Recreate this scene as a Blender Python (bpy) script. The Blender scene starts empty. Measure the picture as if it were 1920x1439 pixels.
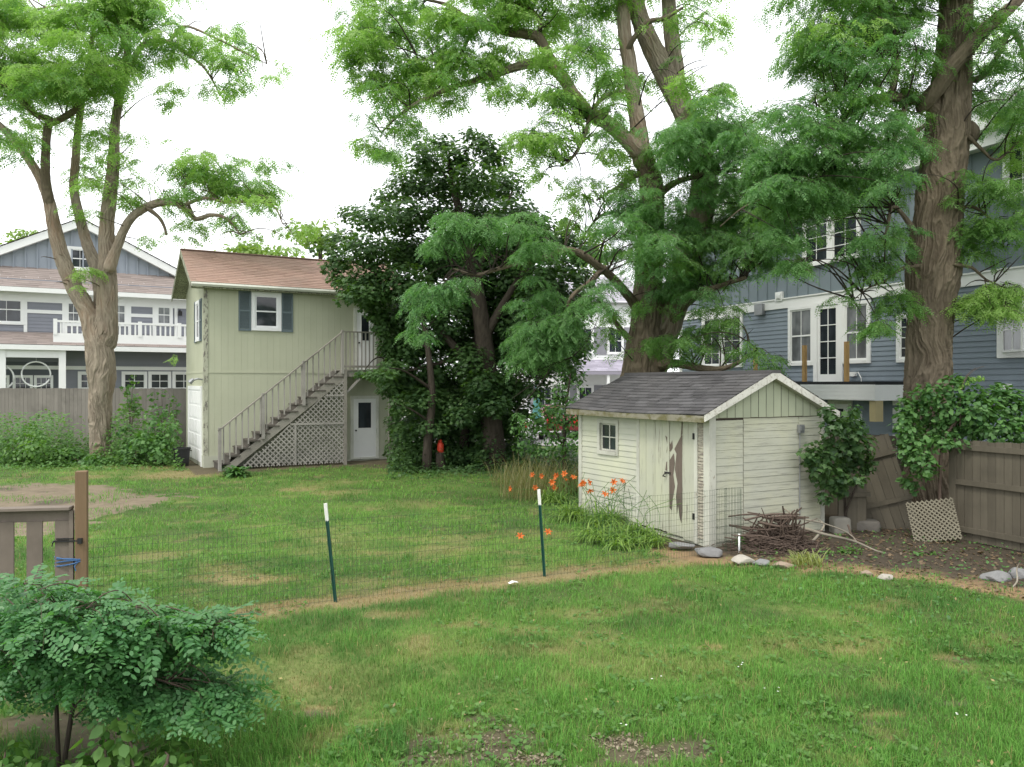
import bpy, bmesh, math, random
import numpy as np
from mathutils import Vector, Matrix

random.seed(7)
R = np.random.default_rng(7)
sc = bpy.context.scene
COL = sc.collection

# ------------------------------------------------------------------ camera, sky, sun, exposure
H, F = 2.6, 1493.0
cam_d = bpy.data.cameras.new('camera')
cam_d.sensor_width = 36.0
cam_d.lens = 28.0
cam_d.clip_start = 0.05
cam_d.clip_end = 2000
cam = bpy.data.objects.new('camera', cam_d)
cam.location = (0, 0, H)
cam.rotation_euler = (math.radians(90), 0, 0)
COL.objects.link(cam)
sc.camera = cam

SUN_EL, SUN_AZ = 58.0, 215.0      # azimuth clockwise from +Y: high, behind the camera and to its left
world = bpy.data.worlds.new('World')
sc.world = world
world.use_nodes = True
wn, wl = world.node_tree.nodes, world.node_tree.links
wn.clear()
w_out = wn.new('ShaderNodeOutputWorld')
w_bg = wn.new('ShaderNodeBackground')
w_sky = wn.new('ShaderNodeTexSky')
w_sky.sky_type = 'NISHITA'
w_sky.sun_disc = False
w_sky.sun_elevation = math.radians(SUN_EL)
w_sky.sun_rotation = math.radians(SUN_AZ)
w_sky.dust_density = 4.0
w_mix = wn.new('ShaderNodeMix')
w_mix.data_type = 'RGBA'
w_mix.inputs[0].default_value = 0.86          # a thin white overcast veil over the blue
w_mix.inputs[7].default_value = (11.8, 12.0, 12.2, 1)
wl.new(w_sky.outputs[0], w_mix.inputs[6])
wl.new(w_mix.outputs[2], w_bg.inputs[0])
w_bg.inputs[1].default_value = 0.10
wl.new(w_bg.outputs[0], w_out.inputs[0])

sun_d = bpy.data.lights.new('sun', 'SUN')
sun_d.energy = 1.3
sun_d.angle = math.radians(14)
sun_d.color = (1.0, 0.95, 0.86)
sun = bpy.data.objects.new('sun', sun_d)
_a, _e = math.radians(SUN_AZ), math.radians(SUN_EL)
sdir = Vector((math.sin(_a) * math.cos(_e), math.cos(_a) * math.cos(_e), math.sin(_e)))
sun.rotation_euler = sdir.to_track_quat('Z', 'Y').to_euler()
sun.location = (-20, -20, 40)
COL.objects.link(sun)

sc.view_settings.view_transform = 'Standard'
sc.view_settings.look = 'None'
sc.view_settings.exposure = 0.88
sc.view_settings.gamma = 1.0
sc.view_settings.use_curve_mapping = False
sc.cycles.max_bounces = 8
sc.cycles.transparent_max_bounces = 8
sc.cycles.sample_clamp_indirect = 4.0

# ------------------------------------------------------------------ helpers
def gp(px, py):
    """ground point seen at a photo pixel"""
    Y = F * H / (py - 719.5)
    return ((px - 960) / F * Y, Y)

def P3(px, py, Y):
    return np.array([(px - 960) / F * Y, Y, H - (py - 719.5) / F * Y])

class Frame:
    def __init__(s, ox, oy, ang):
        s.o = (ox, oy); s.ang = ang
        s.ax = (math.cos(ang), math.sin(ang)); s.ay = (-math.sin(ang), math.cos(ang))
    def u(s, px, v=0.0):
        k = (px - 960) / F
        bx, by = s.o[0] + v * s.ay[0], s.o[1] + v * s.ay[1]
        return (k * by - bx) / (s.ax[0] - k * s.ax[1])
    def v(s, px, u=0.0):
        k = (px - 960) / F
        bx, by = s.o[0] + u * s.ax[0], s.o[1] + u * s.ax[1]
        return (k * by - bx) / (s.ay[0] - k * s.ay[1])
    def z(s, py, u, v=0.0):
        Y = s.o[1] + u * s.ax[1] + v * s.ay[1]
        return H - (py - 719.5) / F * Y
    def w(s, u, v, z=0.0):
        return (s.o[0] + u * s.ax[0] + v * s.ay[0], s.o[1] + u * s.ax[1] + v * s.ay[1], z)
    def loc(s, x, y):
        dx, dy = x - s.o[0], y - s.o[1]
        return dx * s.ax[0] + dy * s.ax[1], dx * s.ay[0] + dy * s.ay[1]

def tag(o, label=None, cat=None, group=None, kind=None):
    if label: o['label'] = label
    if cat: o['category'] = cat
    if group: o['group'] = group
    if kind: o['kind'] = kind
    return o

def thing(name, label, cat, loc=(0, 0, 0), rz=0.0, group=None):
    o = bpy.data.objects.new(name, None)
    o.empty_display_size = 0.2
    o.location = loc; o.rotation_euler = (0, 0, rz)
    COL.objects.link(o)
    return tag(o, label, cat, group)

def link(name, me, m, parent=None, label=None):
    if m: me.materials.append(m)
    o = bpy.data.objects.new(name, me)
    COL.objects.link(o)
    if parent: o.parent = parent
    if label: o['label'] = label
    return o

def mesh_np(name, V, Fc, m, parent=None, smooth=False, tint=None, label=None, base=None):
    """V (N,3), Fc (M,k) index array"""
    V = np.asarray(V, dtype=np.float32).reshape(-1, 3)
    if base is not None: V = V - np.asarray(base, dtype=np.float32)
    Fc = np.asarray(Fc, dtype=np.int32)
    me = bpy.data.meshes.new(name)
    n, (mf, k) = len(V), Fc.shape
    me.vertices.add(n); me.loops.add(mf * k); me.polygons.add(mf)
    me.vertices.foreach_set('co', V.ravel())
    me.loops.foreach_set('vertex_index', Fc.ravel())
    me.polygons.foreach_set('loop_start', np.arange(0, mf * k, k, dtype=np.int32))
    me.polygons.foreach_set('loop_total', np.full(mf, k, dtype=np.int32))
    if smooth: me.polygons.foreach_set('use_smooth', np.ones(mf, dtype=bool))
    me.update(calc_edges=True)
    if tint is not None:
        ca = me.color_attributes.new('tint', 'FLOAT_COLOR', 'POINT')
        t = np.ones((n, 4), dtype=np.float32); t[:, :3] = tint
        ca.data.foreach_set('color', t.ravel())
    return link(name, me, m, parent, label)

def polys(name, Q, m, parent=None, base=None, label=None, tint=None):
    """Q (M,k,3): loose k-gons"""
    M_, k = Q.shape[:2]
    return mesh_np(name, Q.reshape(-1, 3), np.arange(M_ * k).reshape(M_, k), m, parent, base=base, label=label,
                   tint=None if tint is None else np.repeat(tint, k, axis=0))

def T_front(u, o, z): return (u, -o, z)          # wall on local y = 0 facing -y
def T_side(u, o, z): return (-o, u, z)           # wall on local x = 0 facing -x
def T_id(x, y, z): return (x, y, z)

def cells(u0, u1, z0, z1, holes=()):
    """rectangles left of [u0,u1]x[z0,z1] after cutting holes"""
    zs = sorted({z0, z1, *[z for h in holes for z in h[2:4] if z0 < z < z1]})
    out = []
    for a, b in zip(zs[:-1], zs[1:]):
        mid = (a + b) / 2
        cuts = sorted([(h[0], h[1]) for h in holes if h[2] < mid < h[3]])
        x = u0
        for c0, c1 in cuts:
            if c1 <= x: continue
            if c0 > x: out.append((x, min(c0, u1), a, b))
            x = max(x, c1)
            if x >= u1: break
        if x < u1: out.append((x, u1, a, b))
    return [c for c in out if c[1] - c[0] > 1e-4]

class MB:
    def __init__(s, T=T_id): s.v = []; s.f = []; s.T = T
    def add(s, vs, fs):
        n = len(s.v); s.v += [s.T(*p) for p in vs]; s.f += [tuple(i + n for i in f) for f in fs]; return s
    def box(s, a0, a1, b0, b1, c0, c1):
        vs = [(a, b, c) for c in (c0, c1) for b in (b0, b1) for a in (a0, a1)]
        return s.add(vs, [(0, 2, 3, 1), (4, 5, 7, 6), (0, 1, 5, 4), (2, 6, 7, 3), (0, 4, 6, 2), (1, 3, 7, 5)])
    def quad(s, *p): return s.add(p, [tuple(range(len(p)))])
    def prism(s, poly, b0, b1):
        """poly of (a, c) extruded along b"""
        n = len(poly)
        vs = [(a, b0, c) for a, c in poly] + [(a, b1, c) for a, c in poly]
        return s.add(vs, [tuple(range(n)), tuple(range(2 * n - 1, n - 1, -1))] + [(i, (i + 1) % n, n + (i + 1) % n, n + i) for i in range(n)])
    def bar(s, p, q, w, h=None, up=(0, 0, 1)):
        """rectangular bar from p to q, given in T space"""
        h = h or w
        p, q = Vector(p), Vector(q); d = (q - p).normalized(); u = Vector(up)
        if abs(d.dot(u)) > .98: u = Vector((0, 1, 0))
        r = d.cross(u).normalized() * (w / 2); t = r.cross(d).normalized() * (h / 2)
        vs = [c + a * r + b * t for c in (p, q) for a, b in ((-1, -1), (1, -1), (1, 1), (-1, 1))]
        return s.add([tuple(x) for x in vs], [(0, 1, 2, 3), (7, 6, 5, 4), (0, 4, 5, 1), (1, 5, 6, 2), (2, 6, 7, 3), (3, 7, 4, 0)])
    def tube(s, pts, rad, n=8, closed=False):
        pts = [Vector(p) for p in pts]
        rad = rad if isinstance(rad, (list, tuple)) else [rad] * len(pts)
        m = len(pts); vs = []; ref = Vector((0.13, 0.31, 1))
        for i, p in enumerate(pts):
            if closed: d = pts[(i + 1) % m] - pts[i - 1]
            else: d = pts[min(i + 1, m - 1)] - pts[max(i - 1, 0)]
            d.normalize(); rf = ref if abs(d.dot(ref.normalized())) < .95 else Vector((1, 0, 0))
            a = d.cross(rf).normalized(); b = d.cross(a)
            for k in range(n):
                t = 2 * math.pi * k / n
                vs.append(tuple(p + (a * math.cos(t) + b * math.sin(t)) * rad[i]))
        fs = []
        for i in range(m if closed else m - 1):
            j = (i + 1) % m
            for k in range(n): fs.append((i * n + k, i * n + (k + 1) % n, j * n + (k + 1) % n, j * n + k))
        if not closed: fs += [tuple(range(n))[::-1], tuple((m - 1) * n + k for k in range(n))]
        return s.add(vs, fs)
    def lathe(s, prof, n=20, c=(0, 0, 0)):
        """prof of (r, z)"""
        vs = [(c[0] + r * math.cos(2 * math.pi * k / n), c[1] + r * math.sin(2 * math.pi * k / n), c[2] + z) for r, z in prof for k in range(n)]
        fs = [(i * n + k, i * n + (k + 1) % n, (i + 1) * n + (k + 1) % n, (i + 1) * n + k) for i in range(len(prof) - 1) for k in range(n)]
        return s.add(vs, fs + [tuple(range(n))[::-1], tuple((len(prof) - 1) * n + k for k in range(n))])
    def laps(s, u0, u1, z0, z1, step, th, holes=(), o=0.0, joint=0.0):
        """lapped clapboards, optionally cut into random lengths"""
        z = z0
        while z < z1 - .01:
            zt = min(z + step, z1)
            parts = [(u0, u1)]
            if joint:
                j = u0 + random.uniform(.2, 1) * joint; parts = []
                x = u0
                while j < u1 - .3: parts.append((x, j - .0015)); x = j + .0015; j += joint * random.uniform(.6, 1.3)
                parts.append((x, u1))
            dz = random.uniform(-.003, .003); do = random.uniform(0, .003)
            for pu0, pu1 in parts:
                for a, b, c, d in cells(pu0, pu1, z, zt, holes):
                    f = lambda q: o + .004 + do + th * (1 - (q - z) / step)
                    s.add([(a, f(c), c + dz), (b, f(c), c + dz), (b, f(d), d + dz), (a, f(d), d + dz)], [(0, 1, 2, 3)])
                    if abs(c - z) < 1e-6: s.add([(a, o, c + dz), (b, o, c + dz), (b, f(c), c + dz), (a, f(c), c + dz)], [(0, 1, 2, 3)])
            z = zt
        return s
    def build(s, name, m, parent=None, label=None, smooth=False, bevel=0.0):
        me = bpy.data.meshes.new(name)
        me.from_pydata(s.v, [], s.f)
        bm = bmesh.new(); bm.from_mesh(me)
        bmesh.ops.recalc_face_normals(bm, faces=bm.faces)
        if bevel: bmesh.ops.bevel(bm, geom=[e for e in bm.edges if e.is_manifold and e.calc_face_angle(0) > .6], offset=bevel, segments=1, affect='EDGES', clamp_overlap=True)
        bm.to_mesh(me); bm.free()
        if smooth:
            for p in me.polygons: p.use_smooth = True
        me.update()
        return link(name, me, m, parent, label)

def shingles(mb, u0, u1, eave, ridge, tab, course, cut=None):
    """tabs on a roof plane. eave/ridge: functions u -> (x, y, z); each tab is its own loose wedge"""
    e0, r0 = Vector(eave(0)), Vector(ridge(0)); L = (r0 - e0).length; n = max(1, round(L / course))
    ax = (Vector(eave(1)) - Vector(eave(0))); ax.normalize()
    nrm = ax.cross(r0 - e0).normalized()
    if nrm.z < 0: nrm = -nrm
    for i in range(n):
        x = u0 - random.uniform(0, tab) if i % 2 else u0
        x = u0
        first = random.uniform(.3, 1) * tab
        while x < u1 - 1e-4:
            w = first if x == u0 else tab
            b = min(x + w, u1)
            t0, t1 = i / n, min((i + 1.35) / n, 1)
            lo = .016 + random.uniform(-.003, .005)
            f = lambda u, t, h: tuple(Vector(eave(u)).lerp(Vector(ridge(u)), t) + nrm * h)
            mb.add([f(x + .002, t0, lo), f(b - .002, t0, lo), f(b - .002, t1, .003), f(x + .002, t1, .003), f(x + .002, t0, 0), f(b - .002, t0, 0)], [(0, 1, 2, 3), (4, 5, 1, 0)])
            x = b
    return mb

# --- numpy noise
def _hash(ix, iy, seed):
    h = (ix.astype(np.int64) * 374761393 + iy.astype(np.int64) * 668265263 + seed * 974634777) & 0xFFFFFFFF
    h = ((h ^ (h >> 13)) * 1274126177) & 0xFFFFFFFF
    return ((h ^ (h >> 16)) & 0xFFFF) / 65535.0
def vn(x, y, seed=0, per=None):
    x0, y0 = np.floor(x), np.floor(y); fx, fy = x - x0, y - y0
    fx = fx * fx * (3 - 2 * fx); fy = fy * fy * (3 - 2 * fy)
    x1 = x0 + 1
    if per: x0 = np.mod(x0, per); x1 = np.mod(x1, per)
    a, b = _hash(x0, y0, seed), _hash(x1, y0, seed); c, d = _hash(x0, y0 + 1, seed), _hash(x1, y0 + 1, seed)
    return (a * (1 - fx) + b * fx) * (1 - fy) + (c * (1 - fx) + d * fx) * fy
def fbm(x, y, seed=0, oct=4):
    s, a, t = 0, 1.0, 0
    for i in range(oct): s = s + a * vn(x * 2 ** i, y * 2 ** i, seed + i); t += a; a *= .5
    return s / t
def sstep(a, b, x): t = np.clip((x - a) / (b - a), 0, 1); return t * t * (3 - 2 * t)
def norm(a): return a / np.maximum(np.linalg.norm(a, axis=-1, keepdims=True), 1e-9)

# ------------------------------------------------------------------ materials
def rgb(c): return (c[0], c[1], c[2], 1)
class NT:
    def __init__(s, name):
        s.m = bpy.data.materials.new(name); s.m.use_nodes = True
        s.t = s.m.node_tree; s.t.nodes.clear()
        s.out = s.n('ShaderNodeOutputMaterial')
    def n(s, typ, **kw):
        x = s.t.nodes.new(typ)
        for k, v in kw.items(): setattr(x, k, v)
        return x
    def l(s, a, b): s.t.links.new(a, b)
    def coord(s, scale=(1, 1, 1), kind='Object', rot=(0, 0, 0)):
        tc = s.n('ShaderNodeTexCoord'); mp = s.n('ShaderNodeMapping')
        mp.inputs['Scale'].default_value = scale; mp.inputs['Rotation'].default_value = rot
        s.l(tc.outputs[kind], mp.inputs['Vector']); return mp.outputs[0]
    def noise(s, vec, scale, detail=4, rough=.6, dist=0):
        x = s.n('ShaderNodeTexNoise'); x.inputs['Scale'].default_value = scale; x.inputs['Detail'].default_value = detail
        x.inputs['Roughness'].default_value = rough; x.inputs['Distortion'].default_value = dist
        s.l(vec, x.inputs['Vector']); return x.outputs['Fac']
    def ramp(s, fac, a, b):
        x = s.n('ShaderNodeMapRange'); x.interpolation_type = 'SMOOTHSTEP'; x.inputs['From Min'].default_value = a; x.inputs['From Max'].default_value = b
        s.l(fac, x.inputs['Value']); return x.outputs['Result']
    def mix(s, fac, a, b, blend='MIX'):
        x = s.n('ShaderNodeMix'); x.data_type = 'RGBA'; x.blend_type = blend
        for i, v in ((0, fac), (6, a), (7, b)):
            if hasattr(v, 'is_linked') or hasattr(v, 'links'): s.l(v, x.inputs[i])
            elif i == 0: x.inputs[0].default_value = v
            else: x.inputs[i].default_value = rgb(v)
        return x.outputs[2]
    def math(s, op, a, b=0.0):
        x = s.n('ShaderNodeMath'); x.operation = op
        for i, v in ((0, a), (1, b)):
            if hasattr(v, 'links'): s.l(v, x.inputs[i])
            else: x.inputs[i].default_value = v
        return x.outputs[0]
    def island(s):
        return s.n('ShaderNodeNewGeometry').outputs['Random Per Island']
    def bump(s, h, strength, dist=.01):
        x = s.n('ShaderNodeBump'); x.inputs['Strength'].default_value = strength; x.inputs['Distance'].default_value = dist
        s.l(h, x.inputs['Height']); return x.outputs[0]
    def pbr(s, col, rough=.8, bump=None, spec=.3, metal=0.0):
        p = s.n('ShaderNodeBsdfPrincipled')
        if hasattr(col, 'links'): s.l(col, p.inputs['Base Color'])
        else: p.inputs['Base Color'].default_value = rgb(col)
        if hasattr(rough, 'links'): s.l(rough, p.inputs['Roughness'])
        else: p.inputs['Roughness'].default_value = rough
        p.inputs['Specular IOR Level'].default_value = spec; p.inputs['Metallic'].default_value = metal
        if bump: s.l(bump, p.inputs['Normal'])
        s.l(p.outputs[0], s.out.inputs[0]); return s.m

def sc3(c, k): return tuple(x * k for x in c)

def plain(name, c, rough=.7, var=.12, scale=8, stretch=(1, 1, 1), bump=.1, spec=.3, isl=.0, dist=.004, metal=0.0):
    """paint or stone: slow colour variation, per-board variation, fine bump"""
    t = NT(name); v = t.coord(stretch)
    f = t.noise(v, scale, 5, .65)
    col = t.mix(f, sc3(c, 1 - var), sc3(c, 1 + var))
    if isl:
        col = t.mix(t.island(), col, sc3(c, 1 - isl * 2)) if False else t.mix(isl, col, t.mix(t.island(), sc3(c, .45), sc3(c, 1.45)))
    return t.pbr(col, rough, t.bump(t.noise(v, scale * 5, 4), bump, dist), spec, metal)

def weathered(name, paint, wood, lo=.52, hi=.62, stretch=(2, 2, 18), scale=2.2, rough=.8, isl=.12, dirt=None, bump=.25):
    """old paint that lets grey wood and dirt through in streaks"""
    t = NT(name); v = t.coord(stretch)
    f = t.noise(v, scale, 8, .7, .3)
    p = t.mix(isl, paint, t.mix(t.island(), sc3(paint, .6), sc3(paint, 1.3)))
    g = t.noise(t.coord((1, 1, 1)), 1.3, 5)
    p = t.mix(t.ramp(g, .35, .75), p, dirt or sc3(paint, .72))
    w = t.mix(t.noise(v, scale * 6, 5), sc3(wood, .6), sc3(wood, 1.3))
    col = t.mix(t.ramp(f, lo, hi), p, w)
    return t.pbr(col, rough, t.bump(t.noise(v, scale * 8, 5), bump, .004), .25)

def wood_mat(name, c, stretch=(10, 10, 1), scale=3, var=.3, isl=.2, rough=.85):
    t = NT(name); v = t.coord(stretch)
    col = t.mix(t.noise(v, scale, 8, .7), sc3(c, 1 - var), sc3(c, 1 + var))
    col = t.mix(isl, col, t.mix(t.island(), sc3(c, .4), sc3(c, 1.5)))
    col = t.mix(t.ramp(t.noise(t.coord(), 1.1, 4), .45, .8), col, sc3(c, .6))
    return t.pbr(col, rough, t.bump(t.noise(v, scale * 3, 6), .35, .006), .2)

def shingle_mat(name, c, c2=None, var=.35):
    t = NT(name)
    c2 = c2 or sc3(c, .7)
    a = t.mix(t.island(), sc3(c, 1 - var), sc3(c, 1 + var))
    a = t.mix(t.ramp(t.noise(t.coord(), .9, 5), .4, .75), a, c2)
    g = t.noise(t.coord(), 160, 2)
    a = t.mix(.35, a, t.mix(g, sc3(c, .4), sc3(c, 1.7)))
    return t.pbr(a, .95, t.bump(g, .3, .004), .15)

def leaf_mat(name, c, c2, trans=.35, tcol=None, var=.5, rough=.5, cl=.6):
    """leaf: two greens mixed by slow clumps and leaf by leaf, half translucent"""
    t = NT(name)
    a = t.mix(t.island(), c, c2)
    n = t.ramp(t.noise(t.coord(), cl, 3), .35, .65)
    a = t.mix(t.math('MULTIPLY', n, var), a, c2)
    p = t.n('ShaderNodeBsdfPrincipled'); t.l(a, p.inputs['Base Color'])
    p.inputs['Roughness'].default_value = rough; p.inputs['Specular IOR Level'].default_value = .35
    tr = t.n('ShaderNodeBsdfTranslucent')
    tcol = tcol or (1.5, 1.6, .5)
    t.l(t.mix(1.0, a, tcol, 'MULTIPLY'), tr.inputs['Color'])
    ms = t.n('ShaderNodeMixShader'); ms.inputs[0].default_value = trans
    t.l(p.outputs[0], ms.inputs[1]); t.l(tr.outputs[0], ms.inputs[2]); t.l(ms.outputs[0], t.out.inputs[0])
    return t.m

def tint_mat(name, trans=0.0, noise_amt=.25, scale=30, rough=.8, bump=0.0):
    t = NT(name)
    at = t.n('ShaderNodeAttribute'); at.attribute_name = 'tint'
    f = t.noise(t.coord(), scale, 6, .7)
    x = t.math('ADD', t.math('MULTIPLY', f, noise_amt * 2), 1 - noise_amt)
    vm = t.n('ShaderNodeVectorMath'); vm.operation = 'SCALE'
    t.l(at.outputs['Color'], vm.inputs[0]); t.l(x, vm.inputs['Scale'])
    m = t.pbr(vm.outputs[0], rough, t.bump(f, bump, .03) if bump else None, .2)
    if trans:
        p = [n for n in t.t.nodes if n.type == 'BSDF_PRINCIPLED'][0]
        tr = t.n('ShaderNodeBsdfTranslucent'); t.l(vm.outputs[0], tr.inputs['Color'])
        ms = t.n('ShaderNodeMixShader'); ms.inputs[0].default_value = trans
        t.l(p.outputs[0], ms.inputs[1]); t.l(tr.outputs[0], ms.inputs[2]); t.l(ms.outputs[0], t.out.inputs[0])
    return m

def bark_mat(name, c, c2, red=None):
    t = NT(name)
    v = t.coord((1, 1, .16))
    f = t.noise(v, 16, 8, .7, .6)
    col = t.mix(t.ramp(f, .3, .72), c, c2)
    col = t.mix(t.ramp(t.noise(t.coord((1, 1, .5)), .9, 4), .45, .7), col, red or sc3(c, 1.15))
    f2 = t.noise(v, 40, 6, .7)
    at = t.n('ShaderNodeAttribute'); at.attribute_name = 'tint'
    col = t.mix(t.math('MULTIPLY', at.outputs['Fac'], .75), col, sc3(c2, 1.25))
    col = t.mix(.3, col, t.mix(f2, sc3(c, .4), sc3(c2, 1.5)))
    return t.pbr(col, .95, t.bump(t.math('ADD', f, t.math('MULTIPLY', f2, .4)), .9, .03), .1)

def glass_mat(name, c=(.015, .018, .022), rough=.06):
    t = NT(name)
    col = t.mix(t.ramp(t.noise(t.coord((1, 1, .5)), 1.7, 3), .35, .7), c, sc3(c, 2.6))
    return t.pbr(col, rough, t.bump(t.noise(t.coord(), 2.5, 2), .06, .02), .6)

MT = dict(
    garage_wall=weathered('sage_siding', (.42, .435, .325), (.33, .33, .24), .60, .8, (9, 9, .35), 1.4, .75, .06, (.39, .405, .30), .12),
    garage_trim=weathered('sage_trim', (.42, .44, .32), (.16, .15, .13), .48, .56, (14, 14, 2), 2.0, .8, .1),
    white=plain('white_paint', (.74, .75, .74), .5, .05, 4, bump=.06),
    white_vinyl=plain('white_vinyl', (.72, .73, .74), .45, .04, 3, bump=.03),
    offwhite=weathered('worn_white', (.62, .63, .56), (.38, .36, .31), .56, .72, (3, 3, 3), 4, .8, .08),
    shutter=plain('slate_blue_paint', (.115, .148, .16), .6, .1, 5, isl=.1),
    foundation=plain('painted_concrete', (.40, .41, .33), .9, .15, 6, bump=.3),
    red_roof=shingle_mat('rust_shingle', (.32, .215, .175), (.33, .24, .20), .2),
    grey_wood=wood_mat('silvered_wood', (.25, .235, .205), (10, 10, 10), 2),
    dark_wood=wood_mat('dark_weathered_tread', (.105, .095, .082), (4, 4, 4), 3),
    lattice=wood_mat('greyed_lattice', (.31, .295, .27), (8, 8, 8), 2, .2, .2),
    fence_grey=wood_mat('grey_fence_board', (.20, .185, .165), (9, 9, .6), 2, .25, .2),
    fence_old=wood_mat('old_brown_fence_board', (.105, .093, .070), (9, 9, .6), 2.4, .35, .25),
    shed=weathered('pale_green_siding', (.415, .42, .35), (.235, .235, .20), .45, .78, (1.1, 1.1, 16), 2.0, .8, .1, (.45, .45, .33), .3),
    shed_side=weathered('pale_green_clapboard', (.425, .43, .365), (.30, .29, .23), .66, .78, (1, 1, 9), 2.0, .8, .08, (.48, .49, .37), .2),
    shed_door=weathered('pale_green_boards', (.40, .405, .33), (.19, .175, .145), .56, .70, (10, 10, .8), 2.0, .8, .1, (.44, .45, .33), .3),
    shed_trim=weathered('cream_trim', (.49, .49, .425), (.25, .22, .17), .60, .68, (6, 6, 2), 2.6, .8, .06),
    rake=weathered('peeling_white_trim', (.62, .61, .55), (.36, .33, .28), .50, .66, (7, 7, 7), 2.4, .8, .06),
    bare_wood=wood_mat('bare_brown_wood', (.125, .10, .082), (12, 12, 1), 3, .4, .1),
    strip_wood=weathered('stripped_siding', (.40, .38, .30), (.20, .17, .145), .46, .56, (2, 2, 24), 2.4, .85, .25),
    moss_board=weathered('mossy_eave_board', (.25, .235, .18), (.13, .12, .055), .42, .6, (4, 2, 3), 2.0, .85, .1),
    dark_roof=shingle_mat('charcoal_shingle', (.078, .076, .078), (.095, .09, .088), .5),
    blue=plain('blue_grey_clapboard', (.195, .235, .275), .65, .08, 2, isl=.06, bump=.08),
    blue_batten=plain('blue_grey_batten', (.17, .21, .235), .6, .06, 1.5, isl=.03, bump=.04),
    slate=plain('grey_blue_siding', (.215, .225, .26), .65, .08, 2, isl=.06, bump=.06),
    slate_batten=plain('grey_blue_batten', (.27, .30, .345), .6, .05, 1.5, bump=.04),
    brown_roof=shingle_mat('taupe_shingle', (.23, .195, .18), (.25, .215, .2), .25),
    glass=glass_mat('window_glass'),
    glass_pale=glass_mat('curtained_glass', (.09, .095, .10), .1),
    black=plain('black_plastic', (.018, .019, .02), .5, .1, 6, bump=.05),
    steel=plain('galvanised_steel', (.32, .33, .34), .45, .15, 20, metal=.7),
    iron=plain('black_iron', (.02, .02, .02), .5, .2, 20),
    new_wood=wood_mat('fresh_yellow_lumber', (.47, .30, .13), (10, 10, 1), 2, .15, .05),
    post_wood=wood_mat('treated_brown_post', (.165, .112, .066), (12, 12, .8), 2.5, .25, .05),
    gate_wood=wood_mat('greyed_gate_lumber', (.155, .130, .108), (7, 7, 2), 2.5, .25, .25),
    post_green=plain('green_painted_steel', (.012, .062, .048), .45, .2, 10),
    post_white=plain('chipped_white_enamel', (.70, .70, .66), .5, .15, 16),
    wire=plain('green_coated_wire', (.035, .06, .035), .5, .1, 10),
    blue_cord=plain('blue_cord', (.05, .12, .26), .6, .2, 40),
    stone=plain('grey_fieldstone', (.20, .20, .20), .9, .35, 5, bump=.6, dist=.02),
    stone_pale=plain('pale_fieldstone', (.36, .335, .29), .9, .25, 6, bump=.5, dist=.02),
    stone_tan=plain('tan_fieldstone', (.27, .21, .16), .9, .25, 6, bump=.5, dist=.02),
    block=plain('dark_concrete_block', (.13, .12, .105), .95, .3, 7, bump=.7, dist=.01),
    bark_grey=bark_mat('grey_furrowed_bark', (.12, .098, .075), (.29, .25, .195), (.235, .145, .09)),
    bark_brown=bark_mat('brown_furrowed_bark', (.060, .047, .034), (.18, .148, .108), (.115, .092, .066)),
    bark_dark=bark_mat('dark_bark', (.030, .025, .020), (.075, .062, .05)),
    twig=plain('brown_twig', (.09, .065, .05), .9, .35, 9),
    stick=wood_mat('dead_stick', (.115, .085, .068), (6, 6, 6), 3, .35, .35),
    stick_pale=wood_mat('bleached_branch', (.25, .225, .18), (6, 6, 6), 3, .3, .2),
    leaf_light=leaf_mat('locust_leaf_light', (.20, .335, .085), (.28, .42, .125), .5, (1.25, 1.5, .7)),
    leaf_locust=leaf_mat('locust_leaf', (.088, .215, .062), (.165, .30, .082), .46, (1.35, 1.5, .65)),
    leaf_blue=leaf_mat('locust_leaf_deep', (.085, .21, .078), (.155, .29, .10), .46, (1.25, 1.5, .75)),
    leaf_maple=leaf_mat('maple_leaf', (.034, .080, .032), (.075, .145, .044), .32, (1.8, 2.0, .5)),
    leaf_vine=leaf_mat('vine_leaf', (.042, .115, .036), (.105, .22, .06), .3, (1.6, 1.8, .5)),
    leaf_weed=leaf_mat('weed_leaf', (.055, .15, .035), (.12, .23, .055), .35),
    leaf_shrub=leaf_mat('shrub_leaf', (.05, .155, .058), (.105, .235, .085), .35, (1.4, 1.7, .6), rough=.4),
    leaf_lily=leaf_mat('daylily_leaf', (.10, .22, .04), (.21, .32, .07), .35),
    leaf_dry=leaf_mat('dry_stem', (.25, .21, .10), (.19, .20, .08), .25),
    leaf_far=leaf_mat('far_leaf', (.13, .22, .055), (.19, .28, .075), .45),
    petal=leaf_mat('orange_petal', (.62, .13, .025), (.70, .20, .045), .35, (1.2, 1.0, .7)),
    ground=tint_mat('soil_and_thatch', 0, .35, 14, .95, .5),
    grass=tint_mat('grass_blade', .35, .18, 3, .6),
    asphalt=plain('pale_asphalt', (.30, .29, .28), .95, .15, 3, bump=.3),
    gravel=plain('trodden_gravel', (.30, .245, .20), .98, .35, 9, bump=.7, dist=.02),
    red=plain('red_plastic', (.50, .045, .02), .45, .1, 8),
    teal=plain('teal_canvas', (.10, .27, .27), .8, .12, 6),
    car_white=plain('white_car_paint', (.75, .75, .76), .25, .02, 2, bump=0.0, spec=.5),
    car_red=plain('red_car_paint', (.17, .02, .02), .25, .04, 2, bump=0.0, spec=.5),
    lens=plain('red_lens', (.5, .02, .02), .2, .05, 10, spec=.5),
    paper=plain('white_paper', (.7, .7, .68), .9, .05, 10),
)

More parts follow.
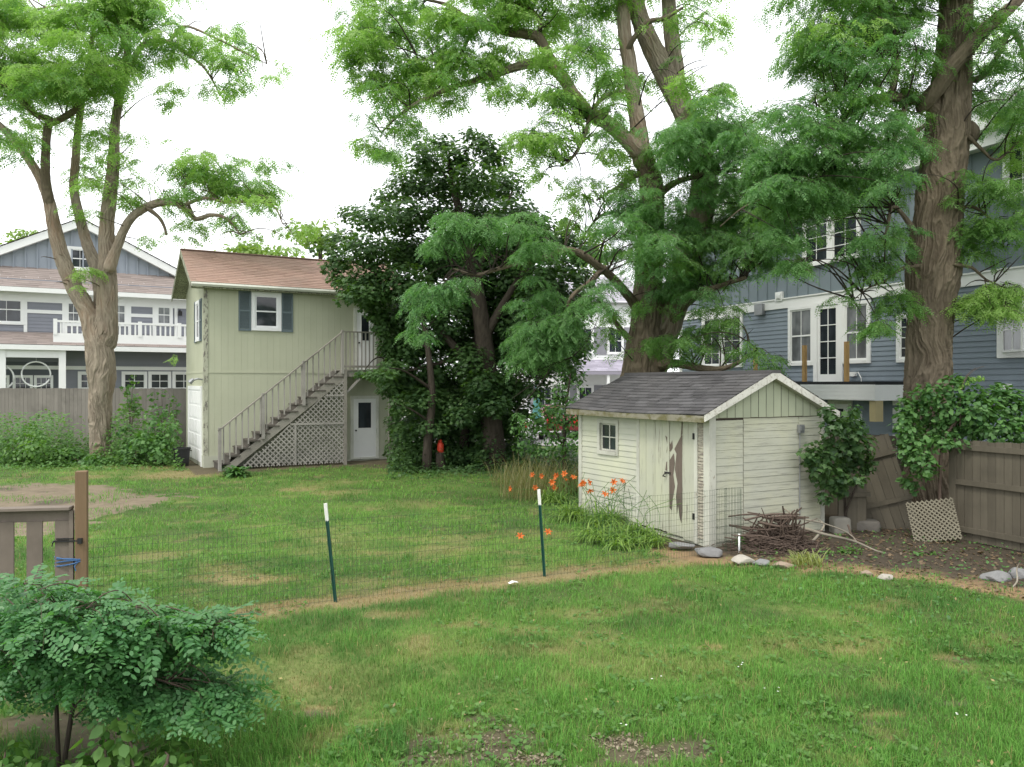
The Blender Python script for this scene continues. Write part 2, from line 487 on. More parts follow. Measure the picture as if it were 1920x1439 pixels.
# ------------------------------------------------------------------ frames of the buildings
GA = Frame(-9.5, 24.6, math.atan2(.492, .870))       # garage: near corner, x along the stair wall
SH = Frame(3.15, 12.7, math.atan2(.4758, .8796))     # shed: near corner, x along the gable wall
BH = Frame(8.68, 21.6, math.atan2(-.913, .408))      # blue house: x along the facade toward the viewer
LH = Frame(-20.1, 38.0, math.atan2(.507, .862))      # grey-blue house at the back left
WH = Frame(1.2, 46.0, math.radians(8))               # white house far behind
RF = Frame(7.45, 13.4, math.atan2(-.913, .408))      # board fence at the right

STAKE1, STAKE2 = gp(629, 1128), gp(1021, 1082)
POST = (-4.43, 8.2)
FENCE_END = (3.32, 12.32)
FLINE = [(-6.6, 7.1), POST, STAKE1, STAKE2, (1.9, 11.45), FENCE_END]

# ------------------------------------------------------------------ ground
def seg_dist(x, y, pts):
    d = np.full(x.shape, 1e9)
    for (ax, ay), (bx, by) in zip(pts[:-1], pts[1:]):
        vx, vy = bx - ax, by - ay; L = vx * vx + vy * vy
        t = np.clip(((x - ax) * vx + (y - ay) * vy) / L, 0, 1)
        d = np.minimum(d, np.hypot(x - ax - t * vx, y - ay - t * vy))
    return d

def in_poly(x, y, poly):
    c = np.zeros(x.shape, bool); n = len(poly)
    for i in range(n):
        (x1, y1), (x2, y2) = poly[i], poly[i - 1]
        if y1 == y2: continue
        k = ((y1 > y) != (y2 > y)) & (x < (x2 - x1) * (y - y1) / (y2 - y1) + x1); c ^= k
    return c

BED_EDGE = [gp(*p) for p in ((1205, 1028), (1290, 1052), (1400, 1062), (1500, 1072), (1620, 1082), (1720, 1092), (1830, 1112), (1960, 1145))]
BED = BED_EDGE + [(9, 9.6), (11, 14), (7, 20), (3.6, 16.5)]
DRIVE = [gp(*p) for p in ((-40, 912), (60, 905), (190, 912), (330, 938), (240, 955), (170, 975), (110, 1000), (-60, 1003))] + [(-16, 15), (-18, 19.5)]
DRY_SPOTS = [(470, 1085, .9, .35, .8), (420, 1070, .5, .4, .5), (850, 1010, .9, .5, .4), (830, 1030, .8, .45, .5), (290, 1045, .6, .5, .5), (560, 918, .7, .7, .7), (700, 1090, .8, .3, .4),
             (330, 890, 1.6, 1.6, .8), (790, 945, .9, .7, .3), (640, 925, .7, .6, .4), (300, 875, 1.2, 1.2, .6), (1010, 1000, .8, .5, .3), (1640, 1210, .4, .15, .5), (1335, 1215, .25, .1, .8), (1480, 1215, .25, .1, .6), (590, 1335, .3, .15, .9),
             (870, 1170, .4, .2, .5), (1000, 1180, .5, .2, .4), (740, 1150, .5, .2, .6), (1240, 1140, .7, .3, .3), (1100, 1150, .8, .25, .35), (1650, 1345, .3, .08, .6), (1780, 1235, .2, .1, .7), (620, 925, .6, .6, .6), (160, 895, 1., .8, .6)]
BARE_SPOTS = [(890, 1385, .55, .30), (850, 1430, .45, .2), (1240, 1420, .5, .24), (1160, 1395, .25, .12), (1000, 1425, .25, .1), (480, 1345, .12, .05), (60, 1360, .55, .35), (120, 1300, .6, .35), (200, 1400, .5, .3), (580, 1340, .22, .08), (1800, 1240, .12, .05), (1790, 1322, .2, .05), (1650, 1362, .2, .05), (905, 1350, .25, .1)]

def masks(x, y):
    n1 = fbm(x * .55, y * .9, 11); n2 = fbm(x * 2.2, y * 2.2, 23); n3 = fbm(x * 7, y * 7, 5, 3)
    dry = sstep(.62, .82, n1) * .3 + sstep(.60, .80, n2) * .38
    bare = sstep(.70, .82, n2 * .6 + n3 * .4) * .5
    d = seg_dist(x, y, FLINE) + (n3 - .5) * .35 + (n2 - .5) * .4
    strip = 1 - sstep(.10, .46, d)
    dry = np.maximum(dry, strip * 1.0); bare = np.maximum(bare, strip * (.08 + .35 * sstep(.45, .7, n3)))
    for px, py, rx, ry, a in DRY_SPOTS:
        cx, cy = gp(px, py); q = np.hypot((x - cx) / rx, (y - cy) / ry) + (n3 - .5) * .9
        dry = np.maximum(dry, a * (1 - sstep(.35, 1.1, q)))
    for px, py, rx, ry in BARE_SPOTS:
        cx, cy = gp(px, py); q = np.hypot((x - cx) / rx, (y - cy) / ry) + (n3 - .5) * 1.3 + (n2 - .5)
        bare = np.maximum(bare, (1 - sstep(.5, 1.1, q)) * (.85 + .15 * n3))
    de = seg_dist(x, y, BED_EDGE) + (n2 - .5) * .4
    inb = in_poly(x, y, BED)
    bed = np.where(inb, sstep(.0, .15, de), 0.0)
    straw = np.where(inb, 1 - sstep(.35, .9, de + (n3 - .5) * .8), 0)
    # earth along the lattice and under the maple
    lx, ly = (x - GA.o[0]) * GA.ax[0] + (y - GA.o[1]) * GA.ax[1], (x - GA.o[0]) * GA.ay[0] + (y - GA.o[1]) * GA.ay[1]
    bed2 = sstep(-1.9, -1.3, ly + (n2 - .5) * 1.0) * (lx > -.5) * (lx < 8)
    under = 1 - sstep(.7, 1.15, np.hypot((x + .6) / 4.6, (y - 25.8) / 2.6) + (n2 - .5) * .5)
    bare = np.maximum(bare, np.maximum(bed2 * .9, under))
    drv = in_poly(x + (n2 - .5) * 1.6, y + (n3 - .5) * 1.1 + (n2 - .5) * .8, DRIVE).astype(float)
    return dict(dry=np.clip(dry, 0, 1), bare=np.clip(bare, 0, 1), bed=bed, straw=straw, drv=drv, n1=n1, n2=n2, n3=n3)

def ground_z(x, y):
    return (fbm(x * .35, y * .35, 3, 3) - .5) * .10 * np.clip(1.4 - np.abs(y - 14) / 22, .15, 1) + (fbm(x * 2.5, y * 2.5, 9, 3) - .5) * .03

def lerp(a, b, t): return a + (b - a) * t[:, None]

def axis(lo, hi, flo, fhi, fine, grow=1.35):
    a = list(np.arange(flo, fhi, fine)); s = fine
    x = flo
    L = []
    while x > lo: s *= grow; x -= s; L.append(x)
    s = fine; x = a[-1]; Rr = []
    while x < hi: s *= grow; x += s; Rr.append(x)
    return np.array(L[::-1] + a + Rr)

gx, gy = axis(-400, 400, -17, 13, .075), axis(-60, 900, 3.0, 27, .075)
GX, GY = np.meshgrid(gx, gy)
x, y = GX.ravel(), GY.ravel()
mk = masks(x, y)
col = np.tile(np.array([[.062, .095, .026]]), (len(x), 1))
col = lerp(col, np.array([.085, .14, .03]), sstep(.35, .7, mk['n1']))
col = lerp(col, np.array([.27, .215, .105]), mk['dry'] * .85)
col = lerp(col, np.array([.092, .072, .050]), mk['bare'] * .95)
col = lerp(col, np.array([.062, .050, .036]), mk['bed'])
col = lerp(col, np.array([.27, .185, .10]), mk['straw'] * mk['bed'] * .9)
col = lerp(col, np.array([.185, .145, .105]), mk['drv'] * .92); col = lerp(col, np.array([.085, .07, .055]), mk['drv'] * sstep(.55, .7, fbm(x * .8 + 4, y * 1.6, 91)) * .8)
col *= (.75 + .5 * mk['n3'])[:, None]
ny, nx = GX.shape
idx = np.arange(nx * ny).reshape(ny, nx)
quads = np.stack([idx[:-1, :-1], idx[:-1, 1:], idx[1:, 1:], idx[1:, :-1]], -1).reshape(-1, 4)
g = mesh_np('ground', np.stack([x, y, ground_z(x, y)], 1), quads, MT['ground'], smooth=True, tint=col)
tag(g, 'back yard ground of patchy lawn, dry strips and bare earth', 'ground', kind='structure')

def grass_ribbons(n, yr, power, hgt, wid, seed, sel=None):
    r = np.random.default_rng(seed)
    u = r.random(n); a, b = yr; e = 1 - power
    y = (a ** e + u * (b ** e - a ** e)) ** (1 / e)
    x = (r.random(n) * 2 - 1) * (y * .68 + 2.6)
    m = masks(x, y)
    keep = r.random(n) > np.clip(m['bare'] * 1.05 + m['bed'] * (1.02 - .25 * m['straw']) + m['drv'] * (.5 + .6 * sstep(.35, .6, m['n1'])), 0, 1)
    lx, ly = SH.loc(x, y); keep &= ~((lx > -.02) & (lx < 2.7) & (ly > -.02) & (ly < 3.8))
    lx, ly = GA.loc(x, y); keep &= ~((lx > -.5) & (ly > -1.3))
    x, y = x[keep], y[keep]; m = {k: v[keep] for k, v in m.items()}; n = len(x)
    th = r.random(n) * 2 * np.pi
    clump = fbm(x * 2.6, y * 2.6, 41, 4); clump = np.clip((clump - .5) * 2.2 + .5, 0, 1)
    L = hgt * (.40 + .85 * r.random(n) ** 1.5) * (.55 + .95 * clump) * (1 - .45 * m['dry'])
    tilt = .15 + .75 * r.random(n)
    dx, dy = np.cos(th), np.sin(th)
    w = wid * np.maximum(1, y / 9.0) * (.7 + .6 * r.random(n))
    base = np.stack([x, y, ground_z(x, y) - .006], 1)
    d = np.stack([dx, dy, np.zeros(n)], 1); s = np.stack([-dy, dx, np.zeros(n)], 1) * w[:, None] * .5
    up = np.array([0, 0, 1.0])
    p1 = base + d * (L * tilt * .28)[:, None] + up * (L * .55)[:, None]
    p2 = base + d * (L * tilt)[:, None] + up * (L * (1 - .35 * tilt))[:, None]
    V = np.stack([base - s, base + s, p1 + s * .8, p1 - s * .8, p2], 1)
    green = lerp(np.tile(np.array([[.092, .25, .042]]), (n, 1)), np.array([.20, .39, .07]), np.clip(r.random(n) * .8 * (.3 + m['n1']) + .3 * sstep(9, 14, y), 0, 1))
    green = lerp(green, np.array([.05, .155, .035]), sstep(.45, .7, fbm(x * 1.4 + 9, y * 1.4, 131, 4)) * .6)
    straw = lerp(np.tile(np.array([[.33, .26, .12]]), (n, 1)), np.array([.44, .28, .15]), r.random(n))
    c = lerp(green, straw, np.clip(m['dry'] * (.45 + .75 * r.random(n)) + (r.random(n) < .05) * .6, 0, 1))
    return V, np.repeat(c, 5, 0)

def grass_obj(name, V, c, label):
    n = len(V); i = np.arange(n)[:, None] * 5
    me = bpy.data.meshes.new(name)
    me.vertices.add(n * 5); me.vertices.foreach_set('co', V.astype(np.float32).ravel())
    lo = np.concatenate([i + np.array([0, 1, 2, 3]), i + np.array([3, 2, 4])], 1).astype(np.int32)
    me.loops.add(n * 7); me.polygons.add(n * 2)
    me.loops.foreach_set('vertex_index', lo.ravel())
    st = np.stack([np.arange(n) * 7, np.arange(n) * 7 + 4], 1).astype(np.int32)
    me.polygons.foreach_set('loop_start', st.ravel()); me.polygons.foreach_set('loop_total', np.tile(np.array([4, 3], np.int32), n))
    me.update(calc_edges=True)
    ca = me.color_attributes.new('tint', 'FLOAT_COLOR', 'POINT')
    t = np.ones((n * 5, 4), np.float32); t[:, :3] = c; ca.data.foreach_set('color', t.ravel())
    return tag(link(name, me, MT['grass']), label, 'grass', kind='stuff')

V, c = grass_ribbons(540000, (4.6, 29), 1.55, .085, .0048, 101)
grass_obj('lawn_grass', V, c, 'short patchy green lawn grass with dry straw coloured spots')

# ------------------------------------------------------------------ generic foliage in numpy
def ribbons(P, D, L, W, rise, droop, nseg=5, r=R, fold=0.0):
    """arching strap leaves. P (n,3) base, D (n,2) heading, L, W, rise, droop (n,) -> V, F"""
    n = len(P); t = np.linspace(0, 1, nseg + 1)[None, :]
    hx = L[:, None] * (t * (1 - rise[:, None]) + .35 * rise[:, None] * t * t)
    hz = L[:, None] * (rise[:, None] * t - droop[:, None] * t * t)
    pts = np.stack([P[:, 0:1] + D[:, 0:1] * hx, P[:, 1:2] + D[:, 1:2] * hx, P[:, 2:3] + hz], -1)
    w = W[:, None] * np.sqrt(np.clip(1 - t ** 2.2, 0.0, 1)) * np.minimum(1, .55 + t * 2) * .5
    s = np.stack([-D[:, 1], D[:, 0], np.zeros(n)], -1)[:, None, :] * w[..., None]
    V = np.stack([pts - s, pts + s], 2).reshape(n, -1, 3)
    k = np.arange(nseg)[:, None] * 2 + np.array([[0, 1, 3, 2]])
    Fc = (np.arange(n)[:, None, None] * (2 * (nseg + 1)) + k[None]).reshape(-1, 4)
    return V.reshape(-1, 3), Fc

def cat(parts):
    V, Fc, n = [], [], 0
    for v, f in parts: V.append(v); Fc.append(f + n); n += len(v)
    return np.concatenate(V), np.concatenate(Fc)

LEAF = {
    'lance': np.array([[0, 0], [.5, .24], [1, 0], [.5, -.24]]),
    'ovate': np.array([[0, 0], [.22, .30], [.62, .30], [1, 0], [.62, -.30], [.22, -.30]]),
    'maple': np.array([[0, 0], [-.06, .34], [.30, .30], [.42, .62], [.62, .24], [1.0, 0], [.62, -.24], [.42, -.62], [.30, -.30], [-.06, -.34]]),
    'ivy': np.array([[0, 0], [.0, .42], [.40, .40], [.62, .30], [1, 0], [.62, -.30], [.40, -.40], [.0, -.42]]),
}
def leaves(P, N, A, S, shape='ovate', cup=.12):
    """P pos, N normals, A rough axis, S size"""
    a = norm(A - N * (A * N).sum(-1, keepdims=True)); b = np.cross(N, a)
    sh = LEAF[shape]
    q = P[:, None] + (a[:, None] * sh[None, :, 0, None] + b[:, None] * sh[None, :, 1, None]) * S[:, None, None]
    q = q - N[:, None] * (S[:, None] * cup * (sh[None, :, 0] ** 2 + 2 * np.abs(sh[None, :, 1])))[..., None]
    return q

def fronds(P, D, S, L, pairs=6, lw=.42, ll=.2, oval=False):
    """compound leaves: leaflets on both sides of a drooping rachis. P base, D heading, S side, L length"""
    n = len(P); out = []
    Nn = norm(np.cross(D, S))
    Nn *= np.sign(Nn[:, 2:3] + 1e-6)
    for k in range(pairs + 1):
        t = (k + .8) / (pairs + .8)
        c = P + D * (L * t)[:, None]; c[:, 2] -= L * .22 * t * t
        prof = (1.0 - .45 * (2 * t - 1.0) ** 2)
        for sd in ((1, -1) if k < pairs else (0,)):
            dr = norm(D * (.45 if sd else 1) + S * sd * .9 - Nn * R.uniform(.0, .55, (n, 1)) + R.normal(0, .14, (n, 3)))
            l = L * ll * prof * R.uniform(.8, 1.2, n); wv = norm(np.cross(Nn + R.normal(0, .25, (n, 3)), dr)) * (l * lw)[:, None]
            m = c + dr * (l * .5)[:, None]
            if oval:
                a1, a2 = c + dr * (l * .28)[:, None], c + dr * (l * .72)[:, None]
                out.append(np.stack([c, a1 + wv * .48, a2 + wv * .48, c + dr * l[:, None], a2 - wv * .48, a1 - wv * .48], 1))
            else: out.append(np.stack([c, m + wv * .5, c + dr * l[:, None], m - wv * .5], 1))
    return np.concatenate(out)

MULT = 7.6; GAPS = .36
def locust_cluster(c, rad, dens, L=.27, pairs=6, lean=(0, 0), ll=.2, lw=.42, droop=.95, oval=False, gaps=None):
    """twigs arching out of a clump, each hung with compound leaves"""
    rad = np.asarray(rad); nt = max(3, int(MULT * dens * (rad[0] * rad[1] + rad[0] * rad[2] + rad[1] * rad[2])))
    u = norm(R.normal(0, 1, (nt, 3))) * (R.random((nt, 1)) ** .42)
    s = c + u * rad * np.array([.92, .92, .85])
    gaps = GAPS if gaps is None else gaps
    if gaps:
        k = vn(s[:, 0] * 1.5 + s[:, 1] * .8 + 50, s[:, 2] * 1.8 + s[:, 1] * .6 + 50, 61) > gaps; u, s = u[k], s[k]; nt = len(s)
    az = np.arctan2(u[:, 1], u[:, 0]) + R.normal(0, .7, nt)
    h = np.stack([np.cos(az) + lean[0], np.sin(az) + lean[1], np.full(nt, .12)], 1); h = norm(h)
    tl = R.uniform(.3, .85, nt) * min(1.0, rad.min() * 1.6 + .35)
    out = []; tw = []
    nf = 7
    for j in range(nf):
        t = (j + .5) / nf
        p = s + h * (tl * t)[:, None]; p[:, 2] -= tl * .5 * t * t
        d0 = h.copy(); d0[:, 2] -= .9 * t * droop; d0 = norm(d0)
        sd = norm(np.cross(d0, np.array([0, 0, 1.0])))
        sg = 1 if j % 2 else -1
        D = norm(d0 * .6 + sd * sg * R.uniform(.5, 1.1, (nt, 1)) + np.array([0, 0, -.45 * droop]) + R.normal(0, .25, (nt, 3)))
        S = norm(np.cross(D, np.array([0, 0, 1.0]) + R.normal(0, .4, (nt, 3))))
        out.append(fronds(p, D, S, L * R.uniform(.7, 1.15, nt), pairs, lw, ll, oval))
    e = s + h * tl[:, None]; e[:, 2] -= tl * .5
    return np.concatenate(out), s, e

def resample(pts, step):
    """Catmull-Rom through (x,y,z,r)"""
    p = np.asarray(pts, float)
    q = np.vstack([2 * p[0] - p[1], p, 2 * p[-1] - p[-2]])
    out = []
    for i in range(1, len(q) - 2):
        n = max(2, int(np.linalg.norm(q[i + 1, :3] - q[i, :3]) / step))
        t = np.linspace(0, 1, n, endpoint=False)[:, None]
        a, b, c, d = q[i - 1], q[i], q[i + 1], q[i + 2]
        out.append(.5 * ((2 * b) + (c - a) * t + (2 * a - 5 * b + 4 * c - d) * t ** 2 + (3 * b - a - 3 * c + d) * t ** 3))
    out.append(p[-1:])
    o = np.concatenate(out); o[:, 3] = np.maximum(o[:, 3], .004); return o

def limb(pts, step=.08, nseg=12, bark=0.0, seed=0, K=None, lump=0.0):
    """tapered limb skin along (x,y,z,r); bark > 0 cuts furrows of that depth"""
    c = resample(pts, step); m = len(c)
    d = norm(np.gradient(c[:, :3], axis=0))
    A = np.zeros((m, 3)); a = np.cross(d[0], [0.2, 1, 0.1]); a /= np.linalg.norm(a)
    for i in range(m):
        a = a - d[i] * a.dot(d[i]); a /= max(np.linalg.norm(a), 1e-9); A[i] = a
    B = np.cross(d, A)
    th = np.linspace(0, 2 * np.pi, nseg, endpoint=False)
    s = np.concatenate([[0], np.cumsum(np.linalg.norm(np.diff(c[:, :3], axis=0), axis=1))])
    TH, SS = np.meshgrid(th, s); rr = np.repeat(c[:, 3:4], nseg, 1); limb.crest = np.zeros((m, nseg))
    if bark:
        K = K or 16
        u = TH / (2 * np.pi) * K
        u2 = u + (vn(SS * 1.6, u * 0 + 3, seed + 5) - .5) * 1.6 + (vn(TH / (2 * np.pi) * 4, SS * 1.2, seed + 9, 4) - .5) * 1.5 + (vn(TH / (2 * np.pi) * 12, SS * 3.2, seed + 8, 12) - .5) * 1.3
        q1 = vn(np.mod(u2, K), SS * 1.15, seed, K); q2 = vn(np.mod(u2 * 2 + 3, 2 * K), SS * 2.3, seed + 1, 2 * K)
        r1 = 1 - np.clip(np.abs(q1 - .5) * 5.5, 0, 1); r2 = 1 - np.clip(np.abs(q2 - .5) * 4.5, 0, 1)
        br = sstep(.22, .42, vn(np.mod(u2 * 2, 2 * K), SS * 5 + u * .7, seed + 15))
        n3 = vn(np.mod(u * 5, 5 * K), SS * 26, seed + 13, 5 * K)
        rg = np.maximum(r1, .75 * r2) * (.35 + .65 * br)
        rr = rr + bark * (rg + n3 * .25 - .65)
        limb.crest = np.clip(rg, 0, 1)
        rr = rr * (1 + (vn(TH / (2 * np.pi) * 4, SS * .7, seed + 3, 4) - .5) * (.12 + lump))
        if lump: rr = rr * (1 + lump * (vn(TH / (2 * np.pi) * 6, SS * 2.2, seed + 7, 6) - .4))
    V = c[:, None, :3] + (A[:, None] * np.cos(th)[None, :, None] + B[:, None] * np.sin(th)[None, :, None]) * rr[..., None]
    i = np.arange(m - 1)[:, None] * nseg; k = np.arange(nseg)[None]
    Fc = np.stack([i + k, i + (k + 1) % nseg, i + nseg + (k + 1) % nseg, i + nseg + k], -1).reshape(-1, 4)
    return V.reshape(-1, 3), Fc

def path(Y, pts):
    """(px, py, r[, Y]) -> (x,y,z,r)"""
    return [tuple(P3(p[0], p[1], p[3] if len(p) > 3 else Y)) + (p[2],) for p in pts]

def twig_paths(centres, skel, r0=.028, sag=.1):
    """thin branches from the nearest skeleton point to each clump"""
    sk = np.concatenate([resample(s, .15)[:, :3] for s in skel])
    out = []
    for c in centres:
        dd = np.linalg.norm(sk - c, axis=1) + 1.2 * np.maximum(0, sk[:, 2] - c[2])
        a = sk[np.argmin(dd * R.uniform(.6, 1.5, len(dd)))]; L = np.linalg.norm(c - a)
        if L < .15 or L > 2.2: continue
        side = R.normal(0, .09, 3) * L
        out.append([tuple(a) + (r0 * min(1.6, .5 + L / 2),), tuple(a + (c - a) * .35 + side + [0, 0, .12 * L]) + (r0 * .8,), tuple(a + (c - a) * .7 + side * .8 + [0, 0, .1 * L]) + (r0 * .5,), tuple(c) + (r0 * .25,)])
    return out

def twig_mesh(name, m, parent, base, paths, extra=None):
    parts = [limb(p, .18, 6) for p in paths]
    if extra is not None:
        s, e = extra; n = len(s); mid = (s + e) / 2 + np.array([0, 0, .05])
        w = .004
        for off in (np.array([w, 0, 0]), np.array([0, w, w])):
            V = np.stack([s - off, s + off, mid + off * .8, mid - off * .8, e], 1).reshape(-1, 3)
            i = np.arange(n)[:, None] * 5
            parts.append((V, np.concatenate([i + np.array([0, 1, 2, 3]), i + np.array([3, 2, 4, 4])]).astype(int)))
        parts = [(v, f) for v, f in parts]
    V, Fc = cat(parts)
    bad = Fc[:, 2] == Fc[:, 3]
    Fc = Fc.copy(); 
    if bad.any():
        # degenerate quads become thin real quads
        Fc = Fc[~bad]
    return mesh_np(name, V, Fc, m, parent, base=base, smooth=True)

# ------------------------------------------------------------------ joinery helpers
def window(parent, T, u0, u1, z0, z1, o=0.0, fw=.09, proud=.04, nx=2, nz=2, frame_m=None, pane_m=None, rail=True, recess=.0, muntin=.018, name='window', label=None, sash=.045):
    """casing and sash as one mesh with its glass as a child"""
    m = MB(T); p = o + proud
    m.box(u0, u0 + fw, o, p, z0, z1); m.box(u1 - fw, u1, o, p, z0, z1)
    m.box(u0 + fw, u1 - fw, o, p - .002, z1 - fw, z1); m.box(u0 + fw, u1 - fw, o, p + .008, z0, z0 + fw)
    a, b, c, d = u0 + fw, u1 - fw, z0 + fw, z1 - fw
    q = o + .012 - recess; s = q + .014
    m.box(a, a + sash, o - recess, s, c, d); m.box(b - sash, b, o - recess, s, c, d)
    m.box(a + sash, b - sash, o - recess, s - .001, d - sash, d); m.box(a + sash, b - sash, o - recess, s - .001, c, c + sash)
    if recess:
        m.box(a - .012, a, o - recess, o, c, d); m.box(b, b + .012, o - recess, o, c, d)
        m.box(a, b, o - recess, o, c - .012, c); m.box(a, b, o - recess, o, d, d + .012)
    if rail: mz = (c + d) / 2; m.box(a + sash, b - sash, o - recess, s + .004, mz - .022, mz + .022)
    for i in range(1, nx):
        x = a + (b - a) * i / nx; m.box(x - muntin / 2, x + muntin / 2, q, s - .002, c + sash, d - sash)
    for i in range(1, nz):
        if rail and i * 2 == nz: continue
        z = c + (d - c) * i / nz; m.box(a + sash, b - sash, q, s - .003, z - muntin / 2, z + muntin / 2)
    w = m.build(name, frame_m or MT['white_vinyl'], parent, label)
    g = MB(T); g.quad((a + .01, q + .003, c + .01), (b - .01, q + .003, c + .01), (b - .01, q + .003, d - .01), (a + .01, q + .003, d - .01))
    g.build('pane', pane_m or MT['glass'], w)
    return w

def clip_line(p, d, poly):
    """part of the line p + t d inside a convex polygon (counter-clockwise)"""
    t0, t1 = -1e9, 1e9
    for i in range(len(poly)):
        ax, ay = poly[i]; bx, by = poly[(i + 1) % len(poly)]
        nx_, ny_ = -(by - ay), bx - ax
        num = (p[0] - ax) * nx_ + (p[1] - ay) * ny_; den = d[0] * nx_ + d[1] * ny_
        if abs(den) < 1e-9:
            if num < 0: return None
            continue
        t = -num / den
        if den > 0: t0 = max(t0, t)
        else: t1 = min(t1, t)
    return (t0, t1) if t1 > t0 + .02 else None

def lattice(mb, poly, o, sp=.118, w=.042, th=.008):
    cx = sum(p[0] for p in poly) / len(poly); cz = sum(p[1] for p in poly) / len(poly)
    for k, (d, n) in enumerate((((.7071, .7071), (-.7071, .7071)), ((-.7071, .7071), (.7071, .7071)))):
        for i in range(-90, 91):
            p = (cx + n[0] * sp * i, cz + n[1] * sp * i); r = clip_line(p, d, poly)
            if r:
                a, b = [(p[0] + d[0] * t, p[1] + d[1] * t) for t in r]
                oo = o + k * (th + .001)
                mb.add([(a[0] - n[0] * w / 2, oo, a[1] - n[1] * w / 2), (b[0] - n[0] * w / 2, oo, b[1] - n[1] * w / 2), (b[0] + n[0] * w / 2, oo, b[1] + n[1] * w / 2), (a[0] + n[0] * w / 2, oo, a[1] + n[1] * w / 2),
                        (a[0] - n[0] * w / 2, oo + th, a[1] - n[1] * w / 2), (b[0] - n[0] * w / 2, oo + th, b[1] - n[1] * w / 2), (b[0] + n[0] * w / 2, oo + th, b[1] + n[1] * w / 2), (a[0] + n[0] * w / 2, oo + th, a[1] + n[1] * w / 2)],
                       [(0, 1, 2, 3), (4, 5, 6, 7), (0, 1, 5, 4), (3, 2, 6, 7)])

# ------------------------------------------------------------------ two-storey garage
LG, WG = 6.45, 4.1
def groof(y): return 5.70 + .55 * (y + .3)
gar = thing('garage', 'pale sage two-storey garage with a rust coloured shingle roof and outside stairs', 'garage', GA.w(0, 0), GA.ang)
m = MB()
m.prism([(0, 0.35), (WG, 0.35), (WG, groof(0) - .14), (WG / 2, groof(WG / 2) - .14), (0, groof(0) - .14)], 0, LG)
m.v = [(p[1], p[0], p[2]) for p in m.v]
# vertical grooves of plywood siding on the two visible walls
for i in range(int(LG / .2)):
    u = .1 + i * .2
    m.box(u, u + .195, -.007, 0, 2.98, groof(0) - .2); m.box(u, u + .195, -.007, 0, .36, 2.94)
for i in range(int(WG / .2)):
    v = .04 + i * .2
    zt = groof(min(v, WG - v - .19)) - .2
    m.box(-.010, 0, v, v + .19, 2.98, zt)
    if v < .4 or v > 3.3: m.box(-.010, 0, v, v + .19, .36, 2.94)
    else: m.box(-.010, 0, v, v + .19, 2.45, 2.94)
m.build('wall', MT['garage_wall'], gar)
m = MB(); m.box(-.03, LG + .02, -.03, WG + .03, -.2, .36); m.build('foundation', MT['foundation'], gar)
m = MB(); m.box(-.013, LG, -.022, 0, 2.93, 2.985); m.box(-.022, 0, -.022, WG, 2.93, 2.984); m.build('belt_seam', MT['garage_wall'], gar)
m = MB(); m.box(-.028, .10, -.028, 0, .36, groof(0) - .2); m.box(-.028, 0, 0, .10, .36, groof(0) - .2); m.build('corner_board', weathered('peeling_corner', (.43, .44, .34), (.16, .15, .13), .50, .58, (6, 6, 2.5), 1.8, .8, .1), gar)
# roof: deck, shingles, rake boards, gutter
rf = MB()
for sgn in (0, 1):
    pts = [(-.3, groof(-.3)), (WG / 2, groof(WG / 2)), (WG / 2, groof(WG / 2) - .10), (-.3, groof(-.3) - .10)]
    if sgn: pts = [(WG - a, b) for a, b in pts]
    k = len(rf.v); rf.prism(pts, -.42, LG + .35); rf.v[k:] = [(p[1], p[0], p[2]) for p in rf.v[k:]]
roof = rf.build('roof', MT['garage_trim'], gar)
s = MB()
shingles(s, -.45, LG + .38, lambda u: (u, -.33, groof(-.33) + .012), lambda u: (u, WG / 2, groof(WG / 2) + .012), .32, .14)
shingles(s, -.45, LG + .38, lambda u: (u, WG + .33, groof(-.33) + .012), lambda u: (u, WG / 2, groof(WG / 2) + .012), .32, .14)
s.box(-.45, LG + .38, WG / 2 - .11, WG / 2 + .11, groof(WG / 2) + .005, groof(WG / 2) + .035)
s.build('shingles', MT['red_roof'], roof)
m = MB()
for sgn in (0, 1):
    pts = [(-.34, groof(-.34) + .02), (WG / 2, groof(WG / 2) + .02), (WG / 2, groof(WG / 2) - .17), (-.34, groof(-.34) - .17)]
    if sgn: pts = [(WG - a, b) for a, b in pts]
    k = len(m.v); m.prism(pts, -.45, -.422); m.v[k:] = [(p[1], p[0], p[2]) for p in m.v[k:]]
m.build('rake_board', MT['garage_trim'], roof)
m = MB()
gz = groof(-.33)
m.add([(-.43, -.42, gz - .005), (-.43, -.44, gz - .06), (-.43, -.40, gz - .12), (-.43, -.335, gz - .12), (-.43, -.335, gz - .005),
       (LG + .36, -.42, gz - .005), (LG + .36, -.44, gz - .06), (LG + .36, -.40, gz - .12), (LG + .36, -.335, gz - .12), (LG + .36, -.335, gz - .005)],
      [(0, 1, 2, 3, 4), (9, 8, 7, 6, 5), (0, 5, 6, 1), (1, 6, 7, 2), (2, 7, 8, 3), (0, 4, 9, 5)])
m.build('gutter', MT['offwhite'], roof)
m = MB(); m.box(-.42, LG + .35, -.30, -.02, gz - .16, gz - .13); m.build('soffit', MT['garage_trim'], roof)
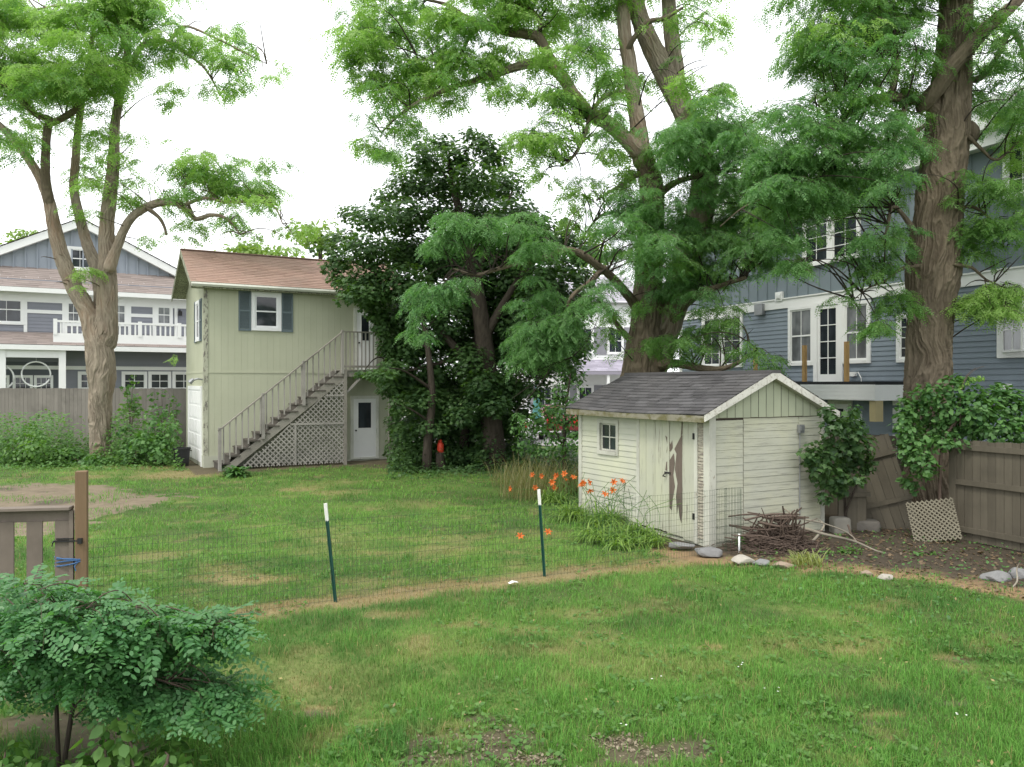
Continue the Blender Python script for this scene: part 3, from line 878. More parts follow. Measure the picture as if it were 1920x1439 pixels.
# stair-side window with shutters
u0, u1 = GA.u(471), GA.u(527); zz0, zz1 = GA.z(620, u0), GA.z(547, u0)
window(gar, T_front, u0, u1, zz0, zz1, .01, .11, .05, 1, 1, sash=.05)
def shutter(T, a, b, c, d):
    m = MB(T); m.box(a, a + .05, .01, .045, c, d); m.box(b - .05, b, .01, .045, c, d)
    for z0_, z1_ in ((c, c + .07), ((c + d) / 2 - .03, (c + d) / 2 + .03), (d - .07, d)): m.box(a + .05, b - .05, .01, .044, z0_, z1_)
    z = c + .08
    while z < d - .08:
        m.add([(a + .05, .012, z + .034), (b - .05, .012, z + .034), (b - .05, .04, z), (a + .05, .04, z)], [(0, 1, 2, 3)]); z += .036
    m.build('shutter', MT['shutter'], gar)
shutter(T_front, GA.u(447), u0 - .01, zz0 - .02, zz1 + .02)
shutter(T_front, u1 + .01, GA.u(549), zz0 - .02, zz1 + .02)
# gable-side window, seen very obliquely, and the garage door below it
v0, v1 = .75, 1.55
window(gar, T_side, v0, v1, 3.95, 5.25, .01, .10, .05, 1, 1)
shutter(T_side, v0 - .36, v0 - .01, 3.93, 5.27); shutter(T_side, v1 + .01, v1 + .36, 3.93, 5.27)
m = MB(T_side); m.box(.45, 3.25, .012, .03, .05, 2.4)
for i in range(5):
    for j in range(4): m.box(.5 + j * .68, 1.12 + j * .68, .03, .042, .12 + i * .46, .5 + i * .46)
m.build('garage_door', MT['white'], gar)
m = MB(T_side); m.box(.33, .45, .0, .05, 0, 2.52); m.box(3.25, 3.37, .0, .05, 0, 2.52); m.box(.45, 3.25, .0, .05, 2.4, 2.52); m.build('door_casing', MT['white'], gar)
m = MB(T_side); m.tube([(.25, .0, 2.72), (.25, .16, 2.75), (.25, .30, 2.70)], [.025, .03, .03], 8); m.tube([(.25, .28, 2.74), (.25, .40, 2.62)], [.05, .085], 10)
m.build('floodlight', MT['steel'], gar)
# ground-floor door under the landing
def half_lite(parent, T, u0, u1, z0, z1, o, label=None):
    m = MB(T); fw = .10
    m.box(u0 - fw, u0, o, o + .05, z0, z1 + fw); m.box(u1, u1 + fw, o, o + .05, z0, z1 + fw); m.box(u0, u1, o, o + .05, z1, z1 + fw)
    m.box(u0 - fw, u1 + fw, o, o + .08, z0 - .06, z0)
    fr = m.build('door_frame', MT['offwhite'], parent)
    m = MB(T); h = z1 - z0
    a, b, c, d = u0 + .17, u1 - .17, z0 + h * .50, z1 - .13
    for q in cells(u0, u1, z0, z1, [(a, b, c, d)]): m.box(q[0], q[1], o + .01, o + .03, q[2], q[3])
    for p0, p1 in ((u0 + .14, (u0 + u1) / 2 - .04), ((u0 + u1) / 2 + .04, u1 - .14)): m.box(p0, p1, o + .03, o + .036, z0 + .18, z0 + h * .42)
    m.box(a - .03, a, o + .03, o + .04, c - .03, d + .03); m.box(b, b + .03, o + .03, o + .04, c - .03, d + .03); m.box(a, b, o + .03, o + .04, d, d + .03); m.box(a, b, o + .03, o + .04, c - .03, c)
    dr = m.build('door', MT['white'], parent, label)
    g = MB(T); g.quad((a, o + .02, c), (b, o + .02, c), (b, o + .02, d), (a, o + .02, d)); g.build('pane', MT['glass'], dr)
    k = MB(T); k.tube([(u0 + .08, o + .03, z0 + h * .46), (u0 + .08, o + .075, z0 + h * .46)], [.028, .03], 10); k.build('handle', MT['iron'], dr)
half_lite(gar, T_front, GA.u(662), GA.u(704), .10, 2.08, .012, 'white half-glazed door under the stair landing')
half_lite(gar, T_front, GA.u(668), GA.u(700), 3.07, 5.05, .012, 'white door opening on the stair landing')

# ------------------------------------------------------------------ outside stairs
ST = thing('outside_staircase', 'grey weathered wooden staircase with lattice below, climbing the side of the sage garage', 'staircase', GA.w(0, 0), GA.ang)
O1 = 1.08
su0, su1, LZ = GA.u(412, -O1), GA.u(643, -O1), 3.05
NS = 13; run = (su1 - su0) / NS; rise = LZ / (NS + 1)
slope = LZ / (su1 - su0)
m = MB(T_front)
for o in (.06, O1 - .04):
    m.prism([(su0 - .02, -.05), (su0 + .28, -.05), (su1 + .12, LZ - .26), (su1 + .12, LZ - .02), (su1 - .05, LZ - .02)], o, o + .045)
m.build('stringer', MT['grey_wood'], ST)
for i in range(NS):
    m = MB(T_front); u = su0 + i * run
    m.box(u - .03, u + run + .01, .03, O1 + .03, (i + 1) * rise - .04, (i + 1) * rise)
    m.box(u, u + .02, .06, O1 - .05, i * rise, (i + 1) * rise - .04)
    m.build('tread', MT['dark_wood'], ST)
rail_h = 1.02
def rz(u): return (u - su0) * slope + rail_h + .2
posts = [su0 + .0, su0 + (su1 - su0) * .335, su0 + (su1 - su0) * .665, su1 - .02]
for i, u in enumerate(posts):
    m = MB(T_front); zb = -.08 if i == 0 else (u - su0) * slope - .12
    m.box(u - .045, u + .045, O1 - .02, O1 + .07, zb, rz(u) + .06); m.build('post', MT['lattice'], ST)
m = MB(T_front); m.bar((su0 - .05, O1 + .025, rz(su0 - .05)), (su1, O1 + .025, rz(su1)), .09, .04)
LX1 = GA.u(735, -O1)
m.bar((su1, O1 + .025, rz(su1)), (LX1, O1 + .025, rz(su1)), .09, .04)
m.bar((su1, O1 + .03, LZ + .1), (LX1, O1 + .03, LZ + .1), .035, .07)
m.build('handrail', MT['grey_wood'], ST)
nb = 21
for i in range(nb):
    u = su0 + (i + .6) * (su1 - su0) / nb
    if min(abs(u - p) for p in posts) < .06: continue
    m = MB(T_front); m.box(u - .018, u + .018, O1 + .0, O1 + .036, (u - su0) * slope + .10, rz(u)); m.build('baluster', MT['lattice'], ST)
for i in range(12):
    u = su1 + .1 + i * (LX1 - su1 - .1) / 12
    m = MB(T_front); m.box(u - .018, u + .018, O1 + .0, O1 + .036, LZ - .05, rz(su1)); m.build('baluster', MT['lattice'], ST)
m = MB(T_front)
for i in range(int((LX1 - su1) / .14) + 1):
    u = su1 + i * .14; m.box(u, min(u + .135, LX1), .02, O1 + .04, LZ - .035, LZ)
m.box(su1, LX1, O1 - .03, O1 + .01, LZ - .23, LZ - .035); m.box(su1, LX1, .03, .07, LZ - .23, LZ - .035); m.box(LX1 - .04, LX1, .07, O1 - .03, LZ - .23, LZ - .035)
m.build('landing', MT['grey_wood'], ST)
LE = GA.u(647, -O1)
for u in (LE, LX1 - .07):
    m = MB(T_front); m.box(u - .05, u + .05, O1 - .045, O1 + .055, -.1, LZ - .035); m.build('landing_post', MT['grey_wood'], ST)
m = MB(T_front); m.bar((LE + .05, O1 - .02, LZ - .75), (LE + .55, O1 - .02, LZ - .24), .05, .07); m.build('knee_brace', MT['lattice'], ST)
# lattice under the flight with its frame battens
zl = lambda u: (u - su0) * slope - .34
us = su0 + .34 / slope + .16
m = MB(T_front)
lattice(m, [(us, .06), (LE - .05, .06), (LE - .05, zl(LE - .05))], O1 + .012)
m.build('lattice_panel', MT['lattice'], ST)
m = MB(T_front)
zmid = 1.33; um = us + (zmid - zl(us)) / slope
m.box(um + .02, LE - .05, O1 + .032, O1 + .052, zmid - .035, zmid + .035); m.build('lattice_batten', MT['lattice'], ST); m = MB(T_front)
m.box((us + LE) / 2 - .0, (us + LE) / 2 + .06, O1 + .032, O1 + .050, .06, zmid - .035); m.build('lattice_batten', MT['lattice'], ST); m = MB(T_front)
m.box(us + .8 * (LE - us), LE - .05, O1 + .032, O1 + .052, zl(us + .8 * (LE - us)) - .05, zl(us + .8 * (LE - us)) + .0)
m.build('lattice_batten', MT['lattice'], ST)

# ------------------------------------------------------------------ shed
LS, WS, EV, BEL = 3.74, 2.60, 2.19, 2.06
shed = thing('garden_shed', 'small pale green garden shed with peeling paint and a charcoal shingle roof', 'shed', SH.w(0, 0), SH.ang)
RS = .455; OV = .22
def sroof(xx): return EV + .02 + RS * min(xx, WS - xx)
# window and door positions on the x = 0 wall
wv1, wv0 = SH.v(1122), SH.v(1161); dv1, dv0 = SH.v(1201), SH.v(1304)
wz0, wz1 = SH.z(853, 0, SH.v(1140)), SH.z(787, 0, SH.v(1140))
hole = (wv0 + .07, wv1 - .07, wz0 + .07, wz1 - .07)
m = MB(T_side)
for q in cells(.0, LS, .02, EV, [hole]): m.box(q[0], q[1], -.05, 0, q[2], q[3])
m.box(hole[0] - .3, hole[1] + .3, -.6, -.5, 1.0, 2.0)
m.laps(dv1 + .09, LS - .09, .10, EV - .02, .105, .011, [(wv0, wv1, wz0, wz1)])
m.build('window_wall', MT['shed_side'], shed)
m = MB(T_side); m.laps(.11, dv0 - .075, .10, EV - .02, .052, .014); m.build('stripped_siding', MT['strip_wood'], shed)
m = MB(T_front)
m.box(.0, WS, -.05, 0, .02, EV + .02)
c1, c2 = SH.u(1393), SH.u(1497)
for a, b in ((.09, c1 - .007), (c1 + .007, c2 - .004), (c2 + .004, WS - .07)):
    z = .06
    while z < BEL - .06:
        zt = min(z + random.choice((.12, .125, .13)), BEL - .03)
        q = random.uniform(.008, .010)
        m.add([(a, q + .002, z + .002), (b, q + .002 + random.uniform(-.001, .001), z + .002), (b, q - .003, zt - .002), (a, q - .003, zt - .002), (a, 0, z + .004), (b, 0, z + .004), (a, 0, zt), (b, 0, zt)],
              [(0, 1, 2, 3), (4, 5, 1, 0), (3, 2, 7, 6), (4, 0, 3, 6), (1, 5, 7, 2)])
        z = zt
m.build('gable_wall', MT['shed'], shed); m = MB(T_front); m.box(.05, WS - .05, .0005, .0025, .06, BEL - .02); m.build('gable_backing', MT['bark_dark'], shed)
m = MB(T_front); m.add([(0, .004, BEL - .03), (WS, .004, BEL - .03), (WS, .004, EV - .02), (WS / 2, .004, sroof(WS / 2) - .03), (0, .004, EV - .02)], [(0, 1, 2, 3, 4)]); m.build('gable_backing', MT['bare_wood'], shed)
m = MB(T_front)
n = 15
for i in range(n):
    a, b = .0 + i * WS / n + .0055, (i + 1) * WS / n - .0055
    za, zb = sroof(a) - .02, sroof(b) - .02; o = .026 + random.uniform(0, .004)
    top = [(a, o, za), (b, o, zb)] if abs(a + b - WS) > .1 else [(a, o, za), (WS / 2, o, sroof(WS / 2) - .02), (b, o, zb)]
    zl_ = BEL - .015 + random.uniform(-.004, .003)
    m.add([(a, o, zl_), (b, o, zl_)] + top[::-1], [tuple(range(2 + len(top)))])
    m.add([(a, 0, zl_), (b, 0, zl_), (b, o, zl_), (a, o, zl_)], [(0, 1, 2, 3)])
m.build('gable_boards', plain('pale_green_gable', (.345, .37, .265), .75, .1, 3, (1, 1, 1), .1, isl=.1), shed)
m = MB(); m.box(.05, WS, LS - .05, LS, .02, EV); m.box(WS - .05, WS, .0, LS - .05, .02, EV); m.box(.0, WS, .0, LS, -.02, .04)
m.prism([(0, EV), (WS, EV), (WS / 2, sroof(WS / 2) - .03)], LS - .04, LS); m.build('back_wall', MT['shed_side'], shed)
# corner boards, each a little out of true
m = MB(); m.box(-.034, -.0, -.034, .105, -.02, EV + .0); m.box(.0, .10, -.036, .0, -.03, EV - .02); m.build('corner_board', MT['shed_trim'], shed)
m = MB(); m.box(-.030, .0, LS - .09, LS + .02, .0, EV); m.build('corner_board', MT['shed_trim'], shed)
m = MB(); m.box(WS - .07, WS + .015, -.030, .0, .0, EV); m.build('corner_board', MT['shed_trim'], shed)
# plank door in two leaves
m = MB(T_side); m.box(dv0, dv1, .0005, .0035, .05, EV - .02); m.build('door_backing', MT['bark_dark'], shed)
m = MB(T_side)
m.box(dv1, dv1 + .085, .0, .030, .02, EV); m.build('door_jamb', MT['shed_trim'], shed)
m = MB(T_side); m.box(dv0 - .075, dv0, .0, .036, .0, EV); m.build('door_jamb', MT['shed_trim'], shed)
bw = (dv1 - dv0) / 8; split = dv0 + bw * 3.45
m = MB(T_side)
edges = [dv0 + .004, dv0 + bw * 1.5, split - .003]
m.box(edges[0], edges[1] - .003, .004, .030, .02, EV - .02); m.box(edges[1] + .004, edges[2] - .003, .004, .026, .055, EV - .02)
dr = m.build('door', MT['shed_door'], shed, 'narrow shed door leaf with paint peeled down to brown wood')
pv = lambda px: SH.v(px); pz = lambda py: SH.z(py, 0, pv(1265))
m = MB(T_side)
for poly in ([(1250, 818), (1256, 823), (1260, 834), (1263, 826), (1264, 840), (1259, 848), (1255, 842), (1252, 852), (1254, 835)],
             [(1281, 788), (1282.5, 788), (1282, 812), (1279, 818)],
             [(1280, 816), (1282, 815), (1281.5, 880), (1282, 955), (1280, 978), (1277, 968), (1274, 945), (1272, 962), (1270, 930), (1273, 905), (1268, 880), (1271, 850), (1267, 842)],
             [(1266, 850), (1268, 868), (1265, 890), (1268, 912), (1264, 935), (1262, 958), (1257, 952), (1253, 938), (1257, 935), (1258, 900), (1255, 885), (1250, 884), (1252, 868), (1258, 864)]):
    m.add([(pv(q[0]), .0318, pz(q[1])) for q in poly], [tuple(range(len(poly)))])
m.build('bare_wood_patch', MT['bare_wood'], dr)
m = MB(T_side)
edges = [split + .004] + [split + (dv1 - split) * t for t in (.23, .46, .5, .77, 1)]
for a, b in zip(edges[:-1], edges[1:]): m.box(a + .0035, b - .0035, .004, .024 + random.uniform(0, .005), .06 + random.uniform(0, .03), EV - .02)
m.box(split - .01, split + .03, .030, .044, .05, EV - .03)
dl = m.build('door', MT['shed_door'], shed, 'wide shed door leaf of grey-green boards')
hz = pz(888)
m = MB(T_side); m.box(split - .05, split + .10, .0445, .052, hz - .012, hz + .016); m.tube([(split + .06, .05, hz - .01), (split + .06, .085, hz - .02), (split + .10, .085, hz - .06), (split + .07, .05, hz - .07)], .011, 6); m.build('hasp', MT['iron'], dl)
for hz_ in (pz(815), pz(960)):
    m = MB(T_side); m.box(dv0 - .02, dv0 + .03, .031, .042, hz_ - .05, hz_ + .05); m.tube([(dv0 + .003, .045, hz_ - .05), (dv0 + .003, .045, hz_ + .05)], .007, 6); m.build('hinge', MT['iron'], dr)
window(shed, T_side, wv0, wv1, wz0, wz1, .0, .07, .034, 2, 2, MT['shed_trim'], MT['glass'], rail=False, recess=.045, muntin=.022, sash=.035)
# roof
rf = MB()
for sg in (0, 1):
    pts = [(-OV, EV + .02 - RS * OV), (WS / 2, sroof(WS / 2)), (WS / 2, sroof(WS / 2) - .05), (-OV, EV + .02 - RS * OV - .05)]
    if sg: pts = [(WS - a, b) for a, b in pts]
    rf.prism(pts, -.14, LS + .14)
rf.v = [(p[0], p[1], p[2] - .05) for p in rf.v]
roof = rf.build('roof', MT['shed_trim'], shed)
s = MB()
for sg in (0, 1):
    fx = (lambda q: q) if not sg else (lambda q: WS - q)
    shingles(s, -.17, LS + .16, lambda u, fx=fx: (fx(-OV - .03), u, EV + .02 - RS * (OV + .03) + .012 - .035 * math.sin(max(0, min(1, u / LS)) * 3.1)), lambda u, fx=fx: (fx(WS / 2), u, sroof(WS / 2) + .014 - .03 * math.sin(max(0, min(1, u / LS)) * 3.1)), .30, .125)
s.box(WS / 2 - .10, WS / 2 + .10, -.17, LS + .16, sroof(WS / 2) - .03, sroof(WS / 2) + .022)
s.build('shingles', MT['dark_roof'], roof)
m = MB()
for sg in (0, 1):
    pts = [(-OV - .02, EV + .02 - RS * (OV + .02) + .008), (WS / 2, sroof(WS / 2) + .012), (WS / 2, sroof(WS / 2) - .12), (-OV - .02, EV + .02 - RS * (OV + .02) - .10)]
    if sg: pts = [(WS - a, b) for a, b in pts]
    m.prism(pts, -.168, -.142)
m.build('rake_board', MT['rake'], roof)
m = MB(); m.box(-OV - .028, -OV - .002, -.138, LS + .14, EV - RS * OV - .105, EV - RS * OV + .0)
m.box(WS + OV + .002, WS + OV + .028, -.138, LS + .14, EV - RS * OV - .105, EV - RS * OV + .0)
m.build('eave_board', MT['moss_board'], roof)
m = MB(T_front); q = c2 + .0; qz = SH.z(804, q); m.box(q - .055, q + .055, .022, .085, qz - .07, qz + .07); m.box(q - .04, q + .04, .085, .10, qz - .03, qz + .05); m.build('outlet_box', MT['steel'], shed)
m = MB(T_front); m.tube([(q, .03, qz - .07), (q, .028, .25)], .009, 6); m.build('conduit', MT['steel'], shed)

# ------------------------------------------------------------------ blue house on the right
UL, UR, DEP = BH.u(1276), 13.0, 9.0
bh = thing('blue_house', 'large blue-grey three-storey house with white trim behind the board fence', 'house', BH.w(0, 0), BH.ang)
belt = 4.85; corn = 7.75
pu = lambda px: BH.u(px); bz = lambda py, px: BH.z(py, pu(px))
m = MB(T_front)
m.box(UL, UR, -DEP, 0, 0, 8.3)
wins = [(pu(1480), pu(1528), bz(686, 1500), bz(575, 1500)), (pu(1582), pu(1634), bz(682, 1600), bz(566, 1600)), (pu(1318), pu(1394), bz(690, 1350), bz(592, 1350)), (pu(1683), pu(1722), bz(680, 1690), bz(588, 1690)), (pu(1872), pu(1872) + 1.7, bz(672, 1875), bz(528, 1880))]
m.laps(UL + .12, UR, .3, belt - .05, .125, .016, [(pu(1527), pu(1583), bz(722, 1550), belt)] + wins)
m.build('wall', MT['blue'], bh)
m = MB(T_front); m.box(UL + .001, UR, .0, .012, belt + .2, corn)
u = UL + .2
while u < UR: m.box(u, u + .04, .012, .032, belt + .2, corn); u += .41
m.build('batten_wall', MT['blue_batten'], bh)
m = MB(T_front); m.box(UL - .03, UR, .0, .05, belt - .06, belt + .2); m.box(UL - .03, UR, .05, .075, belt + .2, belt + .235); m.build('belt_trim', MT['white'], bh)
m = MB(T_front); m.box(UL - .02, UL + .13, .0, .04, 0, belt - .06); m.box(UL - .02, UL + .13, .0, .045, belt + .236, corn); m.build('corner_board', MT['white'], bh)
m = MB(T_front); m.box(UL - .2, UR, .0, .30, corn, corn + .34); m.box(UL - .28, UR, .0, .42, corn + .34, corn + .48); m.box(UL - .1, UR, -.3, .06, corn + .48, corn + .95); m.box(UL - .25, UR, -.3, .16, corn + .95, corn + 1.1)
for i in range(60):
    q = UL + .3 + i * .42
    if q < UR: m.box(q, q + .03, .06, .075, corn + .48, corn + .95)
m.build('cornice', MT['white'], bh)
m = MB(T_front); m.box(UL - .1, UR, -DEP - .1, -.3, 8.3, 8.5); m.build('roof', MT['brown_roof'], bh)
for i, w in enumerate(wins[:2]): window(bh, T_front, *w, .012, .09, .05, 2, 2, MT['white'], MT['glass_pale'], muntin=.02)
for w in (wins[2],):
    mid = (w[0] + w[1]) / 2
    window(bh, T_front, w[0], mid, w[2], w[3], .012, .09, .05, 2, 4, MT['white'], rail=False); window(bh, T_front, mid, w[1], w[2], w[3], .012, .09, .051, 2, 4, MT['white'], rail=False)
window(bh, T_front, *wins[3], .012, .09, .05, 2, 4, MT['white'], rail=False)
# open casement at the far right
w = wins[4]
cas = window(bh, T_front, *w, .012, .13, .05, 1, 1, MT['white'], glass_mat('open_room', (.012, .010, .022)), rail=False)
m = MB(T_front); a0, oo = w[0] + .15, .07; ux, ox = .62, .30
P_ = lambda t, z: (a0 + ux * t, oo + ox * t, z)
za, zb = w[2] + .14, w[3] - .14
for t in (0, .5, 1): m.bar(P_(t, za), P_(t, zb), .05 if t != .5 else .025)
for z in (za, za + (zb - za) / 3, za + 2 * (zb - za) / 3, zb): m.bar(P_(0, z), P_(1, z), .045 if z in (za, zb) else .022)
cs = m.build('casement', MT['white'], bh, 'casement sash standing open')
g_ = MB(T_front); g_.quad(P_(.02, za), P_(.98, za), P_(.98, zb), P_(.02, zb)); g_.build('pane', MT['glass_pale'], cs)
# upper windows
for a, b, y0, y1 in ((1508, 1616, 503, 412), (1884, 1990, 378, 308), (1386, 1440, 505, 452)):
    ua, ub = pu(a), pu(b); z0_, z1_ = bz(y0, a), bz(y1, a)
    if a > 1800: ub = ua + 1.7; z1_ = z0_ + 1.45
    if a < 1400: z1_ = z0_ + 1.4
    if a == 1508: z1_ = z0_ + 1.55
    mid = (ua + ub) / 2
    window(bh, T_front, ua, mid, z0_, z1_, .033, .09, .05, 2, 4, MT['white'], rail=False); window(bh, T_front, mid, ub, z0_, z1_, .033, .09, .051, 2, 4, MT['white'], rail=False)
# french door on the balcony
fu0, fu1, fz0, fz1 = pu(1528), pu(1582), bz(716, 1550), bz(566, 1550)
m = MB(T_front); m.box(fu0, fu0 + .13, .012, .07, fz0 - .1, fz1); m.box(fu1 - .13, fu1, .012, .07, fz0 - .1, fz1); m.box(fu0 + .13, fu1 - .13, .012, .07, fz1 - .10, fz1); m.build('door_frame', MT['white'], bh)
m = MB(T_front); a, b, c, d = fu0 + .14, fu1 - .14, fz0 - .02, fz1 - .11
st_ = .085
m.box(a, a + st_, .012, .05, c, d); m.box(b - st_, b, .012, .05, c, d); m.box(a + st_, b - st_, .012, .049, c, c + .22); m.box(a + st_, b - st_, .012, .049, d - .09, d)
for i in range(1, 4): z = c + .22 + (d - .09 - c - .22) * i / 4; m.box(a + st_, b - st_, .014, .046, z - .012, z + .012)
m.box((a + b) / 2 - .012, (a + b) / 2 + .012, .014, .045, c + .22, d - .09)
fd = m.build('french_door', MT['white'], bh)
g_ = MB(T_front); g_.quad((a + st_, .03, c + .22), (b - st_, .03, c + .22), (b - st_, .03, d - .09), (a + st_, .03, d - .09)); g_.build('pane', MT['glass'], fd)
# unfinished balcony
bo = 1.15
bu0, bu1 = pu(1462), BH.u(1640, -bo)
zb0, zb1 = BH.z(752, bu1, -bo), BH.z(722, bu1, -bo)
m = MB(T_front)
m.box(bu0, bu1, .0, bo, zb0, zb1)
for i in range(4): m.box(bu0 - .01, bu1 + .012, bo, bo + .012, zb0 + .02 + i * (zb1 - zb0) / 4, zb0 + .005 + (i + 1) * (zb1 - zb0) / 4)
bal = m.build('balcony', MT['white'], bh)
m = MB(T_front); m.box(bu0, bu1 - .03, .02, bo - .03, zb1, zb1 + .08); m.build('deck_membrane', MT['black'], bal)
for px, top in ((1508, 648), (1587, 641), (1437, 652)):
    uu = BH.u(px, -bo + .15); m = MB(T_front); zt = BH.z(top, uu, -bo + .15)
    if px == 1437: uu = bu0 + .1
    m.box(uu - .045, uu + .045, bo - .2, bo - .11, zb1 + .02, zt); m.build('railing_post', MT['new_wood'], bal)
m = MB(T_front); m.box(bu1 - .20, bu1 - .02, bo - .30, bo - .05, zb0 - .50, zb0); m.build('bracket_panel', plain('sheathing_board', (.42, .36, .20), .9, .15, 3), bal)
# things on the wall
def wall_box(name, px0, px1, py0, py1, mm, o=.03, d=.05, louvres=0, label=None):
    a, b = pu(px0), pu(px1); c, d_ = bz(py1, px0), bz(py0, px0); m = MB(T_front)
    m.box(a, b, o - .02, o + d, c, d_)
    if louvres:
        m.box(a + .05, b - .05, o + d, o + d + .02, c + .05, d_ - .05)
        for i in range(3): z = c + .08 + i * (d_ - c - .16) / 3; m.box(a + .07, b - .07, o + d + .02, o + d + .035, z, z + .02)
    return m.build(name, mm, bh, label)
wall_box('vent', 1457, 1470, 549, 566, MT['white'], .03, .05, 1); wall_box('vent', 1670, 1688, 722, 741, MT['white'], .03, .05, 1); wall_box('vent', 1873, 1898, 720, 752, MT['white'], .03, .06, 1)
wall_box('junction_box', 1597, 1607, 698, 706, MT['white'], .03, .08); wall_box('meter_box', 1604, 1617, 771, 789, MT['white'], .03, .08)
lm = wall_box('wall_lamp', 1421, 1436, 572, 592, MT['steel'], .05, .10)
a = pu(1607); m = MB(T_front); zc = bz(702, 1607); m.tube([(a, .06, zc), (a + .12, .10, zc + .05), (a + .22, .10, zc - .1), (a + .20, .06, zc - .45)], .012, 6); m.build('cable', MT['white'], bh)
du0, du1 = pu(1556), pu(1600)
half_lite(bh, T_front, du0 + .1, du1 - .1, .05, BH.z(757, du0), .03)
m = MB(T_front)
for i in range(9):
    px = 1677 + i % 2 * 6; m.box(pu(1676), pu(1676) + .30, .03, .05, .3 + i * .22, .45 + i * .22)
m.build('white_quoin', MT['white'], bh)

# ------------------------------------------------------------------ grey-blue house at the back left
lh = thing('grey_blue_house', 'grey-blue gabled house with white trim and balcony behind the tall left fence', 'house', LH.w(0, 0), LH.ang)
lu = lambda px, v=0.0: LH.u(px, v); lz = lambda py, px, v=0.0: LH.z(py, lu(px, v), v)
LU0, LU1 = lu(-120), lu(420)
e1 = lz(652, 170, -1.5); e2 = lz(548, 170, -.5)
up_wins = [(lu(-22), lu(46), lz(609, 20), lz(553, 20)), (lu(122), lu(154), lz(612, 130), lz(562, 130)), (lu(206), lu(240), lz(612, 220), lz(562, 220)), (lu(291), lu(324), lz(612, 305), lz(570, 305))]
lo_wins = [(lu(146), lu(183), lz(733, 160), lz(697, 160)), (lu(228), lu(276), lz(733, 250), lz(697, 250)), (lu(278), lu(321), lz(733, 300), lz(697, 300)), (lu(323), lu(366), lz(733, 340), lz(697, 340))]
m = MB(T_front); m.box(LU0, LU1, -9, 0, 0, e2 + .5)
m.laps(LU0, LU1, 1.5, e2 + .2, .16, .018, up_wins + lo_wins); m.build('wall', MT['slate'], lh)
pk = (lu(152, 1.2), LH.z(417, lu(152, 1.2), 1.2)); bzg = lz(505, 170, 1.2) - .5
sl = .50
gl = [(LU0 + 1.0, bzg), (LU1 - .2, bzg), pk]
ga_l, ga_r = pk[0] - (pk[1] - bzg) / sl, pk[0] + (pk[1] - bzg) / sl
m = MB(T_front); m.prism([(ga_l, bzg), (ga_r, bzg), pk], -1.3, -1.2)
u = ga_l + .3
while u < ga_r - .2:
    zt = pk[1] - abs(u - pk[0]) * sl; m.box(u, u + .06, -1.2, -1.13, bzg, max(bzg + .05, zt - .02)); u += .48
m.build('gable_wall', MT['slate_batten'], lh)
m = MB(T_front)
for sg in (-1, 1):
    e = pk[0] + sg * (pk[1] - bzg + .35) / sl
    m.prism([(pk[0], pk[1] + .12), (e, bzg - .35 + .12), (e, bzg - .35 - .26), (pk[0], pk[1] - .26)], -1.2, -.85)
m.build('rake_board', MT['white'], lh)
m = MB()
for sg in (-1, 1):
    e = pk[0] + sg * (pk[1] - bzg + .45) / sl
    shingles(m, .8, 10.5, lambda v, e=e: (e, v, bzg - .45 + .16), lambda v: (pk[0], v, pk[1] + .16), .5, .3)
m.build('roof', MT['brown_roof'], lh)
m = MB(); shingles(m, LU0, LU1, lambda u: (u, -.62, e2 + .06), lambda u: (u, 1.25, bzg + .42), .5, .2); m.build('pent_roof', MT['brown_roof'], lh)
m = MB(T_front); m.box(LU0, LU1, .0, .60, e2 - .02, e2 + .05); m.box(LU0, LU1, .56, .66, e2 - .16, e2 + .05); m.box(LU0, LU1, .0, .05, e2 - .55, e2 - .02); m.build('eave_trim', MT['white'], lh)
m = MB(); shingles(m, LU0, LU1, lambda u: (u, -1.65, e1 + .08), lambda u: (u, 0, e1 + .72), .5, .2); m.build('porch_roof', MT['brown_roof'], lh)
m = MB(T_front); m.box(LU0, LU1, .0, 1.6, e1 - .08, e1 + .03); m.box(LU0, LU1, 1.58, 1.72, e1 - .16, e1 + .06); m.box(LU0, LU1, .03, .06, lz(694, 200), lz(697, 200) + .25); m.box(LU0, LU1, 1.5, 1.56, e1 - .55, e1 - .16) if False else None
m.box(LU0, lu(117, -1.5), 1.35, 1.55, e1 - .5, e1 - .08); m.build('porch_trim', MT['white'], lh)
for w in up_wins: window(lh, T_front, *w, .02, .11, .05, 2, 2, MT['white'], MT['glass_pale'] if w is not up_wins[0] else MT['glass'])
for w in lo_wins: window(lh, T_front, *w, .02, .11, .05, 2, 2, MT['white'], rail=False, muntin=.03)
m = MB(T_front)
zc = lz(585, 80)
for a, b in ((50, 120), (242, 290), (156, 206)): m.box(lu(a), lu(b), .02, .05, zc - .08, zc + .08)
for px in (48, 120, 243, 289, 330): m.box(lu(px) - .07, lu(px) + .07, .02, .055, e1 + .7, e2 - .1)
m.build('storey_trim', MT['white'], lh)
gwz = lz(508, 150, 1.2); gu = lu(150, 1.2)
window(lh, T_front, gu - .55, gu + .55, gwz, gwz + 1.15, -1.17, .13, .05, 2, 2, MT['white'])
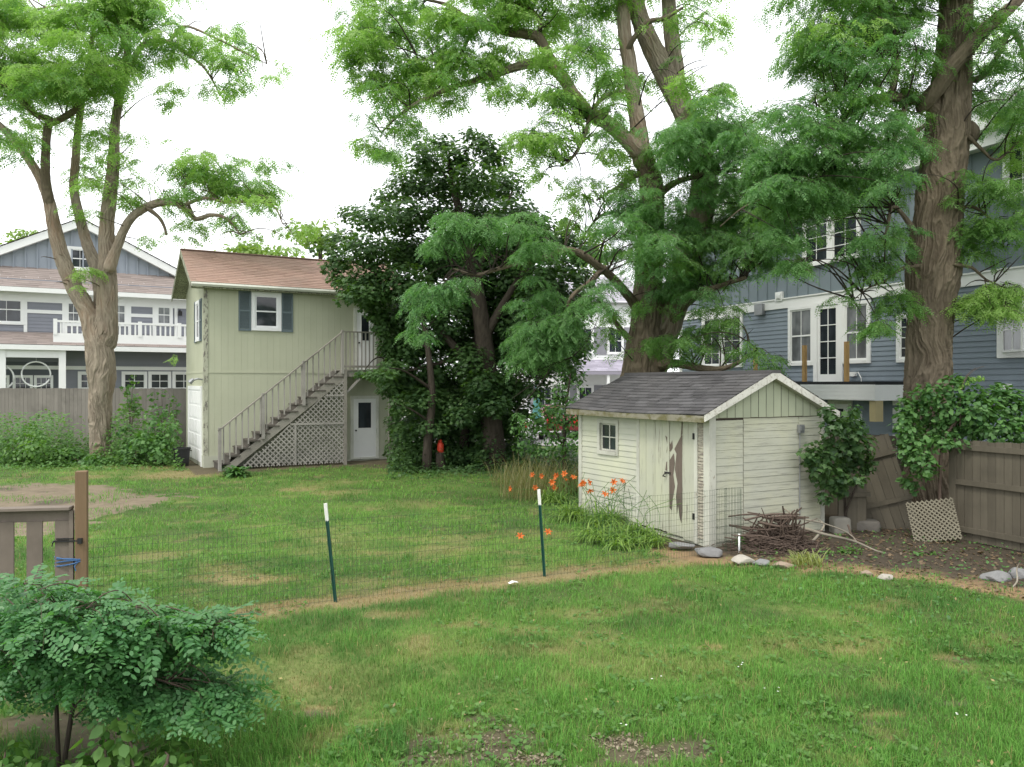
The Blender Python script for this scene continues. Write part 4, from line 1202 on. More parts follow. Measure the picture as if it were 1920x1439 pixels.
# balcony with turned balusters
b0, b1 = lu(100, -1.3), LU1; zf = lz(634, 150, -1.3); zt = lz(602, 150, -1.3)
m = MB(T_front); m.box(b0, b1, .0, 1.3, zf - .42, zf + .12); m.box(b0, b1, 1.3, 1.36, zf - .46, zf - .28); bl = m.build('balcony', MT['white'], lh)
m = MB(T_front); m.box(b0, b1, 1.2, 1.32, zt - .09, zt); m.box(b0, b1, 1.22, 1.30, zf + .12, zf + .2)
u = b0
while u < b1: m.box(u, u + .16, 1.19, 1.33, zf + .12, zt + .06); u += 1.75
m.build('balcony_rail', MT['white'], bl)
u = b0 + .3
while u < b1 - .1:
    m = MB(T_front); m.box(u - .035, u + .035, 1.24, 1.29, zf + .2, zt - .09); m.build('baluster', MT['white'], bl); u += .22
m = MB(T_front); a = lu(337); z = lz(587, 337); m.box(a - .05, a + .05, .02, .06, z - .1, z + .12); m.tube([(a, .06, z + .1), (a, .16, z + .16), (a, .2, z + .08)], .015, 6); m.box(a - .08, a + .08, .12, .28, z - .16, z + .06); m.build('wall_lantern', MT['iron'], lh)
# porch posts and porch back
for px in (4, 117):
    m = MB(T_front); a = lu(px, -1.45); m.box(a - .14, a + .14, 1.31, 1.59, 0, e1 - .08); m.build('porch_post', MT['white'], lh)
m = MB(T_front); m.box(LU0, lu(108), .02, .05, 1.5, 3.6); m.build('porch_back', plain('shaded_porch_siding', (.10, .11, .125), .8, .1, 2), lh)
for a, b in ((24, 62), (64, 100), (-30, 18)): window(lh, T_front, lu(a), lu(b), lz(735, 40), lz(704, 40), .05, .07, .05, 3, 2, MT['white'], rail=False)
m = MB(); a, b = lu(330, 4), lu(470, 4); m.add([(a, 4, e2 + 1.0), (b, 4, e2 + 1.0), (b, 7, e2 + 2.6), (a + 1.0, 7, e2 + 2.6)], [(0, 1, 2, 3)]); m.build('wing_roof', MT['brown_roof'], lh)
for px, py, v, r in ((68, 702, -1.2, .56), (-2, 708, -1.2, .56)):
    a = LH.w(lu(px, v), v, lz(py, px, v)); h = thing('hanging_hoop', 'large white ring hanging in the back left porch, ' + ('whole in view' if px > 0 else 'cut by the picture edge'), 'hoop', a, LH.ang, 'white rings hanging in the porch')
    m = MB(); n = 28; m.tube([(r * math.cos(2 * math.pi * k / n), 0, r * math.sin(2 * math.pi * k / n)) for k in range(n)], .035, 8, closed=True); m.tube([(0, 0, r), (0, 0, e1 - .1 - a[2])], .008, 5); m.build('ring', MT['white'], h, None, True)

# ------------------------------------------------------------------ white house and lot far behind
m = MB(); m.quad((-9, 33, .03), (8, 33, .03), (12, 62, .03), (-14, 62, .03)); o = m.build('parking_lot', MT['asphalt']); tag(o, 'pale parking lot far behind the dark maple', 'parking lot', kind='structure')
wh = thing('white_house', 'white house with grey shutters glimpsed between the maple and the shed', 'house', WH.w(0, 0), WH.ang)
WU0, WU1 = -3.0, 6.5
m = MB(T_front); m.box(WU0, WU1, -8, 0, 0, 7.4); m.laps(WU0, WU1, .3, 7.2, .16, .016); m.build('wall', MT['white'], wh)
m = MB(); shingles(m, WU0 - .3, WU1 + .3, lambda u: (u, -.4, 7.3), lambda u: (u, 4, 9.4), .6, .3); shingles(m, WU0 - .3, WU1 + .3, lambda u: (u, 8.4, 7.3), lambda u: (u, 4, 9.4), .6, .3); m.build('roof', shingle_mat('pale_grey_shingle', (.35, .34, .37)), wh)
m = MB(); shingles(m, 1.2, WU1, lambda u: (u, -2.0, 3.3), lambda u: (u, 0, 4.0), .6, .25); m.box(1.2, WU1, -2.02, -1.9, 3.1, 3.28); m.build('porch_roof', shingle_mat('lavender_shingle', (.33, .31, .37)), wh)
for u in (-2.2, .2, 2.6, 4.4):
    for z in (.9, 4.3):
        window(wh, T_front, u, u + 1.0, z, z + 1.6, .02, .1, .05, 2, 2, MT['white'])
        for a in (u - .42, u + 1.02):
            m = MB(T_front); m.box(a, a + .38, .02, .06, z, z + 1.6); m.build('shutter', plain('grey_shutter', (.22, .22, .24), .7), wh)
for px in (1.3, 3.9, WU1 - .15):
    m = MB(T_front); m.box(px, px + .15, 1.8, 1.95, 0, 3.1); m.build('porch_post', MT['white'], wh)

def car(name, label, x, y, rz_, paint):
    c = thing(name, label, 'car', (x, y, .03), rz_, 'cars parked in the lot behind the maple')
    prof = [(-2.2, .35), (-2.25, .8), (-2.1, 1.0), (-1.55, 1.05), (-.95, 1.48), (.75, 1.50), (1.5, 1.0), (2.1, .9), (2.25, .65), (2.2, .35)]
    m = MB(); n = len(prof)
    rows = [(-.86, 0), (-.80, .03), (.80, .03), (.86, 0)]
    vs = [(p[0], (-1 if w < 0 else 1) * (abs(w) - (.14 if p[1] > 1.2 else 0)), p[1]) for w in (-.86, .86) for p in prof]
    m.add(vs, [tuple(range(n)), tuple(range(2 * n - 1, n - 1, -1))] + [(i, (i + 1) % n, n + (i + 1) % n, n + i) for i in range(n)])
    m.build('body', paint, c, bevel=.06)
    for sy in (-1, 1):
        m = MB(); q = sy * .845
        m.add([(-1.35, q, 1.08), (1.25, q, 1.08), (.70, q - sy * .1, 1.42), (-.9, q - sy * .1, 1.42)], [(0, 1, 2, 3)]); m.build('side_window', MT['glass'], c)
        for wx in (-1.35, 1.35):
            w = MB(); w.tube([(wx, sy * .66, .32), (wx, sy * .87, .32)], [.32, .32], 18); t = w.build('wheel', MT['black'], c)
            w = MB(); w.tube([(wx, sy * .86, .32), (wx, sy * .885, .32)], [.19, .18], 14); w.build('rim', MT['steel'], t)
        m = MB(); m.box(-2.27, -2.2, sy * .62 - .14, sy * .62 + .14, .72, .95); m.build('tail_light', MT['lens'], c)
    m = MB(); m.add([(-1.54, -.66, 1.09), (-1.54, .66, 1.09), (-1.0, .6, 1.44), (-1.0, -.6, 1.44)], [(0, 1, 2, 3)]); m.add([(1.46, -.66, 1.05), (1.46, .66, 1.05), (.83, .6, 1.46), (.83, -.6, 1.46)], [(0, 1, 2, 3)]); m.build('windscreen', MT['glass'], c)
    return c
car('parked_car', 'white parked car glimpsed to the right of the maple trunk', .35, 35.5, math.radians(78), MT['car_white'])
car('parked_car', 'dark red parked car glimpsed behind the white one', 2.2, 39.5, math.radians(95), MT['car_red'])
um = thing('closed_parasol', 'closed teal parasol in the lot behind the maple', 'parasol', (1.05, 34, .03))
m = MB(); m.tube([(0, 0, 0), (0, 0, 2.5)], .03, 8); m.build('pole', MT['white'], um); m = MB(); m.lathe([(.05, 2.45), (.10, 2.2), (.17, 1.5), (.22, 1.05), (.12, .98)], 14, (0, 0, 0)); m.build('canopy', MT['teal'], um)

# ------------------------------------------------------------------ fences
def board_run(mb, u0, u1, z0, z1, w=.14, o=0.0, th=.02, ragged=.01):
    u = u0
    while u < u1:
        b = min(u + w * random.uniform(.95, 1.05), u1); dz = random.uniform(-ragged, ragged); q = o + random.uniform(0, .006)
        mb.box(u + .003, b - .003, q, q + th, z0, z1 + dz); u = b
LFA, LFB = P3(-60, 800, 30.5), P3(358, 800, 30.0)
lf = thing('privacy_fence', 'tall grey vertical board fence behind the left locust tree', 'fence', (LFA[0], LFA[1], 0), math.atan2(LFB[1] - LFA[1], LFB[0] - LFA[0]))
LL = math.hypot(LFB[0] - LFA[0], LFB[1] - LFA[1]); m = MB(T_front); board_run(m, 0, LL, .05, 2.42, .15); m.build('boards', MT['fence_grey'], lf)
m = MB(T_front)
for z in (.5, 1.3, 2.1): m.box(0, LL, -.06, 0, z, z + .09)
m.build('rail', MT['fence_grey'], lf)
u = .1
while u < LL: m = MB(T_front); m.box(u, u + .1, -.16, -.06, 0, 2.4); m.build('post', MT['fence_grey'], lf); u += 2.4

rfn = thing('board_fence', 'weathered brown board fence with rails on the near side under the vine', 'fence', RF.w(0, 0), RF.ang)
m = MB(T_front); board_run(m, .06, 5.2, .0, 1.66, .135, 0, .02, .02); m.build('boards', MT['fence_old'], rfn)
for z in (.14, .92, 1.5): m = MB(T_front); m.box(.05, 5.2, .026, .07, z, z + .085); m.build('rail', MT['fence_old'], rfn)
for u in (0, 2.45, 4.9): m = MB(T_front); m.box(u - .06, u + .06, .026 if u else -.03, .125 if u else .07, -.1, 1.68); m.build('post', MT['fence_old'], rfn) if u == 0 else None
bp = thing('broken_gate', 'broken old plank gate leaning sideways in the gap of the brown fence', 'gate', (6.62, 14.55, .02), math.radians(-18))
m = MB(T_front)
W_, H_ = 1.02, 1.74
board_run(m, -W_, 0, 0, H_, .155, 0, .02, .03)
gb = m.build('boards', MT['fence_old'], bp)
m = MB(T_front); m.box(-W_, .03, .028, .07, .52, .60); m.box(-W_, .03, .028, .07, 1.36, 1.45); gr_ = m.build('rail', MT['fence_old'], bp)
bp.rotation_euler = (math.radians(-7), math.radians(-17), math.radians(-18))
bp.location = (7.24, 14.1, .05)
# two short stubs of older fence beside it
ob = thing('plank_stub', 'short grey plank stub standing between the shed and the broken gate', 'plank', (5.68, 13.9, 0), math.radians(12))
m = MB(T_front); board_run(m, 0, .55, -.05, .92, .18, 0, .03, .04); m.build('boards', MT['fence_old'], ob); m = MB(T_front); m.box(-.05, .6, .036, .08, .62, .70); m.build('rail', MT['fence_old'], ob)
bf = thing('back_fence', 'dark old board fence in the shade behind the broken gate', 'fence', (5.9, 16.0, 0), math.radians(-20))
m = MB(T_front); board_run(m, 0, 2.4, 0, 1.6, .15, 0, .02, .02); m.build('boards', MT['fence_old'], bf)
lp = thing('lattice_scrap', 'small square of pale lattice leaning against the brown fence post', 'lattice panel', (7.05, 13.05, .02), math.radians(-14))
lp.rotation_euler = (math.radians(-14), math.radians(-9), math.radians(-14))
m = MB(T_front); lattice(m, [(-.42, 0), (.30, 0), (.30, .68), (-.42, .68)], 0, .052, .022, .006); m.build('slats', wood_mat('pale_lattice', (.19, .175, .13), (8, 8, 8), 2, .2, .2), lp)

# gate, post, stakes and wire
gp_ = thing('gate_post', 'brown treated wooden post beside the low grey gate', 'post', (POST[0], POST[1], 0), math.radians(20))
m = MB(); m.box(-.055, .055, -.055, .055, -.2, 1.70); m.build('shaft', MT['post_wood'], gp_, bevel=.006)
gt = thing('garden_gate', 'low grey slatted timber gate, its rails running out at the picture edge', 'gate', (POST[0] - .08, POST[1] - .03, 0), math.radians(190))
m = MB(T_front); m.box(.0, 1.8, .0, .04, 1.19, 1.31); m.box(-.0, 1.8, -.09, .05, 1.312, 1.345); m.build('top_rail', MT['gate_wood'], gt, bevel=.004)
m = MB(T_front); m.box(.0, 1.8, .0, .04, .18, .30); m.build('bottom_rail', MT['gate_wood'], gt)
for i in range(7): m = MB(T_front); u = .012 + i * .265; m.box(u, u + .145, -.024, -.001, .12, 1.20); m.build('slat', MT['gate_wood'], gt)
m = MB(T_front); m.box(-.02, .02, -.04, .0, .1, 1.3); m.build('stile', MT['gate_wood'], gt)
m = MB(T_front); m.box(-.10, .17, -.047, -.026, .985, 1.0); m.box(-.02, .14, -.045, -.026, 1.01, 1.022); m.tube([(.16, -.035, .99), (.16, -.075, .985), (.165, -.075, .95)], .008, 6); m.box(-.11, -.07, -.07, -.02, .965, 1.02); m.build('latch', MT['iron'], gt)
cd_ = thing('blue_rope', 'blue cord tying the grey gate to its post', 'cord', (POST[0] - .06, POST[1], .76), math.radians(10))
m = MB()
for k in range(4):
    n = 22; m.tube([((.20 if math.cos(t) < 0 else .09) * math.cos(t), .085 * math.sin(t), .012 * k + .03 * math.cos(t + k)) for t in [2 * math.pi * i / n for i in range(n)]], .007, 5, closed=True)
m.tube([(.05, -.09, .02), (.02, -.10, -.02), (.03, -.095, -.07)], .006, 5); m.build('loops', MT['blue_cord'], cd_)

def stake(pos, lean, label):
    s = thing('fence_stake', label, 'stake', (pos[0], pos[1], 0), math.radians(25), 'steel stakes carrying the wire fence')
    s.rotation_euler = (math.radians(-1.5), lean, math.radians(25))
    def tee(z0, z1, g=0.0):
        m = MB(); m.box(-.020 - g, .020 + g, -.004 - g, .004 + g, z0, z1); m.box(-.004 - g, .004 + g, -.036 - g, -.004 - g, z0, z1)
        z = z0 + .05
        while z < z1 - .03: m.box(-.011, .011, .004 + g, .014 + g, z, z + .022); z += .054
        return m
    sh = tee(-.25, .97).build('shaft', MT['post_green'], s); tee(.97, 1.18, .0006).build('tip', MT['post_white'], s)
    return s
stake(STAKE1, math.radians(-5.5), 'dark green steel stake with a white tip, standing in the middle of the dry strip')
stake(STAKE2, math.radians(-3.5), 'dark green steel stake with a white tip, nearer the orange daylilies')
wf = thing('wire_fence', 'low welded wire fence strung from the brown post past the stakes to the shed', 'wire fence')
m = MB(); wr = .0011
pts = FLINE[1:]; zr = [.02, .10, .2, .3, .4, .5, .6, .7, .8, .9, .98]
for (ax, ay), (bx, by) in zip(pts[:-1], pts[1:]):
    L = math.hypot(bx - ax, by - ay); n = int(L / .0508)
    for i in range(n + 1):
        t = i / n; X, Y_ = ax + (bx - ax) * t, ay + (by - ay) * t; w = random.uniform(-.006, .006)
        m.bar((X, Y_, .0), (X + w, Y_ + w, .98), wr * 2)
    for z in zr:
        k = 6
        for i in range(k):
            s0, s1 = i / k, (i + 1) / k; sg = lambda t: -.018 * math.sin(math.pi * t) if z > .5 else 0
            m.bar((ax + (bx - ax) * s0, ay + (by - ay) * s0, z + sg(s0)), (ax + (bx - ax) * s1, ay + (by - ay) * s1, z + sg(s1)), wr * 2.2)
# the rolled-up end by the shed
for k in range(26):
    t = k / 26 * 2 * math.pi * 1.6; r_ = .11 + .02 * k / 26
    X, Y_ = FENCE_END[0] + .10 + r_ * math.cos(t), FENCE_END[1] - .02 + r_ * math.sin(t); m.bar((X, Y_, .02), (X, Y_, .98), wr * 2)
m.build('mesh', MT['wire'], wf)

# ------------------------------------------------------------------ trees
def blocked(p):
    """points inside or right against a building"""
    b = np.zeros(len(p), bool)
    for fr, u0, u1, v0, v1, h in ((GA, -.5, LG + .5, -.45, WG + .5, 7.2), (SH, -.3, WS + .3, -.2, LS + .25, 3.0), (BH, UL - .3, 40, -.25, 20, 9.2)):
        lx, ly = fr.loc(p[:, 0], p[:, 1]); b |= (lx > u0) & (lx < u1) & (ly > v0) & (ly < v1) & (p[:, 2] < h)
    return b

def tree(name, label, base, trunk, limbs, barkm, limb_m=None, bark=.03, K=18, nseg=72, step=.035, seed=1, lump=0.0, group=None):
    t = thing(name, label, 'tree', (base[0], base[1], 0), 0, group)
    b = (base[0], base[1], 0)
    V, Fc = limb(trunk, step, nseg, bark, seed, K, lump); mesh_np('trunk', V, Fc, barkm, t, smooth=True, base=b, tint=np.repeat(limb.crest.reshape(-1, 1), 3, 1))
    for i, l in enumerate(limbs):
        p0, p1 = np.array(l[0]), np.array(l[1]); d = (p1 - p0)[:3]; d = d / np.linalg.norm(d)
        l = [tuple(p0[:3] - d * max(.12, p0[3] * 1.1)) + (p0[3] * .55,), tuple(p0[:3]) + (p0[3] * 1.06,)] + list(l[1:])
        r = max(p[3] for p in l)
        big = r > .12
        V, Fc = limb(l, .03 if big else .08, int(min(170, max(8, r * 600))), bark * min(1, r / .35) * .9 if r > .05 else 0, seed + 11 * i + 3, max(6, int(K * min(1, r / .36))))
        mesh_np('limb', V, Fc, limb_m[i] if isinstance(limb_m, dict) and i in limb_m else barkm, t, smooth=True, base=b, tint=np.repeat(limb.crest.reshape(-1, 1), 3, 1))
    return t, b

def crown(t, b, groups, skel, twig_m, twig_r=.02):
    """groups: list of (material, [(centre, radii, dens, L, pairs, lean, ll, lw)])"""
    cs, S_, E_ = [], [], []
    for mm, cl in groups:
        qs = []
        for c, rad, dens, L, pairs, lean, ll, lw in cl:
            q, s, e = locust_cluster(c, rad, dens, L, pairs, lean, ll, lw); qs.append(q); cs.append(c) if R.random() < .45 else None
            k = R.random(len(s)) < .6; S_.append(s[k]); E_.append(e[k])
        q = np.concatenate(qs); q = q[~blocked(q[:, 0])]
        polys('crown', q, mm, t, b)
    s, e = np.concatenate(S_), np.concatenate(E_); k = ~(blocked(s) | blocked(e)); s, e = s[k], e[k]
    tp = twig_paths(cs, skel, twig_r)
    tp = [p for p in tp if not blocked(np.array([q[:3] for q in p])).any()]
    w = np.array([.004, .0, .004]); mid = (s + e) / 2 + np.array([0, 0, .06])
    q = np.concatenate([np.stack([s - w, s + w, mid + w, mid - w], 1), np.stack([mid - w, mid + w, e + w * .4, e - w * .4], 1)])
    V, Fc = cat([limb(p, .16, 6) for p in tp] + [(q.reshape(-1, 3), np.arange(len(q) * 4).reshape(-1, 4))]); mesh_np('branch_twigs', V, Fc, twig_m, t, base=b)  # thin branches out to the clumps plus bare twigs, no leaves

def CL(lst, Y, depth=1.0, dens=6.0, L=.25, pairs=7, lean=(0, 0), ll=.225, lw=.46, jit=.8, squash=1.0):
    """clumps given by the picture position and size of the mass they make"""
    out = []
    for c in lst:
        px, py, rx, ry = c[:4]; d = c[4] / 5.2 * dens if len(c) > 4 and dens < 8 else (dens * min(1, c[4] / 6) if len(c) > 4 else dens); y = (c[5] if len(c) > 5 else Y) + R.normal(0, jit)
        k = y / F; rad = np.array([rx * k, min(rx, ry * 1.3) * k * depth, ry * k * squash]); c0 = P3(px, py, y)
        for _ in range(5):
            out.append((c0 + R.normal(0, .60, 3) * rad, rad * R.uniform(.30, .68), d, L, pairs, lean, ll, lw))
    return out

# --- left locust
GAPS = .50
YL = 26.5
tr = path(YL, [(190, 868, 0.336), (190, 838, 0.323), (189, 800, 0.315), (188, 760, 0.336), (190, 725, 0.378), (188, 690, 0.420), (187, 660, 0.420), (184, 632, 0.386), (186, 605, 0.252)])
LA = path(YL, [(180, 640, 0.292), (165, 585, 0.284), (140, 540, 0.267), (119, 490, 0.241), (103, 430, 0.211), (92, 378, 0.176), (75, 335, 0.146), (52, 296, 0.129), (25, 262, 0.112), (-10, 228, 0.095), (-60, 200, 0.077)])
LA2 = path(YL - .3, [(92, 378, .16, YL - .05), (86, 335, .15, YL - .2), (86, 290, .14), (90, 240, .125), (96, 226, .11), (70, 216, .105), (45, 195, .10), (18, 163, .09), (-12, 145, .08), (-60, 110, .06)])
LA3 = path(YL - .4, [(92, 232, .11), (112, 225, .11), (140, 208, .105), (155, 188, .10), (178, 168, .085), (186, 140, .07), (186, 118, .06), (205, 118, .05), (228, 92, .04), (240, 60, .03)])
LA4 = path(YL - .4, [(184, 158, .06), (205, 157, .05), (226, 148, .045), (232, 118, .04), (238, 85, .03)])
LB = path(YL + .5, [(192, 600, 0.246), (190, 555, 0.238), (182, 505, 0.211), (165, 462, 0.176), (150, 410, 0.154), (139, 355, 0.141), (142, 300, 0.123), (148, 230, 0.106), (160, 160, 0.088), (175, 60, 0.062), (180, -40, 0.044)])
LC = path(YL + .1, [(196, 640, 0.361), (200, 590, 0.335), (202, 530, 0.301), (200, 470, 0.258), (201, 415, 0.228), (207, 360, 0.206), (214, 300, 0.172), (216, 240, 0.146), (228, 160, 0.125), (240, 90, 0.103), (232, 20, 0.086), (220, -60, 0.069)])
LD = path(YL - .2, [(206, 500, 0.180), (220, 462, 0.153), (240, 418, 0.140), (264, 395, 0.131), (300, 380, 0.122), (330, 381, 0.108), (352, 396, 0.095), (368, 411, 0.081), (395, 404, 0.063), (420, 408, 0.050), (438, 424, 0.032), (450, 440, 0.018)])
LD2 = path(YL - .3, [(278, 392, .075), (298, 408, .06), (308, 425, .05), (312, 441, .035)])
LD3 = path(YL - .2, [(340, 388, .06), (385, 372, .05), (430, 380, .05), (480, 378, .04), (515, 390, .03), (530, 420, .02)])
LD4 = path(YL, [(360, 400, .05), (345, 350, .04), (380, 320, .035), (430, 330, .02)])
LE_ = path(YL + .6, [(228, 155, .10, YL + .15), (262, 92, .09, YL + .35), (290, 77, .085), (318, 80, .075), (345, 98, .06), (378, 122, .045), (398, 150, .03), (412, 178, .02)])
LF_ = path(YL + .6, [(318, 80, .05), (345, 50, .045), (400, 70, .035), (450, 95, .03), (500, 120, .015)])
LG_ = path(YL, [(235, 90, .07), (215, 40, .06), (170, 20, .05), (120, 10, .04), (60, 20, .03)])
t, b = tree('locust_tree', 'tall pale-barked locust tree with several leaders beside the sage garage', P3(190, 868, YL), tr, [LA, LA2, LA3, LA4, LB, LC, LD, LD2, LD3, LD4, LE_, LF_, LG_], MT['bark_grey'], {1: MT['bark_brown'], 2: MT['bark_brown'], 3: MT['bark_brown'], 7: MT['bark_brown']}, .040, 20, 240, .025, 3, .20)
cl = [(30, 30, 90, 60), (110, 40, 90, 55), (190, 40, 80, 55), (270, 35, 70, 50), (340, 35, 70, 45), (30, 110, 80, 55), (110, 110, 80, 50), (60, 170, 70, 35), (150, 160, 60, 40), (-20, 180, 60, 60), (200, 105, 60, 45),
      (270, 100, 60, 40, 4.5), (330, 85, 60, 35), (400, 75, 55, 32), (445, 95, 45, 30), (425, 140, 28, 34), (432, 172, 16, 22), (478, 118, 34, 22, 4.5), (508, 132, 20, 18, 4), (320, 140, 36, 26), (325, 172, 20, 20, 4.5),
      (210, 215, 42, 42), (225, 262, 32, 34), (150, 255, 40, 40), (145, 300, 35, 30, 4), (30, 220, 45, 30), (60, 262, 35, 18, 4), (240, 300, 26, 24, 4), (200, 330, 40, 25, 3), (160, 350, 26, 30, 2.5), (228, 365, 24, 34, 2.5), (100, 350, 24, 26, 1.6), (165, 400, 30, 20, 1.6)]
arm = [(370, 315, 40, 26), (415, 318, 50, 28), (455, 335, 50, 34), (500, 365, 40, 38), (350, 352, 40, 26), (410, 362, 50, 26), (300, 368, 30, 18), (470, 395, 45, 28), (525, 415, 28, 34), (440, 425, 34, 28, 4.5), (510, 450, 34, 26), (548, 452, 18, 18, 4), (470, 458, 26, 22), (480, 478, 26, 14), (350, 425, 34, 16, 2.5), (310, 440, 26, 12, 2), (400, 445, 26, 16, 2.5), (330, 300, 26, 14, 1.6), (290, 350, 24, 12, 1.6), (560, 470, 14, 12, 3), (255, 372, 16, 12, 1.6)]
shoots = [(102, 510, 24, 24, 9, YL - .5), (118, 532, 18, 16, 8, YL - .5), (155, 512, 26, 16, 7, YL - .6), (150, 480, 18, 14, 6), (188, 626, 12, 10, 9, YL - .7), (340, 668, 12, 18, 8, 26.6)]
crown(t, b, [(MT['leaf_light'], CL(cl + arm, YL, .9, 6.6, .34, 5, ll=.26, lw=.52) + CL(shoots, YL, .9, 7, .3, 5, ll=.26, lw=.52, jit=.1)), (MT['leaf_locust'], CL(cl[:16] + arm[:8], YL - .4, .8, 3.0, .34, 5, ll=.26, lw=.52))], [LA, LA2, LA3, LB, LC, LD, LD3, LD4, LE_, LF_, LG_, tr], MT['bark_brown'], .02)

# --- centre locust behind the shed
GAPS = .38
YC = 19.3
tr = path(YC, [(1208, 790, 0.718), (1207, 740, 0.607), (1206, 700, 0.515), (1207, 655, 0.423), (1210, 600, 0.368), (1214, 540, 0.340), (1218, 470, 0.317), (1222, 400, 0.285), (1222, 350, 0.262), (1212, 310, 0.230), (1200, 280, 0.212)])
C1 = path(YC, [(1205, 300, .22), (1197, 240, .20), (1188, 180, .185), (1180, 120, .175), (1172, 70, .165), (1168, 20, .15), (1166, -60, .12)])
C2 = path(YC - .1, [(1198, 285, .19), (1170, 258, .175), (1130, 225, .165), (1100, 210, .155), (1075, 178, .15), (1055, 145, .14), (1030, 122, .13), (1005, 118, .115), (970, 126, .10), (930, 140, .085), (885, 155, .07), (845, 165, .055), (790, 190, .04), (750, 215, .025), (715, 250, .012)])
C2b = path(YC - .1, [(1048, 135, .12), (1030, 108, .12), (1010, 72, .12), (985, 64, .115), (955, 60, .115), (930, 52, .115), (906, 46, .11), (886, 40, .09), (868, 28, .05), (840, 10, .04), (800, 0, .03)])
C2c = path(YC, [(906, 46, .06), (880, 70, .05), (860, 105, .045), (815, 110, .035), (770, 115, .02)])
C2d = path(YC, [(1010, 72, .06), (1012, 40, .05), (990, 15, .045), (940, 0, .04), (900, -20, .03)])
C3 = path(YC + .3, [(1226, 680, .36), (1262, 570, .36), (1295, 460, .34), (1318, 370, .32), (1316, 300, .30), (1298, 245, .285), (1274, 190, .27), (1248, 140, .255), (1224, 92, .235), (1204, 48, .21), (1190, 0, .19), (1180, -70, .16)])
C3b = path(YC + .4, [(1266, 178, .21), (1267, 130, .20), (1260, 70, .19), (1254, 10, .175), (1252, -70, .15)])
C4 = path(YC - .4, [(1188, 182, .06, YC - .1), (1165, 172, .055, YC - .3), (1130, 185, .05), (1108, 215, .05), (1096, 255, .045), (1078, 290, .035), (1055, 312, .02)])
C5 = path(YC, [(1210, 325, .07), (1188, 332, .055), (1165, 348, .05), (1140, 362, .035), (1118, 376, .025)])
C6 = path(YC - .6, [(1176, 95, .06, YC - .1), (1190, 70, .065, YC - .35), (1215, 42, .06), (1245, 35, .05), (1280, 15, .03)])
C7 = path(YC, [(1204, 590, .13), (1170, 545, .11, 18.6), (1130, 505, .09, 17.9), (1070, 470, .075, 17.4), (1010, 488, .065, 17.1), (950, 500, .05, 17.0), (895, 515, .04, 17.0), (850, 505, .025, 17.0)])
C8 = path(YC, [(1130, 505, .06, 17.9), (1105, 530, .055, 17.6), (1070, 560, .045, 17.4), (1050, 620, .035, 17.3), (1030, 685, .015, 17.2)])
C9 = path(YC, [(1222, 690, .13), (1262, 682, .10, 18.6), (1310, 690, .08, 18.0), (1350, 692, .06, 17.6), (1385, 680, .045, 17.3), (1420, 655, .02, 17.0)])
C10 = path(YC, [(1228, 640, .14), (1260, 600, .12), (1292, 566, .09, 18.6), (1340, 540, .06, 18.0), (1400, 520, .04, 17.6)])
C11 = path(YC, [(1196, 650, .08), (1165, 620, .07), (1145, 590, .05), (1120, 560, .03)])
C12 = path(YC, [(1215, 430, .10), (1180, 420, .07), (1150, 400, .05), (1120, 410, .03), (1090, 450, .02)])
C13 = path(YC, [(1222, 380, .10), (1262, 345, .08, 19.0), (1310, 330, .06, 18.4), (1370, 320, .045, 17.8), (1440, 330, .03, 17.4)])
t, b = tree('locust_tree', 'big forked locust tree growing right behind the green shed', P3(1208, 790, YC), tr, [C1, C2, C2b, C2c, C2d, C3, C3b, C4, C5, C6, C7, C8, C9, C10, C11, C12, C13], MT['bark_brown'], {0: MT['bark_grey'], 1: MT['bark_grey'], 5: MT['bark_grey'], 6: MT['bark_grey'], 7: MT['bark_grey'], 8: MT['bark_grey']}, .045, 22, 240, .025, 17, .04)
up = [(690, 40, 46, 40), (740, 30, 55, 38), (800, 25, 60, 36), (668, 85, 30, 26), (720, 100, 46, 34), (780, 90, 55, 36), (840, 85, 50, 36), (690, 150, 36, 26), (745, 165, 48, 32), (800, 150, 50, 28), (860, 120, 46, 30), (715, 205, 34, 24), (765, 215, 44, 22), (825, 180, 36, 16, 4.5), (700, 240, 30, 24), (692, 275, 18, 20, 4), (720, 285, 14, 12, 3), (905, 90, 44, 34, 4.5), (920, 160, 36, 16, 3.5), (950, 170, 24, 10, 3),
      (870, 25, 50, 30), (930, 20, 55, 28), (990, 20, 50, 26), (1045, 40, 46, 40), (1095, 45, 44, 44), (1075, 100, 46, 34), (1120, 105, 36, 36), (1100, 145, 42, 26), (1030, 180, 34, 20, 4.5), (1045, 55, 40, 40), (1150, 30, 40, 40), (1210, 20, 50, 32), (1270, 15, 46, 30), (1150, 80, 26, 34, 4), (1140, 150, 22, 20, 3.5), (1300, 55, 26, 36, 4), (1285, 100, 22, 30, 3), (1340, 70, 14, 26, 2), (1325, 130, 14, 24, 1.6), (1288, 150, 16, 26, 3), (1345, 170, 10, 20, 1.2),
      (970, 262, 36, 20), (1010, 240, 44, 26), (1050, 250, 36, 30), (1030, 290, 36, 22, 4.5), (1000, 285, 30, 16, 4), (1090, 195, 40, 18), (1060, 160, 40, 18, 4), (1130, 255, 26, 24, 4.5), (1120, 290, 22, 18, 4), (1155, 200, 20, 30, 4), (1150, 275, 16, 20, 3), (1235, 215, 22, 32), (1250, 265, 22, 24), (1090, 350, 24, 34, 3.5), (1070, 395, 18, 26, 3), (1105, 385, 16, 20, 3), (1035, 330, 16, 18, 2), (1170, 330, 14, 18, 2.5), (1200, 140, 16, 30, 2.5), (1310, 190, 12, 22, 3)]
